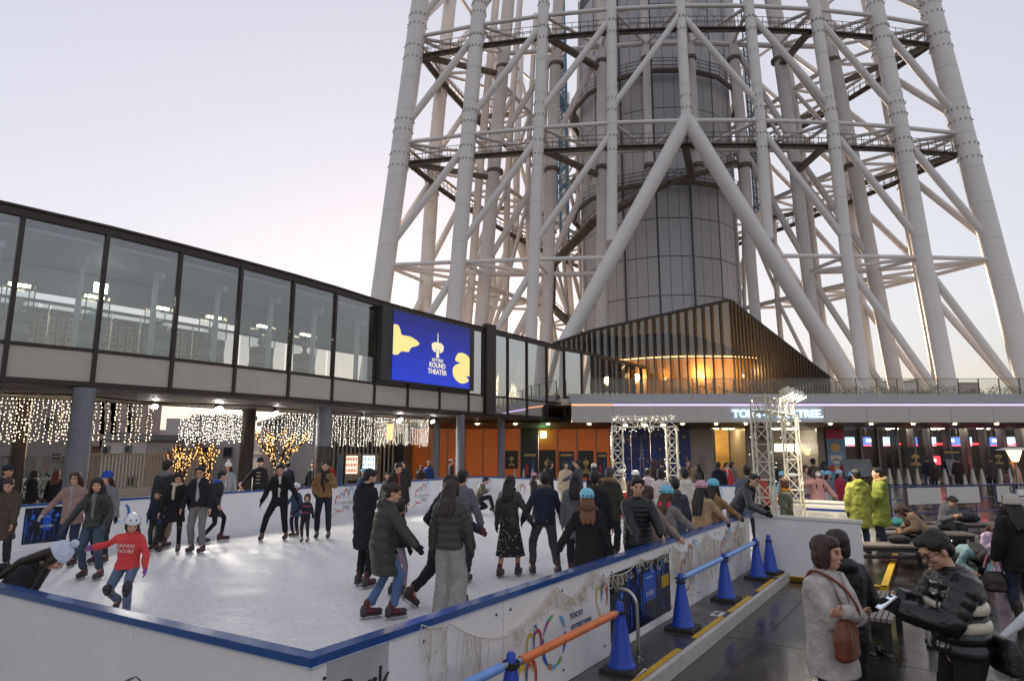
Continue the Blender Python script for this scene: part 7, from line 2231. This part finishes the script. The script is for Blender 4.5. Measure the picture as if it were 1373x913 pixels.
# --- queue along the boards at right
P('woman with brown hair and beige jacket behind the leaning young man', Wp(866, 8.9), 60, 1.56, top='jacket', tc=(150, 132, 116), hair='mid', hc=(72, 44, 34), bc=BLACK, wr=[(-.2, .2, .95), (.3, .35, 1.0)])
P('girl in pale blue helmet with pink hood and grey coat holding the rail', Wp(893, 9.7), 60, 1.48, tc=(134, 124, 120), hem=.62, hood=(224, 60, 96), hat='helmet', hatc=(112, 194, 220), hair='mid', hc=(96, 58, 40), wr=[(-.2, .2, .9), (.3, .46, .98)], gloves=(30, 28, 32))
P('boy in slate hooded jacket with checked shirt tail', Wp(906, 11.6), 10, 1.52, top='jacket', tc=(70, 74, 82), hem=.86, hood=(70, 74, 82), bc=(84, 96, 116), bk='denim', hair='short')
P('man in white hooded jacket seen from behind', Wp(919, 12.8), 6, 1.66, top='jacket', tc=(224, 216, 204), hem=.8, hood=(224, 216, 204), bc=NAVYJ, bk='denim', hair='short')
P('woman in white coat with dark bobbed hair, seen from behind', Wp(887, 14.4), 0, 1.6, tc=(216, 208, 200), hem=.6, hair='bob', hc=(28, 20, 20))
P('girl in pink helmet with long straight black hair and beige coat', Wp(940, 10.7), 50, 1.5, tc=(176, 146, 112), hem=.52, hat='helmet', hatc=(208, 150, 172), hair='long', hc=(22, 16, 16), wr=[(-.2, .2, .9), (.3, .46, .95)], gloves=(26, 26, 30), bottom='tights', thick=.02)
P('girl in sky blue helmet and tan coat reaching for the rail', Wp(956, 11.2), 60, 1.5, tc=(150, 116, 78), hem=.52, hat='helmet', hatc=(110, 196, 226), hair='long', hc=(46, 28, 22), wr=[(-.2, .2, .9), (.3, .5, .98)], gloves=(24, 24, 26), bottom='tights')
P('man in dark padded jacket leaning over to the rail by the truss gate', Wp(983, 11.9), 110, 1.7, top='jacket', tc=(62, 64, 66), tk='puff', quilt=.08, hem=.82, lean=34, scarf=(60, 54, 40), hair='short', glasses=True, wr=[(-.05, .5, 1.05), (.3, .5, 1.0)], gloves=(24, 24, 26), head=(40, -16), bc=BLACK)
P('child in bright red jacket behind the leaning young man', Wp(846, 13.6), 10, 1.38, top='jacket', tc=(226, 74, 62), hem=.82, hair='mid', hc=(70, 44, 34), bc=BLACK)
P('blond haired person in black jacket beside the white jacketed man', Wp(918, 14.0), 0, 1.62, top='jacket', tc=(34, 32, 36), hair='short', hc=(150, 98, 58), fur=(196, 176, 150), bc=BLACK)
P('person in grey blue jacket behind the truss gate', Wp(1003, 13.8), 20, 1.68, top='jacket', tc=(92, 104, 118), hair='short', bc=NAVYJ, bk='denim')
P('person in rust red jacket behind the truss gate leg', Wp(1016, 14.6), 0, 1.66, top='jacket', tc=(150, 62, 46), hair='short', bc=NAVYJ, bk='denim')
P('woman in grey green coat with orange scarf at the gate counter', Wp(1053, 13.2), -60, 1.56, z=.09, tc=(96, 98, 82), hem=.6, hair='bob', hc=(98, 66, 44), scarf=(196, 124, 44), shoes='boot', bc=BLACK, group='people around the rink gate')
# --- far ice
P('child in white helmet and cream jacket under the truss arch', Wp(833, 18.8), 60, 1.4, top='jacket', tc=(196, 178, 146), hat='helmet', hatc=(232, 228, 220), hair='mid', bc=(60, 54, 52))
P('child in white helmet and pink jacket under the truss arch', Wp(853, 17.2), -30, 1.42, top='jacket', tc=(210, 92, 156), tk='puff', hat='helmet', hatc=(236, 236, 240), hair='mid', bc=(50, 50, 60), wr=[(-.3, .2, 1.0), (.2, .1, .9)])
P('person in pale lilac jacket under the truss arch', Wp(869, 17.4), 20, 1.5, top='jacket', tc=(196, 184, 190), hair='short', bc=BLACK)
P('couple member in brown coat beneath the truss arch', Wp(878, 19.6), 10, 1.7, tc=(84, 62, 46), hair='mid', hc=(50, 32, 24))
P('couple member in black coat beneath the truss arch', Wp(889, 19.4), 0, 1.72, tc=(28, 28, 34), hair='short')
P('woman in long cream coat facing the far boards', Wp(759, 20.2), 170, 1.62, tc=(212, 192, 160), hem=.46, hair='mid', hc=(40, 26, 24), bottom='tights', inner=(190, 180, 170))
P('man in grey sweater reaching out to the cream coated woman', Wp(776, 19.6), -70, 1.68, top='sweater', tc=(72, 76, 84), hair='short', wr=[(-.1, .5, 1.1), (.2, .1, .85)], bc=(40, 42, 50))
P('woman in black hooded coat at the far boards', Wp(737, 20.6), 100, 1.62, tc=(34, 34, 40), hood=(60, 62, 70), hair='mid', hc=(30, 22, 22))
P('child with white helmet far behind the cream coated woman', Wp(797, 21.2), 0, 1.5, top='jacket', tc=(30, 30, 34), hat='helmet', hatc=(236, 230, 214), hair='mid')
for px, y, col, hcol, lab in ((1050, 18.6, (130, 190, 200), (118, 200, 226), 'child in sky blue helmet and pale teal jacket beyond the truss gate'), (1064, 17.6, (110, 100, 96), (226, 226, 226), 'child in white helmet beyond the second truss leg'), (1103, 19.4, (96, 100, 112), (126, 200, 226), 'child in sky blue helmet and grey jacket right of the pink fur coat'), (1112, 19.0, (120, 120, 128), (120, 190, 222), 'second child in sky blue helmet behind the clear screen'), (1127, 19.8, (176, 50, 76), (170, 196, 226), 'child in pale helmet and crimson jacket before the tall banner'), (1144, 18.2, (90, 96, 110), (126, 190, 220), 'small child in blue helmet left of the green parkas')):
    P(lab, Wp(px, y), 160, 1.34, top='jacket', tc=col, hat='helmet', hatc=hcol, hair='mid', bc=BLACK)
P('girl in pink fluffy coat and white mask raising one hand', Wp(1096, 16.2), 172, 1.56, tc=(214, 158, 150), tk='fur', hem=.7, thick=.03, hair='long', hc=(56, 34, 28), mask=True, wr=[(-.5, .1, .92), (.36, .2, 1.36)], bottom='tights')
P('woman with brown hair and pale sleeve beside the pink fluffy coat', Wp(1080, 17.8), 150, 1.58, top='jacket', tc=(176, 150, 140), hair='mid', hc=(52, 34, 28), wr=[(-.2, .2, 1.0), (.2, .25, 1.35)])
# --- visitors on the plaza
G_V = 'visitors on the plaza'
def V(label, at, face, h, **k):
    k.setdefault('group', G_V); k.setdefault('shoes', 'shoe'); return person(label, at, face, h, **k)
for px, y, f, h, kw in ((924, 25, 170, 1.76, dict(label='man in open tan trench coat before the mural', tc=(150, 128, 100), hem=.45, inner=(60, 50, 46), hc=(110, 72, 46))),
    (938, 24, -90, 1.62, dict(label='woman in black leather jacket facing the trench coat man', tc=(34, 34, 36), tk='leather', hem=.8, hair='long', bc=(30, 30, 32))),
    (965, 22.5, 30, 1.74, dict(label='man in navy hooded jacket with hands in pockets before the gold windows', tc=(30, 34, 50), hem=.8, hood=(30, 34, 50), bc=NAVYJ)),
    (976, 27, 170, 1.62, dict(label='woman in red and white scarf by the gold windows', tc=(200, 70, 66), hair='mid', scarf=(226, 210, 206))),
    (984, 28, 150, 1.6, dict(label='woman in patterned grey coat by the gold windows', tc=(120, 112, 112), hair='mid')),
    (1041, 26, 0, 1.66, dict(label='dark coated visitor in front of the shop window, left of the pair', tc=(44, 38, 40), hair='mid')),
    (1093, 26, 0, 1.76, dict(label='visitor in olive backpack jacket before the shop window', tc=(58, 56, 46), hat='beanie', hatc=(40, 40, 40))),
    (1108, 27, 0, 1.68, dict(label='black coated visitor beside the tall banner', tc=(30, 28, 32), hair='long')),
    (1247, 34, 10, 1.76, dict(label='man in navy jacket and jeans facing the ticket gates', tc=(34, 38, 56), hem=.84, bc=(60, 78, 110), bk='denim')),
    (1256, 33.5, 0, 1.5, dict(label='shorter dark visitor beside the navy jacketed man at the gates', tc=(40, 36, 40), hair='mid')),
    (1288, 34, 20, 1.72, dict(label='visitor in long maroon black coat before the night poster', tc=(44, 30, 34), hem=.4)),
    (1334, 33, 0, 1.76, dict(label='man in grey black jacket standing legs apart at the gates', tc=(52, 54, 60), bc=(26, 26, 30))),
    (1352, 32, 0, 1.05, dict(label='toddler in purple grey coat holding an adult hand at far right', tc=(86, 76, 84), hem=.6)),
    (1368, 31, -70, 1.66, dict(label='woman in grey coat reaching down to the toddler', tc=(150, 142, 138), hem=.5, lean=14)),
    (770, 30, 200, 1.66, dict(label='visitor in dark jacket before the orange wall posters', tc=(40, 36, 40), hair='mid')),
    (604, 31, 90, 1.66, dict(label='visitor in navy coat walking before the orange wall, left side', tc=(36, 38, 50))),
    (574, 29.5, 180, 1.6, dict(label='visitor with blue collar standing at the far boards', tc=(40, 60, 120), hair='mid')),
    (563, 29, 180, 1.5, dict(label='visitor in brown coat crouching near the orange wall', tc=(70, 52, 44), hair='mid', hip=.1)),
    (418, 24.5, 170, 1.72, dict(label='visitor in black suit standing behind the back boards', tc=(24, 24, 28), inner=(180, 170, 166))),
    (441, 26.0, 0, 1.68, dict(label='visitor in red jacket behind the camel jacket man', tc=(160, 44, 44))),
    (371, 23.8, 30, 1.66, dict(label='visitor in brown jacket behind the suited skater', tc=(70, 56, 46))),
    (384, 24.4, -20, 1.7, dict(label='visitor in navy puffer behind the suited skater', tc=(40, 46, 76), tk='puff')),
    (42, 18.6, 30, 1.6, dict(label='dark haired visitor behind the glass balustrade, left one', tc=(40, 36, 38), hair='mid')),
    (73, 18.9, -20, 1.6, dict(label='auburn haired visitor behind the glass balustrade, right one', tc=(38, 36, 42), hair='mid', hc=(110, 54, 30)))):
    V(kw.pop('label'), Wp(px, y), f, h, **kw)
V('person in yellow green parka seen from behind on the gate mat', (1158, 744), 10, 1.68, z=.085, shoes='skate', tc=(140, 144, 62), hem=.5, flare=1.12, thick=.028, hood=(140, 144, 62), bc=(42, 50, 70), bk='denim', hair='short', wr=[(-.24, .02, .8), (.25, .1, .84)], gloves=(30, 30, 34), sc=(170, 40, 50))
V('person in green parka with fur hood facing their companion on the gate mat', (1188, 741), -70, 1.7, z=.085, shoes='skate', tc=(126, 136, 56), hem=.5, flare=1.1, thick=.028, hood=(126, 136, 56), fur=(176, 150, 100), bc=(42, 50, 70), bk='denim', hair='short', wr=[(-.1, .28, 1.06), (.12, .28, 1.04)], sc=(170, 40, 50))
V('girl in beige brown coat sitting on a bench and bending to her skates', (8.95, 14.3), -80, 1.58, shoes='skate', z=0.006, hip=.46, lean=40, an=[(-.1, .34, A3), (.1, .4, A3)], tc=(150, 124, 100), hem=.8, thick=.025, bottom='tights', hair='long', hc=(62, 36, 26), wr=[(-.14, .46, .5), (.14, .46, .5)], head=(0, 24))
V('girl in pale blue top bending forward to the ground left of the lilac girl', (7.75, 11.3), 190, 1.5, hip=.34, lean=84, top='sweater', tc=(136, 168, 172), hem=.85, bc=(30, 30, 34), hair='mid', hc=(40, 28, 24), an=[(-.12, .06, .088), (.14, .0, .088)], wr=[(-.14, .5, .3), (.14, .5, .3)], head=(0, 20), shoes='sneaker')
V('girl in lilac jacket and trousers sitting on the bench looking down', (8.55, 11.85), 182, 1.4, hip=.44, an=[(-.1, .36, .088), (.12, .4, .088)], top='jacket', tc=(190, 166, 192), tk='puff', hem=.84, bc=(186, 164, 190), hair='mid', hc=(66, 40, 34), lean=24, head=(0, 30), wr=[(-.14, .32, .72), (.06, .36, .72)], shoes='sneaker', sc=(200, 206, 210))
V('person in dark green jacket bending over a bench at right', (10.2, 12.7), 80, 1.68, hip=.4, lean=72, top='jacket', tc=(62, 70, 50), hem=.82, bc=(34, 32, 38), hair='short', an=[(-.1, .2, .088), (.1, .26, .088)], wr=[(-.14, .6, .6), (.14, .6, .6)])
c = V('woman in cream knitted hat and black coat with handbag, seen from behind at right', Wp(1356, 8.7), 8, 1.62, tc=(24, 22, 26), hem=.72, thick=.03, hat='beanie', hatc=(196, 190, 180), hair='mid', bc=(38, 46, 66), bk='denim', shoes='boot', sc=(50, 40, 36), wr=[(-.28, .06, .88), (.26, .1, .9)])
def hang_bag(c, local, size, m, label, straps, name='handbag', sm=None, rotz=0.0):
    T = c['T']; M = Matrix.Translation(T.location) @ Matrix.Rotation(T.rotation_euler.z, 4, 'Z')
    o = thing(name, label, 'bag', M @ Vector(local), T.rotation_euler.z + rotz)
    w, d, h = size
    b = MB().loft([[Vector((x * w * k / 2, y * d * q / 2, z * h)) for x, y in ((-1, -.6), (-.6, -1), (.6, -1), (1, -.6), (1, .6), (.6, 1), (-.6, 1), (-1, .6))] for z, k, q in ((0, .8, .7), (.1, 1, 1), (.6, .95, 1), (.95, .78, .5), (1, .7, .3))])
    rounded(b, 'bag_body', m, o, .011, 4, .02)
    for pts in straps:
        inv = (Matrix.Translation(o.location) @ Matrix.Rotation(o.rotation_euler.z, 4, 'Z')).inverted()
        put_local('strap', MB().path([inv @ (M @ Vector(p)) for p in curve3(pts, 6)], .011, 6).mesh('strap', sm or m, 60), o)
    return o
hang_bag(c, (-.3, .06, .4), (.28, .13, .26), cloth((40, 26, 30), 'leather'), 'dark handbag hanging from the black coated woman at right', [[(-.42, .06, .7), (-.36, .06, .85), (-.28, .08, .88)], [(-.2, .06, .7), (-.24, .06, .84), (-.28, .08, .88)]], sm=cloth((190, 120, 120), 'leather'))
# --- near pair on the plaza
c = V('woman in long light grey wool coat with arms folded beside the gate wall', Wp(1097, 4.9), 150, 1.63, tc=(186, 178, 172), hem=.71, thick=.016, flare=1.06, hair='bob', hc=(58, 36, 28), bc=(36, 40, 58), bk='denim', wr=[(.12, .22, 1.2), (-.13, .18, 1.13)], hand_dir=[(1, -.25, .1), (-1, -.3, .1)], mirror_pole=[(-.9, .0, -.6), (.9, .0, -.6)], head=(-14, 2), shoes='boot', scarf=None)
lap = MB().limb([c['S'](c['sp']((-.06, .1, 1.43))), c['S'](c['sp']((-.05, .17, 1.3))), c['S'](c['sp']((.0, .175, 1.16)))], [.022, .03, .012], 8).limb([c['S'](c['sp']((.06, .1, 1.43))), c['S'](c['sp']((.05, .17, 1.3))), c['S'](c['sp']((.0, .175, 1.16)))], [.022, .03, .012], 8)
rounded(lap, 'lapel', cloth((190, 182, 176)), c['T'], .008, 3)
hang_bag(c, (.1, .2, .84), (.3, .12, .27), cloth((112, 56, 40), 'leather'), 'brown leather shoulder bag at the grey coated woman\'s hip', [[(-.02, .2, 1.06), (.0, .24, 1.16), (.05, .18, 1.3), (.1, .07, 1.38), (.11, -.04, 1.385), (.07, -.13, 1.26)]], 'shoulder_bag', rotz=.25)
V('person with brown hair in black hooded jacket behind the grey coated woman', Wp(1119, 5.45), 10, 1.6, top='jacket', tc=(26, 26, 30), tk='puff', hem=.8, hood=(26, 26, 30), thick=.02, hair='bob', hc=(42, 28, 24), bc=(30, 30, 34), wr=[(-.2, .2, .95), (.16, .25, 1.05)])
c = V('man in glossy black down jacket with pale bands tapping a phone', Wp(1268, 4.6), -84, 1.72, top='jacket', tc=(22, 22, 26), tk='gloss', quilt=.085, pitch=.085, thick=.034, hem=.9, bc=(24, 24, 28), hair='short', hc=(30, 22, 20), glasses=True, head=(-4, 28), lean=3, wr=[(-.05, .36, 1.17), (.09, .33, 1.22)], hand_dir=[(.1, .9, .25), (-.5, .8, -.1)], gloves=[(28, 28, 32), None])
for zz in (1.06, 1.17):
    S_, sp_ = c['S'], c['sp']; ax_, ay_ = c['RM'] @ Vector((1, 0, 0)), c['RM'] @ Vector((0, 1, 0))
    f = MB().loft([ring(S_(sp_((0, 0, zz + dz_))), ax_, ay_, (.204 + o_) * c['s'], (.161 + o_) * c['s'], 24) for dz_, o_ in ((0, -.012), (.012, .003), (.03, .009), (.05, .009), (.066, .003), (.078, -.012))])
    put_local('pale_band', f.mesh('pale_band', cloth((206, 196, 176), 'gloss'), 60), c['T'])
T = c['T']; M = Matrix.Translation(T.location) @ Matrix.Rotation(T.rotation_euler.z, 4, 'Z')
hp_ = c['S'](c['wri'][0]) + Vector((.03, .11, .045)) * c['s']
ph = thing('mobile_phone', 'flat phone with bright edge held by the man in the down jacket', 'phone', M @ hp_, T.rotation_euler.z)
RP = Matrix.Rotation(R(-38), 3, 'X')
put_local('phone_body', MB().box((0, 0, 0), (.075, .15, .009), RP).mesh('phone_body', mat('phone_white', lin(210, 208, 206), rough=.2, var=0)), ph)
put_local('phone_screen', MB().box(RP @ Vector((0, 0, .0055)), (.068, .135, .002), RP).mesh('phone_screen', emit('phone_glow', lin(190, 200, 215), .12)), ph)
hang_bag(c, (-.16, -.17, .84), (.27, .12, .22), cloth((26, 24, 26), 'leather'), 'black shoulder bag on the back of the man in the down jacket', [[(.1, -.22, .92), (.19, -.12, 1.2), (.12, .05, 1.42), (-.02, .14, 1.34), (-.14, .2, 1.1)]], 'shoulder_bag')

# --- more of the crowd
V('person in grey hooded top sitting on the far bench beside the teal bag', (10.2, 15.45), 170, 1.64, hip=.44, an=[(-.1, .36, .088), (.12, .4, .088)], top='jacket', tc=(110, 110, 114), hem=.84, hood=(110, 110, 114), lean=22, head=(0, 20), wr=[(-.14, .34, .74), (.12, .36, .72)])
V('person in black jacket hunched on the farthest bench', (12.2, 16.15), 190, 1.66, hip=.44, an=[(-.1, .36, .088), (.12, .4, .088)], top='jacket', tc=(34, 34, 38), hem=.84, lean=34, head=(0, 24), wr=[(-.14, .42, .6), (.12, .42, .6)])
